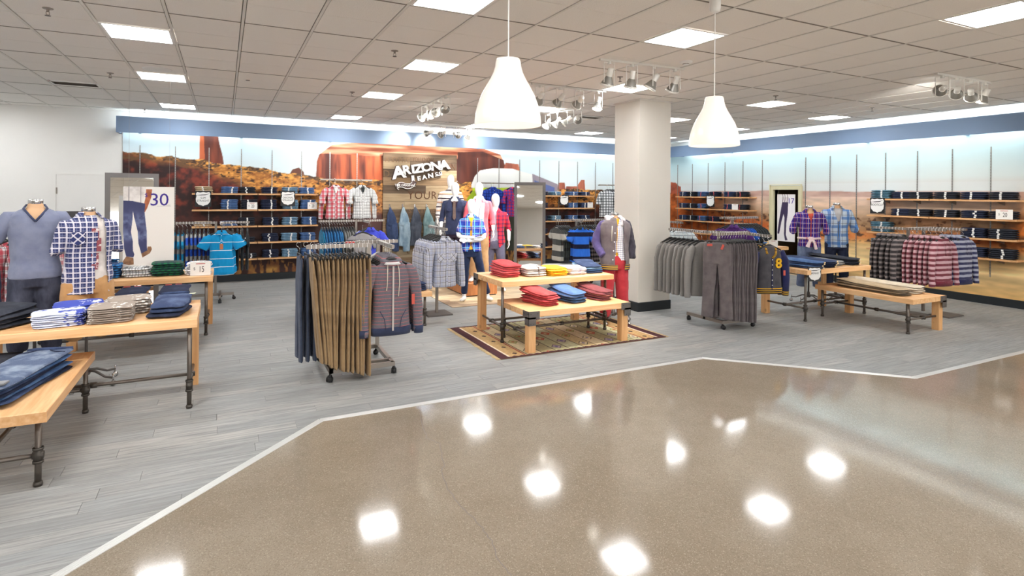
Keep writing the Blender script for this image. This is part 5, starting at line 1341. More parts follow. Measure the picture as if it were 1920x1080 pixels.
stack('folded_jeans', 'jeans', [(D_NAVY, 'navy folded jeans'), (STEELD, 'dark blue folded jeans'), (fabric('chambray', S_(116, 150, 182)), 'chambray blue folded jeans')], 4, (4.69, 6.9, 0.802), -0.12, 0.3, 0.46, 0.028, 'blue stack, right end of rug table', 'blue jeans on the high rug table', 0.1, 0.05, 0.01)
stack('folded_jeans', 'jeans', [(D_MID, 'mid blue folded jeans')], 3, (3.95, 7.24, 0.802), 0.1, 0.3, 0.26, 0.026, 'blue stack behind yellow tees', 'blue jeans behind the tees', 0, 0, 0)
stack('folded_shirt', 'shirt', [(TEEGREY, 'grey folded shirt')], 3, (4.34, 7.22, 0.802), -0.1, 0.3, 0.28, 0.026, 'grey stack behind pale tees', 'grey shirts behind the tees', 0, 0, 0)
# -- centre low table
stack('folded_pants', 'pants', [(REDD, 'crimson folded pants'), (RED, 'bright crimson folded pants')], 6, (3.62, 6.4, 0.512), 0.28, 0.27, 0.5, 0.026, 'crimson stack, left on low rug table', 'crimson pants on the low rug table', 0.1, 0.07, 0.02, jit=0.02, wave=0.009)
stack('folded_pants', 'pants', [(STEELD, 'navy blue folded pants'), (STEELD, 'deep blue folded pants'), (STEEL, 'steel blue folded pants'), (STEEL, 'pale steel blue folded pants')], 4, (4.05, 6.42, 0.512), 0.22, 0.28, 0.5, 0.036, 'blue stack, middle of low rug table', 'blue pants on the low rug table', 0.08, 0.08, 0.025, jit=0.02, wave=0.01)
stack('folded_pants', 'pants', [(ROSE, 'dark rose folded pants'), (ROSE, 'wine folded pants'), (SALMON, 'salmon folded pants')], 5, (4.47, 6.42, 0.512), 0.3, 0.25, 0.5, 0.026, 'salmon stack, right on low rug table', 'salmon pants on the low rug table', 0.1, 0.07, 0.02, jit=0.02, wave=0.009)
# -- left front table
stack('folded_jeans', 'jeans', [(D_BLK, 'black folded jeans')], 4, (-1.66, 6.08, 0.79), -0.5, 0.36, 0.46, 0.036, 'black stack, left end of front table', 'black jeans on the front left table', 0.1, 0.03, 0.014)
stack('folded_tee', 't-shirt', [(TEE_BW, 'white blue printed tee')], 7, (-1.22, 5.96, 0.79), 0.12, 0.36, 0.3, 0.017, 'pale blue stack on front table', 'blue print tees', 0.05, 0.0, 0.006, jit=0.006)
stack('folded_tee', 't-shirt', [(TEE_BLUE, 'deep blue printed folded tee')], 5, (-1.16, 6.28, 0.79), 0.14, 0.36, 0.3, 0.026, 'deep blue stack behind blue white tees', 'deep blue tees', 0, 0.0, 0.01)
stack('folded_tee', 't-shirt', [(TEE_TAUPE, 'taupe lettered tee')], 8, (-0.86, 6.0, 0.79), 0.08, 0.34, 0.34, 0.017, 'taupe stack on front table', 'taupe tees', 0.05, 0.0, 0.008, jit=0.006)
stack('folded_tee', 't-shirt', [(TEE_TAUPE, 'taupe folded tee')], 6, (-0.78, 6.32, 0.79), 0.1, 0.34, 0.28, 0.024, 'rear taupe stack on front table', 'rear taupe tees', 0, 0, 0.01)
fj = stack('folded_jeans', 'jeans', [(D_INK, 'dark indigo folded jeans'), (D_NAVY, 'indigo folded jeans'), (denim('denim_indigo', S_(46, 58, 92), S_(106, 122, 156), 0.56, 4.0), 'worn indigo folded jeans')], 3, (-0.43, 6.12, 0.79), -0.12, 0.3, 0.5, 0.04, 'jeans stack, right end of front table', 'indigo jeans on the front left table', 0.08, 0.03, 0.02)
MB().tube([(-0.11, 0.19, 0.07), (-0.05, 0.17, 0.078), (0.05, 0.17, 0.078), (0.11, 0.2, 0.07)], 0.012, 8).obj('waistband', D_NAVY, fj[-1], smooth=True)
MB().prism([(-0.02, -0.03), (0.03, -0.04), (0.03, 0.03)], -0.001, 0.001).obj('size_card', flat('pale_card', S_(232, 236, 200), 0.7), fj[-1], (0.15, 0.12, 0.075))
# -- front left bench: faded jeans
bj = stack('folded_jeans', 'jeans', [(D_INK, 'dark folded jeans'), (D_NAVY, 'navy folded jeans'), (D_MID, 'blue folded jeans')], 6, (-1.31, 5.24, 0.5), -0.20, 0.3, 0.98, 0.02, 'long jeans stack on front bench', 'jeans under the faded pair on the front bench', 0.0, 0.0, 0.006)
o = inst('faded_jeans', slab(0.34, 1.02, 0.034, 77, 22, 0.06, 0.008, 0.01, 0.012).mesh('faded_jeans', D_FADE, True), None, (-1.31, 5.26, 0.5 + 6 * 0.0186 + 0.002), (0, 0, -0.20))
tag(o, 'heavily faded blue jeans lying on top of the front bench stack', 'jeans', 'jeans on the front bench')
MB().box((0, 0, 0), (0.26, 0.075, 0.012), b=0.003).obj('turned_cuff', fabric('cuff_grey', S_(150, 152, 156)), o, (0.01, -0.43, 0.04), 0.05)
MB().tube([(-0.14, 0.44, 0.035), (-0.06, 0.40, 0.05), (0.05, 0.40, 0.05), (0.15, 0.46, 0.035)], 0.014, 8).obj('waistband', D_NAVY, o, smooth=True)
MB().box((0.02, 0.44, 0.036), (0.12, 0.03, 0.006)).obj('inner_label', LILAC, o)
pk = MB(); pk.tube([(0.04, 0.36, 0.052), (0.09, 0.32, 0.05), (0.15, 0.33, 0.04)], 0.004, 6).tube([(-0.05, 0.36, 0.052), (-0.1, 0.31, 0.05), (-0.15, 0.32, 0.04)], 0.004, 6)
pk.obj('pocket_seam', D_INK, o)
stack('folded_jeans', 'jeans', [(D_BLK, 'charcoal folded jeans')], 4, (-1.57, 5.5, 0.5), -0.12, 0.22, 0.8, 0.03, 'charcoal stack at left frame edge', 'charcoal jeans on the front bench', 0, 0.0, 0.01)
# -- second left table and bench
stack('folded_shirt', 'shirt', [(BLUEPL, 'blue plaid folded shirt')], 6, (-1.36, 8.95, 0.79), 0.0, 0.36, 0.34, 0.03, 'blue plaid stack under the poster', 'blue plaid folded shirts', 0, 0, 0.01)
stack('folded_shirt', 'shirt', [(PLAIDWHITE, 'black and white plaid folded shirt')], 4, (-1.0, 8.95, 0.79), 0.0, 0.32, 0.34, 0.03, 'black plaid stack under the poster', 'black plaid folded shirts', 0, 0, 0.01)
stack('folded_shirt', 'shirt', [(GREENPL, 'green plaid folded shirt')], 6, (-0.66, 8.92, 0.79), 0.0, 0.36, 0.34, 0.03, 'green plaid stack under the poster', 'green plaid folded shirts', 0, 0, 0.01)
stack('folded_shirt', 'shirt', [(WHITEPAT, 'white printed folded shirt')], 6, (-0.3, 8.86, 0.79), 0.0, 0.3, 0.3, 0.027, 'white stack with fifteen sign', 'white printed folded shirts', 0, 0, 0.012)
for i, (x, lab) in enumerate(((-1.42, 'left'), (-0.98, 'middle'), (-0.52, 'right'))):
    js = stack('folded_jeans', 'jeans', [(D_INK, 'dark blue folded jeans')], 6, (x, 8.12, 0.5), random.uniform(-0.2, 0.2), 0.32, 0.46, 0.037, lab + ' stack on the bench behind forms', lab + ' jeans on the second bench', 0.08, 0.03, 0.016)
    for dx in (-0.06, 0.05): MB().box((dx, 0.16, 0.068), (0.07, 0.04, 0.004)).obj('red_label', M_TAG, js[-1], (0, 0, 0), 0.2)
# -- bench peeking out, far table
stack('folded_jeans', 'jeans', [(D_NAVY, 'navy folded jeans')], 4, (2.45, 8.15, 0.5), 0.1, 0.34, 0.44, 0.03, 'navy stack on the half hidden bench', 'navy jeans on the half hidden bench')
stack('folded_shirt', 'shirt', [(BLUEPL, 'blue plaid folded shirt')], 4, (10.35, 8.75, 0.79), 0.0, 0.32, 0.34, 0.03, 'stack on the doorway table', 'plaid shirts on the doorway table')
# -- right table: jeans lying lengthways with size stickers
def long_jeans(x, y, z, rz, mats, n, where, group, L=0.78, w=0.3, t=0.028, stick=True):
    js = stack('folded_jeans', 'jeans', mats, n, (x, y, z), rz, w, L, t, where, group, 0.05, 0.025, 0.01)
    for o in js:
        if stick: MB().box((0.06, -L / 2 - 0.003, t / 2), (0.035, 0.008, t * 0.7)).obj('size_sticker', flat('gold_sticker', S_(238, 214, 170), 0.6), o)
long_jeans(8.16, 6.12, 0.79, 0.12, [(D_NAVY, 'navy folded jeans'), (D_MID, 'blue folded jeans')], 4, 'stack at front left of right table', 'blue jeans on the right table')
long_jeans(8.5, 6.14, 0.79, 0.12, [(D_INK, 'dark folded jeans'), (D_NAVY, 'indigo folded jeans')], 4, 'second stack on right table', 'indigo jeans on the right table')
stack('folded_shirt', 'shirt', [(TEEGREY, 'grey and coral folded shirt')], 3, (8.84, 6.1, 0.79), 0.15, 0.28, 0.5, 0.026, 'pale stack between jeans on right table', 'pale folded shirts on the right table', 0.05, 0.02, 0.01)
long_jeans(9.18, 6.2, 0.79, 0.14, [(D_BLK, 'black folded jeans')], 4, 'stack at right end of right table', 'black jeans on the right table')
long_jeans(8.72, 5.28, 0.5, -0.06, [(OLIVE, 'olive folded pants'), (BEIGE, 'beige folded pants')], 4, 'beige stack on right bench', 'beige pants on the right bench', 1.05, 0.3, 0.026, False)
long_jeans(9.06, 5.28, 0.5, -0.04, [(STONE, 'stone white folded pants')], 4, 'pale stack on right bench', 'stone pants on the right bench', 1.05, 0.28, 0.028, False)

# ---------------------------------------------------------------- folded jeans on the wall shelves
fold_key = (0.3, 0.25, 0.036, (('seed', 3), ('n', 5), ('wave', 0.002)))
stick_me = MB().box((0, 0, 0), (0.026, 0.006, 0.028)).mesh('size_sticker', M_STICK)
stick_red = MB().box((0, 0, 0), (0.026, 0.006, 0.028)).mesh('size_sticker', flat('red_sticker', S_(214, 92, 96), 0.6))
def fold_small(mat):
    k = ('small', mat.name)
    if k not in slabs: slabs[k] = slab(0.3, 0.25, 0.036, 3, 6, 0.0, 0.003).mesh('folded_small', mat, True)
    return slabs[k]
shelfname = ['top', 'second', 'third', 'fourth', 'lowest']
rest_mb = {}
def shelf_stack(wall, pos, row, n, mat, dsc, where, idx, sticker=stick_me, individual=True):
    z = SHZ[row]; sx = random.uniform(-0.03, 0.05)
    for k in range(n):
        jx, rz = random.uniform(-0.008, 0.008), random.uniform(-0.03, 0.03)
        if wall == 'b': loc, r0 = (pos + jx, BACK_Y - 0.03 - 0.166, z + 0.001 + k * 0.034), 0.0
        else: loc, r0 = (RIGHT_X - 0.03 - 0.166, pos + jx, z + 0.001 + k * 0.034), -PI / 2
        if individual:
            o = inst('folded_jeans', fold_small(mat), None, loc, (0, 0, r0 + rz))
            tag(o, '%s folded jeans, %s of %s stack, %s shelf %s' % (dsc, 'top' if k == n - 1 else ordn(k + 1) + ' from bottom', ordn(idx), shelfname[row], where), 'jeans', 'folded jeans on shelves ' + where)
            o.scale = (1.28 if wall == 'r' else 1.12, 1.0, 1.0)
            inst('size_sticker', sticker, o, (sx + random.uniform(-0.008, 0.008), -0.124, 0.018))
        else:
            M = Matrix.Translation(loc) @ Matrix.Rotation(r0 + rz, 4, 'Z')
            b = slab(0.3, 0.25, 0.036, 3, 4, 0.0, 0.003); key = mat.name
            mb = rest_mb.setdefault(key, (mat, MB()))[1]; mb.add([M @ Vector(v) for v in b.v], b.f)
            st = rest_mb.setdefault(sticker.materials[0].name, (sticker.materials[0], MB()))[1]
            st.box(M @ Vector((sx, -0.124, 0.018)), (0.006, 0.026, 0.028))
cols_l = [(BEIGE, 'beige'), (D_MID, 'mid blue'), (D_BLK, 'black'), (D_INK, 'ink dark'), (D_LITE, 'light blue'), (D_MID, 'blue')]
xs_l = [-0.36, 0.1, 0.46, 0.88, 1.27, 1.66]
for row in range(5):
    for i, x in enumerate(xs_l):
        if (i == 0 and row in (1, 3, 4)) or (i == 1 and row >= 3): continue
        mat, d = cols_l[i]; n = [4, 6, 5, 5, 5][row]
        if row == 2 and i < 2: n = 3
        if i == 2 and row >= 3: n = 3
        shelf_stack('b', x + random.uniform(-0.03, 0.03), row, n, mat, d, 'by the blue polos', i + 1)
for row in range(5):
    for i, (x, mat, d) in enumerate(((7.6, D_INK, 'ink dark'), (8.02, D_LITE, 'light blue'), (8.56, D_MID, 'mid blue'), (8.96, D_NAVY, 'navy'))):
        if (row >= 3 and i > 0): continue
        if row == 1 and i == 1: continue
        shelf_stack('b', x, row, 4 if row != 0 else 3, mat, d, 'beside the mirror', i + 1)
for row in range(4):
    for i, (y, mat, d) in enumerate(((7.12, D_TEAL, 'teal blue'), (6.72, D_INK, 'ink dark'), (6.4, D_BLK, 'black'), (5.95, D_BLK, 'coal black'), (5.5, D_INK, 'dark indigo'), (5.07, D_BLK, 'jet black'))):
        if row == 1 and i == 0: continue
        if row >= 2 and i in (1, 2, 3): continue
        n = [4, 4, 5, 5][row] + (1 if i == 0 else 0)
        shelf_stack('r', y, row, n, mat, d, 'behind the striped hoodies', i + 1)
for row in range(4):
    for i, (y, mat, d) in enumerate(((12.78, D_NAVY, ''), (12.42, D_BLK, ''), (12.05, D_MID, ''), (11.6, D_INK, ''), (11.1, D_NAVY, ''), (10.66, D_BLK, ''))):
        if row == 1 and i == 3: continue
        if row == 2 and i > 3: continue
        shelf_stack('r', y, row, 4 if row < 3 else 2, mat, d, '', i, stick_red if i > 1 else stick_me, individual=False)
allv = MB(); mats_ = []
for key, (mat, mb) in rest_mb.items(): allv.add(mb.v, mb.f, len(mats_)); mats_.append(mat)
o = allv.obj('folded_jeans', mats_, None, smooth=True)
tag(o, 'rows of folded jeans on the far shelves between column and doorway', 'jeans', kind='stuff')
# ---------------------------------------------------------------- mannequins and headless forms
def lerp_path(pts, f):
    """part of a poly-line: f counted in segments"""
    out = [Vector(pts[0])]; i = 0
    while i < len(pts) - 1:
        if f >= i + 1: out.append(Vector(pts[i + 1])); i += 1
        else:
            if f > i + 0.02: out.append(Vector(pts[i]).lerp(Vector(pts[i + 1]), f - i))
            break
    return out
def dense(pts, radii, n=4):
    """smooth a limb path (Catmull-Rom) so joints bend softly"""
    P_ = [Vector(p) for p in pts]; R_ = list(radii); out, rr = [], []
    for i in range(len(P_) - 1):
        p0 = P_[max(0, i - 1)]; p1, p2 = P_[i], P_[i + 1]; p3 = P_[min(len(P_) - 1, i + 2)]
        for k in range(n):
            t_ = k / n; a = (p2 - p0) * 0.5; b = (p3 - p1) * 0.5
            h = (2 * t_ ** 3 - 3 * t_ ** 2 + 1) * p1 + (t_ ** 3 - 2 * t_ ** 2 + t_) * a + (-2 * t_ ** 3 + 3 * t_ ** 2) * p2 + (t_ ** 3 - t_ ** 2) * b
            out.append(h); rr.append(R_[i] * (1 - t_) + R_[i + 1] * t_)
    out.append(P_[-1]); rr.append(R_[-1]); return out, rr
TORSO = [(0.84, 0.150, 0.105), (0.95, 0.165, 0.112), (1.06, 0.148, 0.098), (1.18, 0.150, 0.098), (1.32, 0.172, 0.115), (1.42, 0.180, 0.108), (1.48, 0.165, 0.09), (1.52, 0.11, 0.072), (1.545, 0.068, 0.060), (1.60, 0.056, 0.056)]
def hand_mesh(wrist, d, nrm, thumb, curl=0.35, size=1.0):
    """palm with four fingers of unequal length and a thumb from its side"""
    d = Vector(d).normalized(); nrm = Vector(nrm); nrm = (nrm - d * nrm.dot(d)).normalized(); side = d.cross(nrm).normalized() * thumb
    w = Vector(wrist); mb = MB(); s = size
    mb.tube([w - d * 0.02 * s, w + d * 0.02 * s, w + d * 0.05 * s, w + d * 0.088 * s], [0.024 * s, 0.030 * s, 0.039 * s, 0.038 * s], 12, flat=0.42, up=tuple(nrm))
    for i, (off, L) in enumerate(((0.027, 0.072), (0.009, 0.082), (-0.009, 0.076), (-0.027, 0.060))):
        b = w + d * 0.08 * s + side * off * s
        d1 = (d * math.cos(curl * 0.6) + nrm * math.sin(curl * 0.6)).normalized(); d2 = (d * math.cos(curl * 1.7) + nrm * math.sin(curl * 1.7)).normalized()
        mb.tube([b, b + d1 * L * 0.5 * s, b + d1 * L * 0.5 * s + d2 * L * 0.5 * s], [0.0092 * s, 0.0086 * s, 0.0068 * s], 8)
    tb = w + d * 0.022 * s + side * 0.028 * s; td = (d * 0.75 + side * 0.62 + nrm * 0.25).normalized()
    mb.tube([tb - side * 0.01 * s, tb + td * 0.034 * s, tb + td * 0.034 * s + (d * 0.95 + nrm * 0.25).normalized() * 0.03 * s], [0.013 * s, 0.0105 * s, 0.008 * s], 8)
    return fuse(mb, 0.0045, 2, name='hand')
def body_mesh(arms, legs, head=True, headyaw=0.0, scale=1.0, hips=1.0, hands=None, shoes=True, armless=False):
    mb = MB()
    torso_rings(mb, [(z, hw * (hips if z < 1.1 else 1.0), hd) for z, hw, hd in TORSO])
    if head:
        H = Matrix.Rotation(headyaw, 3, 'Z')
        mb.rings([oval(H @ Vector((0, cy, 0)) + Vector((0, 0, z)), a, b, 20, 2.0, H) for z, a, b, cy in ((1.565, 0.05, 0.052, 0.0), (1.60, 0.05, 0.058, -0.012), (1.625, 0.055, 0.072, -0.02), (1.66, 0.066, 0.086, -0.016), (1.70, 0.074, 0.094, -0.01), (1.75, 0.078, 0.099, -0.004), (1.795, 0.073, 0.093, 0.0), (1.83, 0.057, 0.074, 0.002), (1.852, 0.032, 0.044, 0.002), (1.86, 0.01, 0.014, 0.002))])
        mb.tube([H @ Vector((0, -0.098, 0)) + Vector((0, 0, 1.735)), H @ Vector((0, -0.107, 0)) + Vector((0, 0, 1.695)), H @ Vector((0, -0.092, 0)) + Vector((0, 0, 1.68))], [0.008, 0.014, 0.008], 8)
    if not armless:
        for a in arms:
            p, r = dense(a, [0.056, 0.042, 0.028]); mb.tube(p, r, 12)
    for l in legs:
        p, r = dense(l[:3], [0.092, 0.058, 0.040]); mb.tube(p, r, 14)
        if shoes:
            an = Vector(l[2]); f = Vector(l[3])
            base = Vector((an.x, an.y, 0.035))
            mb.tube([base - f * 0.06, base + f * 0.02, base + f * 0.12, base + f * 0.19], [0.036, 0.044, 0.046, 0.026], 12, flat=0.72, up=(0, 0, 1))
            mb.tube([an, Vector((an.x, an.y, 0.04))], [0.04, 0.042], 12)
    parts = [fuse(mb, 0.012, 3, name='body')]
    for h in (hands or []): parts.append(hand_mesh(*h))
    me = joinmesh('body', parts)
    return me
def top_mesh(e, hem, arms, sl, neck=1.545, seed=0, radii=(0.062, 0.052, 0.042), wrinkle=0.007, flare=0.0, cuff=True, hips=1.0, voxel=0.012):
    """shirt or jacket around the torso; sl = sleeve length in arm segments"""
    mb = MB(); lv = []
    for z, hw, hd in TORSO:
        if z > neck or z < hem: continue
        g = e if z < 1.5 else e * 0.8
        lv.append((z, hw + g, hd + g))
    h0 = np.interp(hem, [t_[0] for t_ in TORSO], [t_[1] for t_ in TORSO]); d0 = np.interp(hem, [t_[0] for t_ in TORSO], [t_[2] for t_ in TORSO])
    if hem < TORSO[0][0]: h0, d0 = TORSO[0][1], TORSO[0][2]
    lv = [(hem, h0 * hips + e + flare, d0 + e + flare * 0.6)] + lv
    n1 = np.interp(neck, [t_[0] for t_ in TORSO], [t_[1] for t_ in TORSO]); lv.append((neck + 0.006, n1 + e * 0.5, 0.062 + e * 0.3))
    torso_rings(mb, lv)
    parts = [fuse(mb, voxel, 3, wrinkle, 8.0, seed, 't', (1, 1, 0.7))]
    for i, a in enumerate(arms):
        m = MB(); p = lerp_path(a, sl)
        rr = [radii[min(k, 2)] for k in range(len(p))]
        if len(p) == 2: rr = [radii[0], radii[0] * 0.98 if sl < 1 else radii[1]]
        q, r = dense(p, rr); sh = Vector((math.copysign(0.12, a[0][0]), a[0][1], a[0][2] + 0.015)); q = [sh] + q; r = [0.05] + r
        m.tube(q, r, 14)
        if cuff:
            dd = (q[-1] - q[-2]).normalized(); m.tube([q[-1] - dd * 0.05, q[-1] + dd * 0.012], [r[-1] + 0.008, r[-1] + 0.009], 14)
        parts.append(fuse(m, voxel, 2, wrinkle * 0.9, 10.0, seed + i + 2, 's', (1, 1, 1)))
    return joinmesh('top', parts)
def pants_mesh(legs, e=0.022, to=2.0, seed=0, waist=1.0, radii=(0.105, 0.082, 0.076), hips=1.0):
    mb = MB()
    torso_rings(mb, [(0.80, 0.145 * hips + e, 0.10 + e), (0.88, 0.158 * hips + e, 0.108 + e), (0.95, 0.163 * hips + e * 0.7, 0.11 + e * 0.7), (waist, 0.155 * hips + e * 0.5, 0.105 + e * 0.5)])
    for l in legs:
        p = lerp_path(l[:3], to); rr = [radii[min(k, 2)] for k in range(len(p))]; q, r = dense(p, rr); mb.tube(q, r, 14)
    return fuse(mb, 0.012, 3, 0.007, 8.0, seed, 'pants', (1, 1, 0.8))
def front_gap(me, w_of_z, z0, z1, off=0.0):
    return cutfaces(me, lambda c, n: c.y < -0.02 and z0 < c.z < z1 and abs(c.x - off) < w_of_z(c.z) and abs(c.x) < 0.16)
def gpart(name, me, mat, parent, dz=0.0):
    return inst(name, setmat(me, mat), parent, (0, 0, dz))
def neck_collar(mat, parent, dz=0.0, open_=0.03, s=1.0, y=0.0):
    m = MB(); m.rings([oval((0, 0.008 + y, 1.585), 0.066 * s, 0.066 * s, 20), oval((0, y, 1.57), 0.078 * s, 0.078 * s, 20), oval((0, -0.012 + y, 1.53), 0.108 * s, 0.104 * s, 20), oval((0, -0.012 + y, 1.522), 0.106 * s, 0.102 * s, 20), oval((0, y, 1.56), 0.07 * s, 0.07 * s, 20), oval((0, 0.008 + y, 1.582), 0.06 * s, 0.06 * s, 20)], cap0=False, cap1=False)
    me = m.mesh('collar', mat, True); cutfaces(me, lambda c, n: c.y < -0.01 and abs(c.x) < open_ + (1.585 - c.z) * 0.5)
    return inst('collar', me, parent, (0, 0, dz))
ARM_DOWN = lambda s, out=0.0, fwd=0.0: [(s * 0.185, 0, 1.455), (s * (0.245 + out), 0.015, 1.19), (s * (0.262 + out), -0.06 - fwd, 0.95)]
LEG = lambda s, spread=0.0, fwd=0.0, z=0.0: [(s * 0.092, 0, 0.90), (s * (0.10 + spread * 0.5), -0.02 - fwd * 0.6, 0.49), (s * (0.105 + spread), -fwd, 0.09), Vector((s * 0.25, -0.97, 0)).normalized()]
def mannequin(lab, loc, rz, height, arms, legs, hands=None, headyaw=0.0, hips=1.0):
    r = thing('mannequin', lab, 'mannequin', loc, rz, 'white mannequins in the centre group')
    k = height / 1.86; r.scale = (k, k, k)
    inst('body', setmat(body_mesh(arms, legs, True, headyaw, hands=hands, hips=hips), M_MANN), r)
    return r
# positions
pF = W(884, 563.5); z_plat = 0.245
# front woman, arms crossed
arms = [[(-0.165, 0, 1.45), (-0.225, -0.07, 1.19), (0.07, -0.215, 1.165)], [(0.165, 0, 1.45), (0.23, -0.06, 1.16), (-0.06, -0.19, 1.10)]]
legs = [[(-0.092, 0, 0.90), (-0.105, -0.02, 0.49), (-0.12, -0.02, 0.09), Vector((-0.25, -0.95, 0))], [(0.092, 0, 0.90), (0.2, -0.02, 0.49), (0.31, 0.02, 0.09), Vector((0.45, -0.9, 0))]]
G1 = mannequin('white mannequin with crossed arms in blue plaid shirt and navy pants', (pF.x, pF.y, 0.012), -0.40, 1.80, arms, legs,
               hands=[((0.09, -0.215, 1.168), (1, 0.05, 0.05), (0, -0.3, -1), 1, 0.3, 0.9), ((-0.08, -0.19, 1.105), (-1, -0.1, 0.15), (0, -1, 0.2), -1, 0.4, 0.9)], headyaw=0.25)
BLUEPLD = pattern('blue_bold_plaid', S_(52, 84, 186), [('x', 0.13, 0.42, 0.1, S_(34, 44, 150), 0.8), ('z', 0.13, 0.42, 0.1, S_(34, 44, 150), 0.7), ('x', 0.13, 0.14, 0.6, S_(110, 176, 220), 0.9), ('z', 0.13, 0.14, 0.6, S_(110, 176, 220), 0.9), ('x', 0.13, 0.05, 0.8, S_(226, 206, 190), 0.8), ('z', 0.13, 0.05, 0.8, S_(226, 206, 190), 0.8)])
YEL = fabric('yellow_tee', S_(240, 180, 50))
gpart('tee', top_mesh(0.010, 0.93, [], 0, seed=3, neck=1.52), YEL, G1)
sh = top_mesh(0.024, 0.90, arms, 0.75, seed=4, radii=(0.062, 0.06, 0.05), flare=0.012); front_gap(sh, lambda z: 0.012 + max(0, (1.02 - z)) * 0.35 + max(0, z - 1.44) * 0.5, 0.8, 1.56); gpart('plaid_shirt', sh, BLUEPLD, G1); neck_collar(BLUEPLD, G1)
gpart('pants', pants_mesh(legs, 0.012, 1.93, 5, radii=(0.098, 0.07, 0.062)), fabric('navy_slim_pants', S_(36, 48, 80), S_(28, 38, 66)), G1)
# denim shirt man on the platform
pG2 = Vector((4.0, 10.42, z_plat))
arms = [ARM_DOWN(-1, 0.0, 0.02), ARM_DOWN(1)]; legs = [LEG(-1), LEG(1)]
G2 = mannequin('white mannequin in dark denim shirt behind the crossed-arms mannequin', pG2, -0.45, 1.88, arms, legs, hands=[(arms[0][2], (-0.05, -0.3, -0.95), (0.9, -0.2, 0), -1, 0.4), (arms[1][2], (0.05, -0.3, -0.95), (-0.9, -0.2, 0), 1, 0.4)], headyaw=0.3)
DSH = fabric('dark_denim_shirt', S_(56, 64, 94), S_(42, 48, 76))
sh = top_mesh(0.026, 0.86, arms, 1.35, seed=14, flare=0.01); front_gap(sh, lambda z: 0.012 + max(0, z - 1.3) * 0.28, 1.3, 1.56); gpart('denim_shirt', sh, DSH, G2); neck_collar(DSH, G2); gpart('tee', top_mesh(0.010, 1.0, [], 0, seed=13, neck=1.5), fabric('plum_tee', S_(60, 42, 60)), G2)
MB().prism([(-0.022, 0), (0.022, 0), (0.03, -0.32), (-0.0, -0.36), (-0.03, -0.32)], -0.005, 0.005, M=STAND).obj('scarf', fabric('brown_scarf', S_(116, 98, 92)), G2, (0.0, -0.15, 1.5))
for s in (-1, 1): MB().prism([(-0.05, 0), (0.05, 0), (0.05, -0.035), (0, -0.06), (-0.05, -0.035)], -0.003, 0.003, M=STAND).obj('pocket_flap', DSH, G2, (s * 0.09, -0.148, 1.36))
gpart('pants', pants_mesh(legs, 0.018, 1.95, 15), fabric('aubergine_pants', S_(52, 40, 56)), G2)
# pink cardigan man on the platform
pG3 = D(898, 531, 10.9); pG3.z = z_plat
arms = [ARM_DOWN(-1), ARM_DOWN(1, 0.01)]; legs = [LEG(-1), LEG(1, 0.02)]
G3 = mannequin('white mannequin in pink cardigan, white scarf and khaki pants', pG3, -0.42, 1.88, arms, legs, hands=[(arms[0][2], (-0.05, -0.3, -0.95), (0.9, -0.2, 0), -1, 0.4), (arms[1][2], (0.1, -0.25, -0.95), (-0.9, -0.2, 0), 1, 0.4)], headyaw=0.2)
PINK = fabric('pink_knit', S_(234, 108, 120), S_(218, 90, 104))
gpart('shirt', top_mesh(0.014, 0.92, [], 0, seed=23, neck=1.54), fabric('white_shirt', S_(244, 242, 246)), G3)
sh = top_mesh(0.03, 0.84, arms, 1.5, seed=24, flare=0.01); front_gap(sh, lambda z: 0.05 + max(0, 1.0 - z) * 0.15, 0.7, 1.6); gpart('cardigan', sh, PINK, G3)
sc = MB(); sc.tube([(-0.09, -0.06, 1.5), (-0.06, 0.075, 1.56), (0.06, 0.075, 1.56), (0.09, -0.06, 1.5)], [0.035, 0.045, 0.045, 0.035], 12)
sc.tube([(-0.085, -0.06, 1.52), (-0.07, -0.14, 1.42), (-0.045, -0.165, 1.2), (-0.05, -0.165, 1.0)], [0.035, 0.04, 0.042, 0.04], 12, flat=0.5, up=(0, 1, 0)); sc.tube([(0.085, -0.06, 1.52), (0.07, -0.145, 1.42), (0.05, -0.165, 1.2), (0.06, -0.165, 0.92)], [0.035, 0.04, 0.045, 0.045], 12, flat=0.5, up=(0, 1, 0))
inst('scarf', setmat(fuse(sc, 0.009, 2, 0.006, 16.0, 3, 'scarf'), smat('white_scarf', S_(246, 245, 250), S_(170, 176, 214), 0.68, 22.0)), G3)
gpart('pants', pants_mesh(legs, 0.02, 1.95, 25), fabric('khaki_chino', S_(196, 156, 112), S_(176, 134, 92)), G3)
# rear mannequin, striped sweater, on the taller box
pG4 = D(845, 400, 12.0); pG4.z = 0.42
arms = [ARM_DOWN(-1), ARM_DOWN(1)]; legs = [LEG(-1), LEG(1)]
G4 = mannequin('rear white mannequin in striped sweater, highest of the group', pG4, -0.35, 1.88, arms, legs, hands=[(arms[0][2], (-0.05, -0.3, -0.95), (0.9, -0.2, 0), -1, 0.4)], headyaw=-0.1)
gpart('sweater', top_mesh(0.028, 0.86, arms, 1.9, seed=34), pattern('cream_navy_peach_knit', S_(240, 234, 230), [('z', 0.085, 0.3, 0.1, S_(56, 40, 50), 1.0), ('z', 0.17, 0.16, 0.5, S_(232, 190, 160), 1.0)]), G4)
gpart('pants', pants_mesh(legs, 0.02, 1.95, 35), fabric('grey_pants', S_(120, 120, 124)), G4)
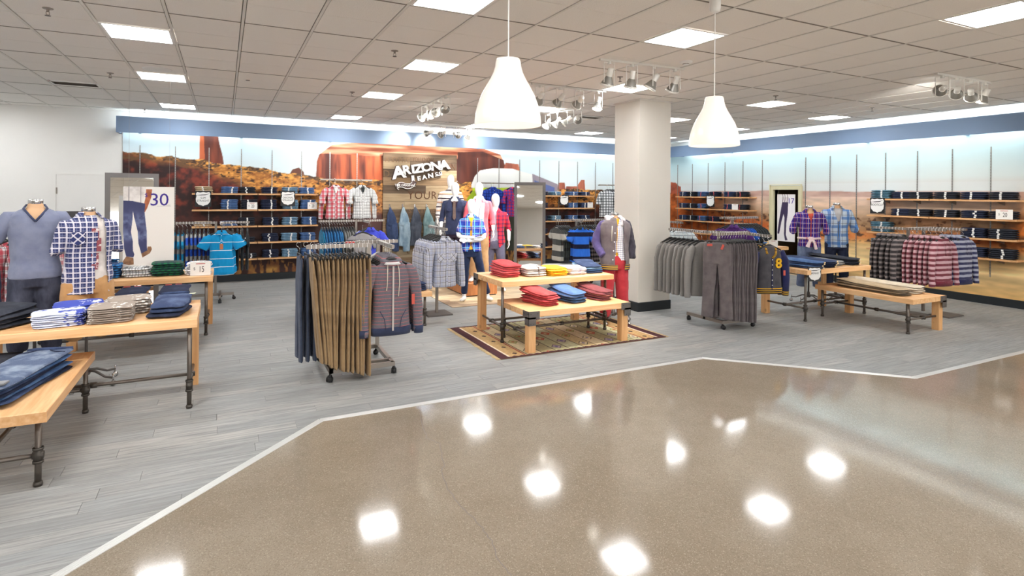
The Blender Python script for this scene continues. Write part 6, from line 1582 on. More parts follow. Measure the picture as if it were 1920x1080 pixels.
# red flannel man on the floor
pG5 = D(929, 545, 11.3); pG5.z = 0.012
arms = [ARM_DOWN(-1, 0.0, 0.05), ARM_DOWN(1, 0.01)]; legs = [LEG(-1, 0.02), LEG(1, 0.06, 0.06)]
G5 = mannequin('white mannequin in open red checked shirt and grey pants', pG5, -0.55, 1.9, arms, legs, hands=[(arms[0][2], (0.0, -0.3, -0.95), (0.9, -0.3, 0), -1, 0.45), (arms[1][2], (0.05, -0.3, -0.95), (-0.9, -0.2, 0), 1, 0.4)], headyaw=0.45)
REDCHK = pattern('red_navy_check', S_(226, 44, 62), [('x', 0.075, 0.34, 0.1, S_(60, 34, 70), 0.75), ('z', 0.075, 0.34, 0.1, S_(60, 34, 70), 0.75)])
gpart('tee', top_mesh(0.012, 0.90, [], 0, seed=43, neck=1.52), fabric('lilac_grey_tee', S_(170, 166, 184)), G5)
sh = top_mesh(0.03, 0.82, arms, 1.15, seed=44, flare=0.012); front_gap(sh, lambda z: 0.045 + max(0, 1.3 - z) * 0.09, 0.7, 1.6); gpart('checked_shirt', sh, REDCHK, G5); neck_collar(REDCHK, G5, open_=0.05)
gpart('pants', pants_mesh(legs, 0.022, 1.95, 45), fabric('slate_pants', S_(104, 102, 124), S_(88, 86, 108)), G5)

# platforms and mats
a = W(876, 557.5)
def platform(x0, x1, y0, y1, h, lab):
    r = thing('display_platform', lab, 'platform', ((x0 + x1) / 2, (y0 + y1) / 2, 0.008), 0, 'wooden display boxes')
    boxobj('plinth', M_BLACK, (0, 0, 0.01), (x1 - x0 - 0.03, y1 - y0 - 0.03, 0.02), r)
    for s in (-1, 1):
        boxobj('side_panel', M_CRATE, (0, s * ((y1 - y0) / 2 - 0.01), 0.02 + (h - 0.03) / 2), (x1 - x0, 0.02, h - 0.03), r); boxobj('end_panel', M_CRATE, (s * ((x1 - x0) / 2 - 0.01), 0, 0.02 + (h - 0.03) / 2), (0.02, y1 - y0 - 0.04, h - 0.03), r)
    boxobj('top_panel', M_CRATE, (0, 0, h - 0.015), (x1 - x0 - 0.04, y1 - y0 - 0.04, 0.014), r)
platform(a.x, a.x + 0.62, a.y, a.y + 1.05, z_plat, 'low brown wooden box carrying two mannequins')
platform(pG4.x - 0.3, pG4.x + 0.3, pG4.y - 0.28, pG4.y + 0.3, 0.418, 'taller brown wooden box under the rear mannequin')
def paint_mat(X, Z):
    b = np.floor(Z / 0.16); tone = vnoise(b * 3.7, np.floor(X / 0.9 + b * 0.37) * 2.1, 5)
    c = lerp3((196, 172, 138), (226, 204, 170), tone); g = fbm(X * 3, Z * 30, 3, 7)
    c = c * (0.86 + 0.28 * g[:, None]); dk = (fbm(X * 0.9, Z * 1.6, 3, 17) > 0.64); c[dk] *= np.array((0.78, 0.74, 0.74)); seam = (Z / 0.16 - b) < 0.05; c[seam] *= 0.8
    return c
mx0, my0, mx1, my1 = 3.42, 8.98, 5.75, 11.9
o = inst('floor_mat', print_grid('floor_mat', 200, 220, mx1 - mx0, my1 - my0, paint_mat, M_PRINT), None, (mx0, my0, 0.007), (-PI / 2, 0, 0))
o.rotation_euler = (0, 0, 0)
for v in o.data.vertices: v.co = (v.co.x, v.co.z, 0.0)
o.data.update(); tag(o, 'pale wood look mat under the white mannequins', 'mat')
MB().box(((mx1 - mx0) / 2, (my1 - my0) / 2, -0.0035), (mx1 - mx0, my1 - my0, 0.006)).obj('backing', fabric('mat_backing', S_(150, 128, 100)), o)

# headless forms on rolling bases
def form_base(r, h, x=0.0, y=0.0):
    MB().tube([(x, y, 0.12), (x, y, h)], 0.014, 10).obj('pole', M_BRACKET, r, smooth=True)
    MB().lathe([(0.001, 0.2), (0.022, 0.2), (0.03, 0.15), (0.04, 0.12), (0.03, 0.1), (0.001, 0.1)], 14, (x, y, 0)).obj('hub', M_BRACKET, r, smooth=True)
    for k in range(5):
        a_ = 2 * PI * k / 5 + 0.3; c_, s_ = math.cos(a_), math.sin(a_)
        lg = MB().tube([(x + c_ * 0.02, y + s_ * 0.02, 0.14), (x + c_ * 0.1, y + s_ * 0.1, 0.135), (x + c_ * 0.2, y + s_ * 0.2, 0.085), (x + c_ * 0.28, y + s_ * 0.28, 0.08)], [0.014, 0.013, 0.011, 0.012], 8).obj('base_leg', M_BRACKET, r, smooth=True)
        MB().tube([(x + c_ * 0.28 - s_ * 0.012, y + s_ * 0.28 + c_ * 0.012, 0.026), (x + c_ * 0.28 + s_ * 0.012, y + s_ * 0.28 - c_ * 0.012, 0.026)], 0.026, 12).tube([(x + c_ * 0.28, y + s_ * 0.28, 0.05), (x + c_ * 0.28, y + s_ * 0.28, 0.12)], 0.008, 6).obj('caster', M_CHROME, lg, smooth=True)
def form(lab, loc, rz, capz, k=1.0, wide=1.0):
    r = thing('headless_form', lab, 'mannequin', (loc[0], loc[1], 0), rz, 'headless clothing forms'); dz = capz - 1.63
    legs = [LEG(-1, 0.03), LEG(1, 0.03)]
    short = [[l[0], Vector(l[0]).lerp(Vector(l[1]), 0.4), Vector(l[0]).lerp(Vector(l[1]), 0.8)] for l in legs]
    inst('body', setmat(body_mesh([], short, False, armless=True, shoes=False), M_SKIN), r, (0, 0, dz))
    MB().lathe([(0.001, 1.632), (0.055, 1.632), (0.058, 1.628), (0.058, 1.59), (0.056, 1.588)], 28).obj('neck_cap', M_CHROME, r, (0, 0, dz), smooth=True)
    form_base(r, 0.95 + dz, 0.0, 0.03)
    return r, dz, legs
def tee_sleeve_arms(out=0.04): return [[(s * 0.185, 0, 1.455), (s * (0.285 + out), 0.0, 1.24), (s * (0.30 + out), -0.03, 1.0)] for s in (-1, 1)]
# grey v-neck
pf = D(67, 400, 5.5); F1, dz, legs = form('headless form in grey v-neck tee and dark jeans at far left', pf, 0.22, 1.82)
GT = fabric('heather_blue_grey', S_(136, 142, 166), S_(120, 126, 152)); ar = tee_sleeve_arms(0.03)
me = top_mesh(0.036, 0.88, ar, 0.95, neck=1.535, seed=51, radii=(0.075, 0.088, 0.08), flare=0.006, cuff=False); cutfaces(me, lambda c, n: c.y < 0.0 and c.z > 1.4 and abs(c.x) < (c.z - 1.425) * 0.75)
gpart('tee', me, GT, F1, dz)
MB().tube([(0, -0.145, 1.425), (-0.045, -0.125, 1.485), (-0.088, -0.06, 1.545), (-0.07, 0.05, 1.575), (0, 0.075, 1.58), (0.07, 0.05, 1.575), (0.088, -0.06, 1.545), (0.045, -0.125, 1.485), (0, -0.145, 1.425)], 0.010, 8).obj('neck_band', fabric('navy_band', S_(66, 74, 104)), F1, (0, 0, dz), smooth=True)
gpart('jeans', pants_mesh(legs, 0.03, 1.72, 52, radii=(0.115, 0.092, 0.08)), denim('denim_grey_dark', S_(44, 46, 62), S_(96, 100, 118), 0.55, 4.0), F1, dz)
for l in legs:
    an = Vector(l[2]) + Vector((0, 0, 0.1)); MB().tube([an + Vector((0, 0.05, -0.07)), an + Vector((0, -0.05, -0.07)), an + Vector((0, -0.16, -0.075)), an + Vector((0, -0.22, -0.08))], [0.04, 0.05, 0.05, 0.03], 12, flat=0.75, up=(0, 0, 1)).tube([an + Vector((0, 0, 0.06)), an + Vector((0, 0, -0.06))], 0.055, 12).obj('boot', flat('black_leather', S_(40, 38, 40), 0.4), F1, (0, 0, dz), smooth=True)
# navy checked shirt
pf = D(166, 400, 5.62); F2, dz, legs = form('headless form in open navy checked shirt and khaki shorts', pf, 0.42, 1.745)
NCHK = pattern('navy_white_check', S_(52, 60, 108), [('x', 0.048, 0.24, 0.1, S_(226, 222, 232), 0.8), ('z', 0.048, 0.24, 0.1, S_(226, 222, 232), 0.8), ('x', 0.048, 0.06, 0.6, S_(160, 166, 196), 0.6), ('z', 0.048, 0.06, 0.6, S_(160, 166, 196), 0.6)], warp=0.006)
ar = tee_sleeve_arms(-0.055)
gpart('tee', top_mesh(0.022, 0.90, [], 0, seed=61, neck=1.55), fabric('offwhite_tee', S_(240, 232, 226)), F2, dz)
gr = MB()
for i, (w_, zz, hh) in enumerate(((0.06, 1.38, 0.10), (0.075, 1.27, 0.13), (0.06, 1.13, 0.12), (0.03, 1.06, 0.06))): gr.box((0.012 * (i % 2), -0.146 + 0.004 * i, zz), (w_, 0.006, hh))
gr.obj('chest_print', smat('maroon_print', S_(150, 84, 92), S_(226, 214, 212), 0.55, 26.0), F2, (0.02, 0, dz))
me = top_mesh(0.042, 0.80, ar, 1.16, seed=62, radii=(0.064, 0.062, 0.058), flare=0.02); front_gap(me, lambda z: 0.03 + max(0, 1.5 - z) * 0.05, 0.7, 1.62, 0.075); gpart('checked_shirt', me, NCHK, F2, dz); neck_collar(NCHK, F2, dz, 0.05, 1.1)
b45 = pattern('navy_white_check_bias', S_(52, 60, 108), [('x', 0.048, 0.24, 0.1, S_(226, 222, 232), 0.8), ('z', 0.048, 0.24, 0.1, S_(226, 222, 232), 0.8)], rot=PI / 4)
MB().prism([(-0.05, 0), (0.05, 0), (0.05, -0.1), (0, -0.13), (-0.05, -0.1)], -0.004, 0.004, M=STAND).obj('chest_pocket', b45, F2, (-0.12, -0.166, 1.40 + dz), -0.2)
gpart('shorts', pants_mesh(legs, 0.035, 1.1, 63, radii=(0.125, 0.12, 0.1)), fabric('khaki_shorts', S_(206, 160, 110), S_(188, 142, 94)), F2, dz)
# varsity jacket
pf = D(1153, 500, 8.55); F3, dz, legs = form('headless form in varsity jacket and red pants beside the rug', pf, -0.35, 1.64)
ar = [[(-0.175, 0, 1.45), (-0.265, 0.05, 1.2), (-0.2, -0.10, 1.0)], [(0.175, 0, 1.45), (0.25, 0.02, 1.2), (0.262, -0.03, 0.95)]]
gpart('tee', top_mesh(0.010, 0.84, [], 0, seed=71, neck=1.54), YEL, F3, dz)
WCHK = pattern('white_violet_check', S_(244, 242, 246), [('x', 0.03, 0.2, 0.1, S_(84, 76, 130), 0.7), ('z', 0.03, 0.2, 0.1, S_(84, 76, 130), 0.7)], warp=0.004)
me = top_mesh(0.022, 0.82, [], 0, seed=72, neck=1.55); front_gap(me, lambda z: 0.006 + max(0, 1.08 - z) * 0.2 + max(0, z - 1.42) * 0.35, 0.7, 1.6); gpart('check_shirt', me, WCHK, F3, dz); neck_collar(WCHK, F3, dz, 0.03)
JG = fabric('jacket_grey_wool', S_(124, 114, 116), S_(108, 98, 102)); JP = fabric('jacket_purple', S_(100, 88, 138), S_(84, 74, 120))
me = top_mesh(0.06, 0.82, [], 0, seed=73, flare=0.02); front_gap(me, lambda z: 0.05 + max(0, 1.45 - z) * 0.06, 0.7, 1.62, 0.04); gpart('jacket', me, JG, F3, dz)
for i, a_ in enumerate(ar):
    q, r_ = dense(a_, [0.076, 0.07, 0.058]); m = MB(); m.tube([Vector((math.copysign(0.13, a_[0][0]), 0, 1.475))] + q, [0.06] + r_, 14)
    inst('sleeve', setmat(fuse(m, 0.012, 2, 0.010, 11.0, 74 + i, 'sleeve'), JP if i == 0 else fabric('jacket_dark', S_(70, 66, 78))), F3, (0, 0, dz))
wr_ = MB(); wr_.rings([oval((0, 0, z), 0.15 + e_, 0.105 + e_ * 0.9, 28) for z, e_ in ((0.79, 0.07), (0.83, 0.082), (0.87, 0.08))], cap0=False, cap1=False)
me = wr_.mesh('waist_rib', pattern('jacket_rib', S_(74, 70, 78), [('z', 0.03, 0.4, 0.1, S_(240, 186, 50), 1.0)], warp=0.0), True); cutfaces(me, lambda c, n: c.y < -0.02 and -0.02 < c.x < 0.11); inst('waist_rib', me, F3, (0, 0, dz))
hd = MB(); hd.tube([(-0.05, -0.125, 1.44), (-0.105, -0.06, 1.52), (-0.10, 0.06, 1.55), (0, 0.11, 1.53), (0.10, 0.06, 1.55), (0.105, -0.06, 1.52), (0.07, -0.125, 1.44)], [0.022, 0.038, 0.048, 0.056, 0.048, 0.038, 0.022], 12)
inst('hood', setmat(fuse(hd, 0.01, 2, 0.006, 12, 5, 'hood'), fabric('hood_white', S_(226, 220, 222))), F3, (0, 0, dz))
MB().tube([(-0.085, -0.16, 1.44), (-0.095, -0.182, 1.36), (-0.10, -0.186, 1.22)], 0.006, 6).obj('drawstring', CREAM, F3, (0, 0, dz), smooth=True)
sn = MB()
for i in range(4): sn.tube([(-0.05 - 0.01 * i, -0.178, 1.34 - i * 0.13), (-0.05 - 0.01 * i, -0.188, 1.34 - i * 0.13)], 0.009, 8)
tag(sn.obj('snap', M_CHROME, F3, (0, 0, dz)), kind='stuff')
gpart('pants', pants_mesh(legs, 0.03, 1.98, 75, radii=(0.118, 0.098, 0.086)), fabric('red_chino', S_(196, 62, 70), S_(176, 48, 58)), F3, dz)
# two forms behind the right table
pf = D(1518, 450, 10.25); F4, dz, legs = form('headless form in purple plaid shirt with knotted waist', pf, -0.75, 1.74)
PPL = pattern('purple_plaid', S_(78, 56, 150), [('x', 0.085, 0.32, 0.1, S_(52, 34, 110), 0.7), ('z', 0.085, 0.32, 0.1, S_(52, 34, 110), 0.7), ('x', 0.085, 0.07, 0.5, S_(240, 214, 200), 0.9), ('z', 0.085, 0.07, 0.5, S_(240, 214, 200), 0.9), ('x', 0.085, 0.05, 0.9, S_(226, 96, 80), 0.7)])
ar = [[(s * 0.18, 0, 1.455), (s * 0.27, 0.02, 1.22), (s * 0.25, -0.12, 1.08)] for s in (-1, 1)]
gpart('tank_top', top_mesh(0.010, 0.92, [], 0, seed=81, neck=1.5), fabric('coral_top', S_(214, 90, 70)), F4, dz)
me = top_mesh(0.022, 0.90, ar, 1.35, seed=82, radii=(0.066, 0.058, 0.052), flare=0.012); front_gap(me, lambda z: 0.008 + max(0, z - 1.36) * 0.3, 1.0, 1.6); gpart('plaid_shirt', me, PPL, F4, dz); neck_collar(PPL, F4, dz)
kn = MB(); ringp = [Vector((0.178 * math.cos(a_), 0.125 * math.sin(a_), 1.05)) for a_ in np.linspace(0, 2 * PI, 17)]
kn.tube(ringp, 0.022, 8); kn.tube([(0, -0.13, 1.05), (-0.03, -0.17, 1.0), (-0.06, -0.165, 0.9)], [0.03, 0.032, 0.04], 10, flat=0.6).tube([(0.0, -0.13, 1.05), (0.05, -0.17, 0.99), (0.08, -0.165, 0.86)], [0.03, 0.034, 0.042], 10, flat=0.6).tube([(-0.03, -0.145, 1.05), (0.03, -0.145, 1.05)], 0.034, 10)
inst('knotted_sash', setmat(fuse(kn, 0.01, 2, 0.006, 14, 4, 'sash'), smat('pink_white_sash', S_(238, 214, 214), S_(214, 120, 124), 0.58, 20.0)), F4, (0, 0, dz))
gpart('jeans', pants_mesh(legs, 0.016, 1.75, 83, radii=(0.105, 0.08, 0.075)), denim('denim_wash', S_(76, 90, 124), S_(130, 144, 172), 0.5), F4, dz)
pf = D(1569, 450, 10.35); F5, dz, legs = form('headless form in blue and white plaid shirt and dark jeans', pf, -0.75, 1.79)
BPL = pattern('sky_plaid', S_(198, 214, 230), [('x', 0.15, 0.34, 0.1, S_(62, 122, 196), 0.75), ('z', 0.15, 0.34, 0.1, S_(62, 122, 196), 0.75), ('x', 0.15, 0.08, 0.6, S_(90, 86, 100), 0.5), ('z', 0.15, 0.08, 0.6, S_(90, 86, 100), 0.5), ('x', 0.15, 0.04, 0.75, S_(250, 250, 250), 0.9)])
ar = [[(s * 0.185, 0, 1.455), (s * 0.29, 0.03, 1.2), (s * 0.275, -0.08, 1.05)] for s in (-1, 1)]
gpart('tee', top_mesh(0.012, 0.9, [], 0, seed=91, neck=1.53), fabric('pale_grey_tee', S_(206, 204, 204)), F5, dz)
me = top_mesh(0.03, 0.84, ar, 1.3, seed=92, radii=(0.07, 0.064, 0.058), flare=0.01); front_gap(me, lambda z: 0.006 + max(0, z - 1.28) * 0.3, 1.0, 1.6); gpart('plaid_shirt', me, BPL, F5, dz); neck_collar(BPL, F5, dz, 0.045, 1.05)
gpart('jeans', pants_mesh(legs, 0.022, 1.8, 93), D_INK, F5, dz)
# ---------------------------------------------------------------- reclaimed wood panel with the raised logo
PX0, PX1, PZ0, PZ1, PY = 3.36, 5.22, 0.16, 2.86, BACK_Y - 0.11
panel = thing('wood_sign_panel', 'reclaimed board panel with white raised logo and hanging jeans', 'sign', ((PX0 + PX1) / 2, PY, PZ0))
boxobj('backing', M_BLACK, (0, 0.045, (PZ1 - PZ0) / 2), (PX1 - PX0 - 0.02, 0.05, PZ1 - PZ0 - 0.02), panel)
BOARDC = [((150, 126, 98), (120, 98, 74)), ((182, 160, 128), (150, 128, 100)), ((124, 102, 80), (96, 78, 60)), ((164, 136, 104), (130, 106, 80)), ((106, 88, 70), (84, 68, 54)), ((192, 174, 144), (160, 140, 112))]
BM_ = [make_wood('old_board_%d' % i, S_(*a_), S_(*b_), knots=(i % 2 == 0), rough=0.8) for i, (a_, b_) in enumerate(BOARDC)]
rb = random.Random(12); z = PZ0
rows = 14; hh = (PZ1 - PZ0) / rows
for rI in range(rows):
    cuts = sorted([PX0, PX1] + [PX0 + rb.uniform(0.4, 1.5) for _ in range(rb.choice((0, 1, 1)))])
    for a_, b_ in zip(cuts[:-1], cuts[1:]):
        if b_ - a_ < 0.05: continue
        d_ = rb.uniform(0.014, 0.024)
        MB().box((0, -d_ / 2, 0), (b_ - a_ - 0.004, d_, hh - 0.005), b=0.0).obj('board', BM_[rb.choice((0, 1, 1, 2, 3, 3, 4, 5))], panel, ((a_ + b_) / 2 - (PX0 + PX1) / 2, 0.02, (rI + 0.5) * hh))
M_STAIN = flat('stencil_brown', S_(96, 66, 48), 0.9); M_STAIN2 = flat('stencil_pale', S_(128, 100, 74), 0.9)
def stencil(body, px, py, h, mat=M_STAIN, align='CENTER', wide=1.0, shear=0.0, space=1.0):
    X, Z = onback(px, py, PY); text(body, h / 0.7, mat, panel, (X - panel.location.x, -0.006, Z - PZ0), extrude=0.0015, name='stencil_lettering', align=align, wide=wide, shear=shear, space=space)
stencil('A STATE', 745, 299, 0.12, M_STAIN2, wide=0.95); stencil('YOU KNOW', 793, 299, 0.11, M_STAIN, wide=0.6); stencil('IN', 848, 313, 0.16, M_STAIN, wide=0.7)
stencil('D', 724, 325, 0.16, M_STAIN2); stencil('YOUR', 792, 366, 0.19, M_STAIN, wide=0.95, space=1.1); stencil('STATEMENT', 800, 395, 0.1, M_STAIN2, wide=1.15)
stencil('E', 766, 470, 0.12, M_STAIN2)
# logo letters
M_LOGO = flat('logo_white', S_(250, 247, 244), 0.4); M_LOGOD = flat('logo_side', S_(92, 72, 70), 0.6)
logo = thing('logo_lettering', 'white raised letters reading arizona jean co on the board panel', 'sign', (4.2, PY - 0.03, 2.4))
def bolded(body, size, extrude, offset, shear=0.0):
    cu = bpy.data.curves.new('txt', 'FONT'); cu.body = body; cu.size = size; cu.extrude = extrude; cu.offset = offset; cu.align_x = 'CENTER'; cu.align_y = 'CENTER'; cu.shear = shear; cu.resolution_u = 4
    o = bpy.data.objects.new('txt', cu); me = evaluated(o); bpy.data.objects.remove(o); bpy.data.curves.remove(cu); return me
def logo_letter(ch, px, py, hpx, ang, wide=1.0):
    X, Z = onback(px, py, PY - 0.05); zr = -X * _s + (PY - 0.05) * _c; h = hpx * zr / FPX; size = h / 0.64
    rot = Matrix.Rotation(math.radians(ang), 4, 'Z') @ Matrix.Diagonal((wide, 1, 1, 1))
    bk = bolded(ch, size, 0.03, size * 0.06); bk.transform(STAND @ rot); setmat(bk, M_LOGOD)
    fr = bolded(ch, size, 0.008, size * 0.04); fr.transform(STAND @ rot); setmat(fr, M_LOGO)
    o = inst('letter', bk, logo, (X - 4.2, 0.0, Z - 2.4)); inst('letter_face', fr, o, (0, -0.034, 0))
for ch, px, py, hp, an, wd in (('A', 747, 323, 20, 10, 1.15), ('R', 761.5, 318.5, 15, 9, 1.05), ('I', 773.8, 317, 13, 9, 1.3), ('Z', 783.8, 316, 14, 9, 1.25), ('O', 799.3, 313.6, 13, 8, 1.25), ('N', 816.5, 311.2, 14, 8, 1.25), ('A', 832.5, 309.4, 15, 9, 1.2),
                               ('J', 774, 336.5, 13, 6, 1.5), ('E', 785, 334, 7, 9, 1.25), ('A', 795.3, 331.8, 7, 9, 1.2), ('N', 806.8, 329, 7.5, 9, 1.2), ('C', 817.8, 325, 4, 9, 1.25), ('O', 825.0, 323.8, 4, 9, 1.25)):
    logo_letter(ch, px, py, hp, an, wd)
def lp(px, py, dy=-0.05):
    X, Z = onback(px, py, PY - 0.05); return Vector((X - 4.2, dy, Z - 2.4))
MB().tube([lp(815, 329.5), lp(828, 327)], 0.012, 6).obj('underline', M_LOGO, logo)
path = [lp(777, 339), lp(774, 344), lp(768, 347.5), lp(761, 348), lp(753, 345.5), lp(746, 346), lp(744, 350), lp(747, 353)]
q, _r = dense(path, [0.05, 0.06, 0.06, 0.06, 0.055, 0.05, 0.03, 0.02]); MB().tube(q, _r, 10, flat=0.35, up=(0, 1, 0)).obj('ribbon', M_LOGOD, logo, smooth=True)
q2 = [p + Vector((0, -0.02, -r_)) for p, r_ in zip(q, _r)]; q3 = [p + Vector((0, -0.02, r_)) for p, r_ in zip(q, _r)]
MB().tube(q2, 0.009, 6).obj('ribbon_edge', M_LOGO, logo, smooth=True); MB().tube(q3[6:], 0.008, 6).obj('ribbon_edge', M_LOGO, logo, smooth=True)
text('THE ORIGINAL', 0.075, M_LOGO, logo, lp(758, 346.5, -0.085), extrude=0.002, bold=0.001)
# jeans hanging on the panel's hooks
def hanging_jeans(px, mat, lab, seed, tw=0.0):
    X, Z = onback(px, 388, PY - 0.03)
    hk = MB(); hk.tube([(0, 0.02, 0), (0, -0.05, 0.0), (0, -0.07, 0.03), (0, -0.06, 0.05)], 0.006, 6).box((0, 0.01, 0.03), (0.03, 0.01, 0.1)); hk.obj('hook', M_CHROME, panel, (X - panel.location.x, -0.02, Z - PZ0))
    mb = MB(); mb.rings([oval((cx, cy, zz), hw, hd, 16) for zz, hw, hd, cx, cy in ((0.01, 0.014, 0.014, 0, -0.03), (-0.05, 0.04, 0.03, 0, -0.035), (-0.16, 0.085, 0.05, 0.01, -0.045), (-0.3, 0.125, 0.055, 0.02, -0.05), (-0.42, 0.13, 0.05, 0.02 + tw * 0.3, -0.05))])
    for s in (-1, 1): mb.rings([oval((s * 0.055 + 0.02 + tw * f, -0.05 - 0.02 * s, zz), 0.085, 0.04, 12) for f, zz in ((0.3, -0.36), (0.6, -0.6), (0.9, -0.85 - 0.05 * s), (1.0, -0.98 - 0.06 * s))])
    me = setmat(fuse(mb, 0.013, 2, 0.014, 8.0, seed, 'hung_jeans', (1.2, 1, 0.5)), mat)
    tag(inst('hanging_jeans', me, None, (X, PY - 0.06, Z)), lab, 'jeans', 'jeans hung on the board panel')
hanging_jeans(731, D_NAVY, 'leftmost dark jeans hung from a hook on the board panel', 1, 0.05)
hanging_jeans(755.5, denim('denim_pale', S_(106, 134, 156), S_(176, 196, 208), 0.5), 'pale washed jeans, second from left on the board panel', 2)
hanging_jeans(778, denim('denim_smoke', S_(62, 68, 82), S_(106, 112, 124), 0.55), 'smoke grey jeans, third from left on the board panel', 3, -0.03)
hanging_jeans(800, denim('denim_green', S_(86, 116, 122), S_(150, 176, 178), 0.5), 'greenish washed jeans, fourth from left on the board panel', 4, 0.04)
hanging_jeans(822, denim('denim_ash', S_(126, 130, 132), S_(170, 172, 172), 0.5), 'ash grey jeans partly hidden by the mannequins', 5, -0.04)

# ---------------------------------------------------------------- mirrors
def mirror(lab, loc, rz, w, h, lean, aframe):
    r = thing('floor_mirror', lab, 'mirror', loc, rz, 'tall floor mirrors')
    M = Matrix.Rotation(-lean, 4, 'X')
    def part_box(name, mat, c, s): 
        o = MB().box((0, 0, 0), s).obj(name, mat, r); o.matrix_local = M @ Matrix.Translation(c); return o
    f = 0.065
    for s in (-1, 1): part_box('frame_stile', M_FRAMEGREY, (s * (w / 2 - f / 2), 0, h / 2), (f, 0.05, h))
    part_box('frame_rail', M_FRAMEGREY, (0, 0, h - f / 2), (w - 2 * f, 0.05, f)); part_box('frame_rail', M_FRAMEGREY, (0, 0, f / 2 + 0.03), (w - 2 * f, 0.05, f + 0.06))
    part_box('mirror_glass', M_MIRROR, (0, -0.005, h / 2), (w - 2 * f + 0.01, 0.012, h - 2 * f)); part_box('back_board', M_BLACK, (0, 0.02, h / 2), (w - 2 * f, 0.01, h - 2 * f))
    if aframe:
        top = M @ Vector((0, 0.03, h - 0.06))
        for s in (-1, 1): MB().tube([(s * (w / 2 - 0.04), top.y, top.z), (s * (w / 2 - 0.04), top.y + 0.55, 0.02)], 0.026, 8).obj('rear_leg', M_FRAMEGREY, r)
        MB().add([(-w / 2 + 0.05, top.y + 0.02, top.z - 0.1), (w / 2 - 0.05, top.y + 0.02, top.z - 0.1), (w / 2 - 0.05, top.y + 0.52, 0.1), (-w / 2 + 0.05, top.y + 0.52, 0.1)], [(0, 1, 2, 3)]).obj('rear_panel', M_BLACK, r)
    return r
p = D(249, 400, 8.3); mirror('tall grey framed mirror behind the hanging jeans poster', (p.x, p.y, 0), 0.16, 0.66, 2.17, 0.07, True)
p = D(994, 400, 12.75); mirror('tall grey framed mirror beside the red checked mannequin', (p.x, p.y, 0), -0.46, 0.7, 2.17, 0.06, True)

# ---------------------------------------------------------------- posters
def poster30(X, Z):
    u = X / PWD; v = 1 - Z / PHT
    c = lerp3((252, 248, 242), (246, 238, 230), v)
    def poly(pts): return inpoly(u, v, [((x - 150) / 424.0, (y - 118) / 690.0) for x, y in pts])
    wv = fbm(u * 14, v * 26, 3, 3)
    m = poly([(150, 118), (334, 118), (330, 160), (302, 262), (232, 242), (150, 236)]); c[m] = lerp3((214, 206, 202), (246, 240, 236), np.clip(wv * 1.6 - 0.2, 0, 1))[m]
    for xx in (195, 292): 
        m2 = m & (np.abs(u - (xx - 150) / 424.0) < 0.006); c[m2] = (110, 100, 104)
    m = poly([(336, 140), (386, 140), (380, 205), (346, 300), (326, 336), (286, 332), (280, 300), (318, 270), (330, 220)]); c[m] = lerp3((150, 76, 44), (206, 124, 84), np.clip(wv * 1.5 - 0.2, 0, 1))[m]
    for pts in ([(150, 236), (232, 240), (230, 300), (226, 400), (214, 500), (230, 580), (232, 660), (244, 690), (236, 716), (178, 706), (160, 640), (152, 520), (150, 500)], [(225, 240), (330, 262), (324, 330), (336, 440), (344, 500), (345, 620), (350, 660), (300, 686), (276, 600), (270, 500), (240, 380), (225, 300)]):
        m = poly(pts); fade = np.clip(np.exp(-((v - 0.42) / 0.10) ** 2) * 0.5 + np.exp(-((v - 0.6) / 0.06) ** 2) * 0.6, 0, 1) * np.clip(wv * 1.8 - 0.2, 0, 1)
        c[m] = (lerp3((48, 50, 92), (150, 166, 206), fade + 0.12))[m]
    for pts in ([(178, 706), (236, 720), (240, 776), (200, 780), (150, 766), (152, 744)], [(300, 686), (350, 660), (352, 628), (380, 628), (388, 652), (370, 686), (310, 720)]):
        m = poly(pts); c[m] = lerp3((92, 58, 40), (170, 124, 88), np.clip(wv * 1.4, 0, 1))[m]
    return c
PWD, PHT = 0.58, 1.08
ps = thing('hanging_poster', 'hanging white poster of blue jeans legs reading $30', 'poster', (-1.18, 9.02, 0.885), 0.0, 'hanging posters')
inst('print', print_grid('print', 150, 270, PWD, PHT, poster30, M_PRINT), ps)
MB().box((PWD / 2, 0.006, PHT / 2), (PWD, 0.008, PHT)).obj('board', M_CARD, ps)
text('30', 0.235, M_PURPLEINK, ps, (0.405, -0.002, 0.90), extrude=0.0006, space=0.95, name='price_lettering'); text('$', 0.07, M_PURPLEINK, ps, (0.255, -0.002, 0.965), extrude=0.0006, name='price_lettering')
MB().box((0.46, -0.001, 0.82), (0.16, 0.001, 0.004)).box((0.5, -0.001, 0.835), (0.07, 0.001, 0.004)).obj('small_print', flat('grey_ink', S_(176, 170, 176), 0.8), ps)
for xx in (0.06, 0.52): MB().tube([(xx, 0.004, PHT - 0.01), (xx, 0.004, CEIL - 0.885)], 0.0012, 5).obj('wire', M_RACK, ps)
def poster17(X, Z):
    u = X / 0.5; v = 1 - Z / 1.16; c = lerp3((246, 242, 244), (240, 236, 238), v)
    for pts in ([(0.28, 0.17), (0.62, 0.17), (0.6, 0.4), (0.52, 0.62), (0.5, 0.86), (0.6, 0.97), (0.46, 0.98), (0.4, 0.85), (0.42, 0.5), (0.36, 0.42), (0.24, 0.6), (0.12, 0.85), (0.02, 0.84), (0.12, 0.55)],):
        c[inpoly(u, v, pts)] = (56, 42, 78)
    c[inpoly(u, v, [(0.26, 0.06), (0.66, 0.06), (0.62, 0.17), (0.28, 0.17)])] = (226, 218, 220)
    for a_ in (0.3, 0.42, 0.56): c[(np.abs(u - a_ - 0.03 * np.sin(v * 20)) < 0.012) & (v < 0.18)] = (70, 56, 70)
    return c
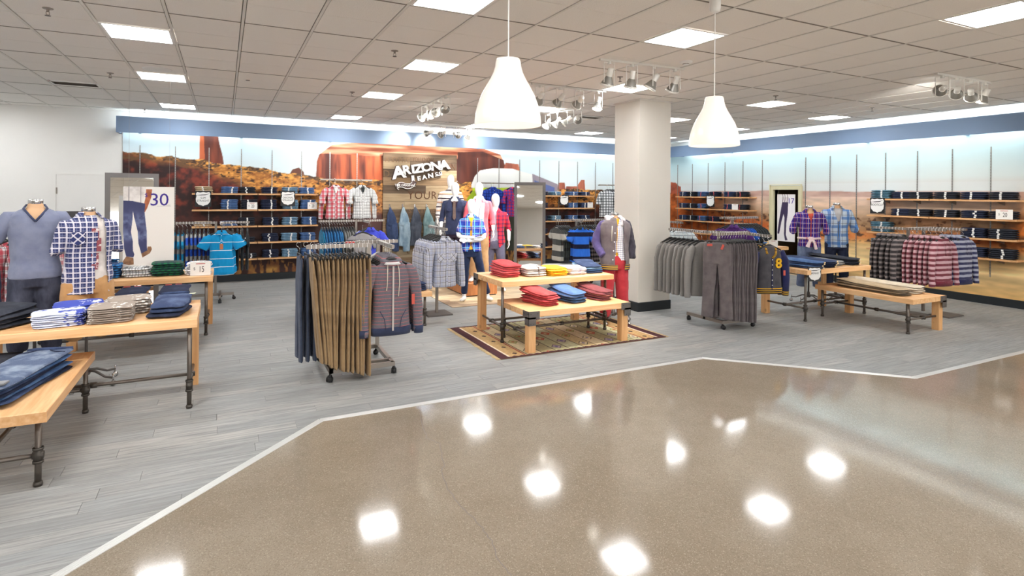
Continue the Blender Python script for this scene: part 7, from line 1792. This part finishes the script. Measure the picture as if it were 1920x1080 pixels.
p17 = thing('hanging_poster', 'white poster of dark pants reading $17 in the doorway', 'poster', (RIGHT_X + 0.05, 9.83, 0.79), -PI / 2, 'hanging posters')
inst('print', print_grid('print', 60, 130, 0.5, 1.16, poster17, M_PRINT), p17); MB().box((0.25, 0.006, 0.58), (0.5, 0.008, 1.16)).obj('board', M_CARD, p17)
text('17', 0.19, M_PURPLEINK, p17, (0.385, -0.002, 0.99), extrude=0.0006, name='price_lettering')
for xx in (0.06, 0.44): MB().tube([(xx, 0.004, 1.15), (xx, 0.004, DZ + 0.0 - 0.79)], 0.0012, 5).obj('wire', M_RACK, p17)

# ---------------------------------------------------------------- shelf signs
SHIELD = [(-0.5, 0.36), (-0.42, 0.5), (-0.2, 0.46), (0, 0.5), (0.2, 0.46), (0.42, 0.5), (0.5, 0.36), (0.45, 0.22), (0.5, 0.0), (0.47, -0.22), (0.3, -0.42), (0.08, -0.47), (0, -0.52), (-0.08, -0.47), (-0.3, -0.42), (-0.47, -0.22), (-0.5, 0.0), (-0.45, 0.22)]
def shield_sign(lines, loc, rz, s, lab):
    r = thing('shield_sign', lab, 'sign', loc, rz, 'black and white shield signs')
    MB().box((0, 0.004, 0), (s * 1.04, 0.006, s * 1.16)).obj('plate', M_BLACK, r)
    MB().prism([(x * s * 0.94, y * s * 1.0) for x, y in SHIELD], 0.0, 0.004, M=STAND).obj('shield', M_WHITE, r, (0, 0.0005, 0))
    MB().prism([(x * s * 0.94 * 0.16, y * s * 0.10) for x, y in [(-3, -0.2), (-1, 0.25), (1, 0.5), (3, 1.2), (1, -0.1), (-1, -0.3)]], 0, 0.001, M=STAND).obj('emblem', M_INK, r, (0, -0.004, s * 0.28))
    for k, (tx, sz) in enumerate(lines): text(tx, sz * s, M_INK, r, (0, -0.0045, s * (0.06 - 0.2 * k)), extrude=0.0005, wide=0.85)
    return r
SY = BACK_Y - 0.03 - 0.33
X_, Z_ = onback(381, 370, SY); shield_sign([('SLIM', 0.2), ('STRAIGHT', 0.2)], (X_, SY, Z_), 0, 0.28, 'black and white shield sign reading slim straight')
X_, Z_ = onback(540, 370, SY); shield_sign([('ORIGINAL', 0.2), ('STRAIGHT', 0.2)], (X_, SY, Z_), 0, 0.28, 'black and white shield sign reading original straight')
X_, Z_ = onback(1058, 376, SY); shield_sign([], (X_, SY, Z_), -0.2, 0.24, 'blurred black and white shield sign beside the mirror')
SX = RIGHT_X - 0.03 - 0.33
Y_, Z_ = onright(1332, 379, SX); shield_sign([], (SX, Y_, Z_), -PI / 2, 0.28, 'blurred shield sign on the far shelves by the column')
Y_, Z_ = onright(1645, 389, SX); shield_sign([('BOOTCUT', 0.22)], (SX, Y_, Z_), -PI / 2, 0.28, 'black and white shield sign reading bootcut')
shield_sign([('SKINNY', 0.22)], (8.0, 5.7, 0.73), -0.45, 0.19, 'black and white shield sign reading skinny on right table edge')
shield_sign([], (-1.86, 5.69, 0.72), 0.2, 0.19, 'shield sign at the left end of the front table')
def price_card(body, loc, rz, w, h, lab, base=False):
    r = thing('price_card', lab, 'price sign', loc, rz, 'white price cards')
    MB().box((0, 0.003, 0), (w, 0.005, h)).obj('card', M_CARD, r)
    if body: text(body[1:], h * 0.62, M_INK, r, (0.012, -0.0008, -h * 0.06), extrude=0.0005, wide=0.62, name='price_lettering')
    if body: text('$', h * 0.3, flat('grey_ink2', S_(140, 140, 140), 0.8), r, (-w * 0.3, -0.0008, 0.0), extrude=0.0005, name='price_lettering')
    MB().box((0, -0.0005, h * 0.36), (w * 0.45, 0.001, h * 0.05)).obj('small_print', flat('red_ink', S_(190, 90, 80), 0.8), r)
    MB().box((0, 0.02, -h / 2 + 0.004), (w * 0.8, 0.05, 0.006)).obj('foot', M_CARD, r)
X_, Z_ = onback(473, 381, SY); price_card('$20', (X_, SY, SHZ[1] + 0.077), 0, 0.2, 0.15, 'white $20 card on the second left shelf')
X_, Z_ = onback(586, 381, SY); price_card('$20', (X_, SY, SHZ[1] + 0.077), 0, 0.2, 0.15, 'white $20 card at the right end of the left shelves')
X_, Z_ = onback(1108, 384, SY); price_card('', (X_ - 0.02, SY, SHZ[1] + 0.077), 0, 0.18, 0.15, 'white price card at the end of the centre shelf')
Y_, Z_ = onright(1883, 410, SX); price_card('$20', (SX, Y_, SHZ[1] + 0.087), -PI / 2, 0.24, 0.17, 'white $20 card on the right wall shelf')
Y_, Z_ = onright(1378, 388, SX); price_card('', (SX, Y_, SHZ[1] + 0.077), -PI / 2, 0.2, 0.15, 'white price card on the far shelves by the column')
price_card('$15', (-0.27, 8.66, 0.79 + 0.093), 0.0, 0.24, 0.18, 'white $15 card in front of the white printed shirts')
price_card('', (10.72, 8.62, 0.79 + 0.077), -0.6, 0.18, 0.15, 'white price card on the doorway table')

# ---------------------------------------------------------------- patterned rug under the centre tables
RX0, RX1, RYA, RYB = 2.86, 5.32, 5.94, 7.62
def paint_rug(X, Z):
    u = X; v = Z; Lx, Ly = RX1 - RX0, RYB - RYA
    pal = np.array([(196, 178, 142), (166, 160, 122), (182, 160, 118), (156, 144, 106), (176, 172, 138)], float)
    b = np.floor((u - 0.36) / 0.2); c = pal[(np.abs(b).astype(int) * 3) % 5].copy()
    fb = (u - 0.36) / 0.2 - b
    c[(fb < 0.06)] = (58, 34, 32)
    # motifs: stepped diamonds and small crosses along each band
    ph = (v / 0.42 + (b % 2) * 0.5); cell = np.floor(ph); fv = (ph - cell - 0.5) * 0.42; fu = (fb - 0.53) * 0.2
    rr = np.floor((np.abs(fu) * 1.0 + np.abs(fv) * 0.75) / 0.012) * 0.012
    kind = ((cell * 7 + b * 5) % 4)
    dk = (rr > 0.05) & (rr < 0.072); inn = rr <= 0.05; core = rr < 0.022
    pal2 = {0: ((50, 36, 32), (206, 190, 152), (110, 96, 128)), 1: ((150, 56, 48), (168, 96, 70), (196, 176, 130)), 2: ((74, 60, 74), (150, 132, 140), (92, 84, 128)), 3: ((120, 120, 70), (160, 150, 96), (164, 70, 56))}
    for kk, (a_, b_, d_) in pal2.items():
        m = kind == kk; c[m & dk] = a_; c[m & inn] = b_; c[m & core] = d_
    # end borders
    for e in (u, Lx - u):
        c[e < 0.36] = (190, 156, 106); c[(e < 0.345) & (e > 0.325)] = (140, 54, 46)
        m = (e < 0.30) & (e > 0.2); dm = (np.abs(e - 0.25) + np.abs(((v / 0.3) % 1 - 0.5) * 0.3) * 0.8) < 0.034; c[m & dm] = (64, 46, 40)
        c[(e < 0.14) & (e > 0.115)] = (232, 214, 190); c[e < 0.115] = (74, 34, 40); c[e < 0.05] = (66, 30, 38)
    for e in (v, Ly - v):
        saw = 0.035 + 0.03 * np.abs(((u / 0.1) % 1) - 0.5) * 2; c[e < saw] = (70, 34, 38)
    return c * (0.9 + 0.2 * fbm(u * 40, v * 40, 2, 7)[:, None])
me = print_grid('rug', 410, 280, RX1 - RX0, RYB - RYA, paint_rug, printed('rug_print', 0.95))
for v in me.vertices: v.co = (v.co.x, v.co.z, 0.002 * mnoise.noise(Vector((v.co.x * 3, v.co.z * 3, 0))))
rug = inst('patterned_rug', me, None, (RX0, RYA, 0.009)); tag(rug, 'woven tan and maroon patterned rug under the centre tables', 'rug')
MB().box(((RX1 - RX0) / 2, (RYB - RYA) / 2, -0.005), (RX1 - RX0 - 0.01, RYB - RYA - 0.01, 0.005)).obj('backing', fabric('rug_back', S_(150, 120, 84)), rug)
fr = MB(); rf = random.Random(5)
for side, sx in ((0, -1), (RX1 - RX0, 1)):
    for k in range(150):
        y = 0.005 + k * (RYB - RYA - 0.01) / 149; l_ = rf.uniform(0.035, 0.06); fr.box((side + sx * l_ / 2, y + rf.uniform(-0.003, 0.003), -0.004), (l_, 0.005, 0.004), rz=rf.uniform(-0.15, 0.15))
tag(fr.obj('fringe', fabric('fringe_cream', S_(222, 196, 150)), rug), kind='stuff')
# dark header board with white clips above the red plaid rack
hb = thing('header_board', 'dark board with white clips behind the checked shirt form', 'sign board', (-2.0, 9.66, 0))
MB().box((0, 0, 1.555), (0.72, 0.03, 0.14)).obj('board', flat('header_dark', S_(70, 68, 70), 0.6), hb)
for s in (-1, 1): boxobj('post', M_RACK, (s * 0.3, 0.03, 0.75), (0.03, 0.03, 1.5), hb)
boxobj('foot_bar', M_RACK, (0, 0.03, 0.02), (0.75, 0.25, 0.04), hb)
for k in range(4): MB().box((0, 0, 0), (0.06, 0.01, 0.035)).box((-0.022, 0, -0.03), (0.016, 0.01, 0.05)).box((0.015, 0, -0.045), (0.03, 0.01, 0.016)).obj('clip', M_WHITE, hb, (-0.25 + k * 0.16, -0.02, 1.57))
bpy.data.scenes.remove(WORK)
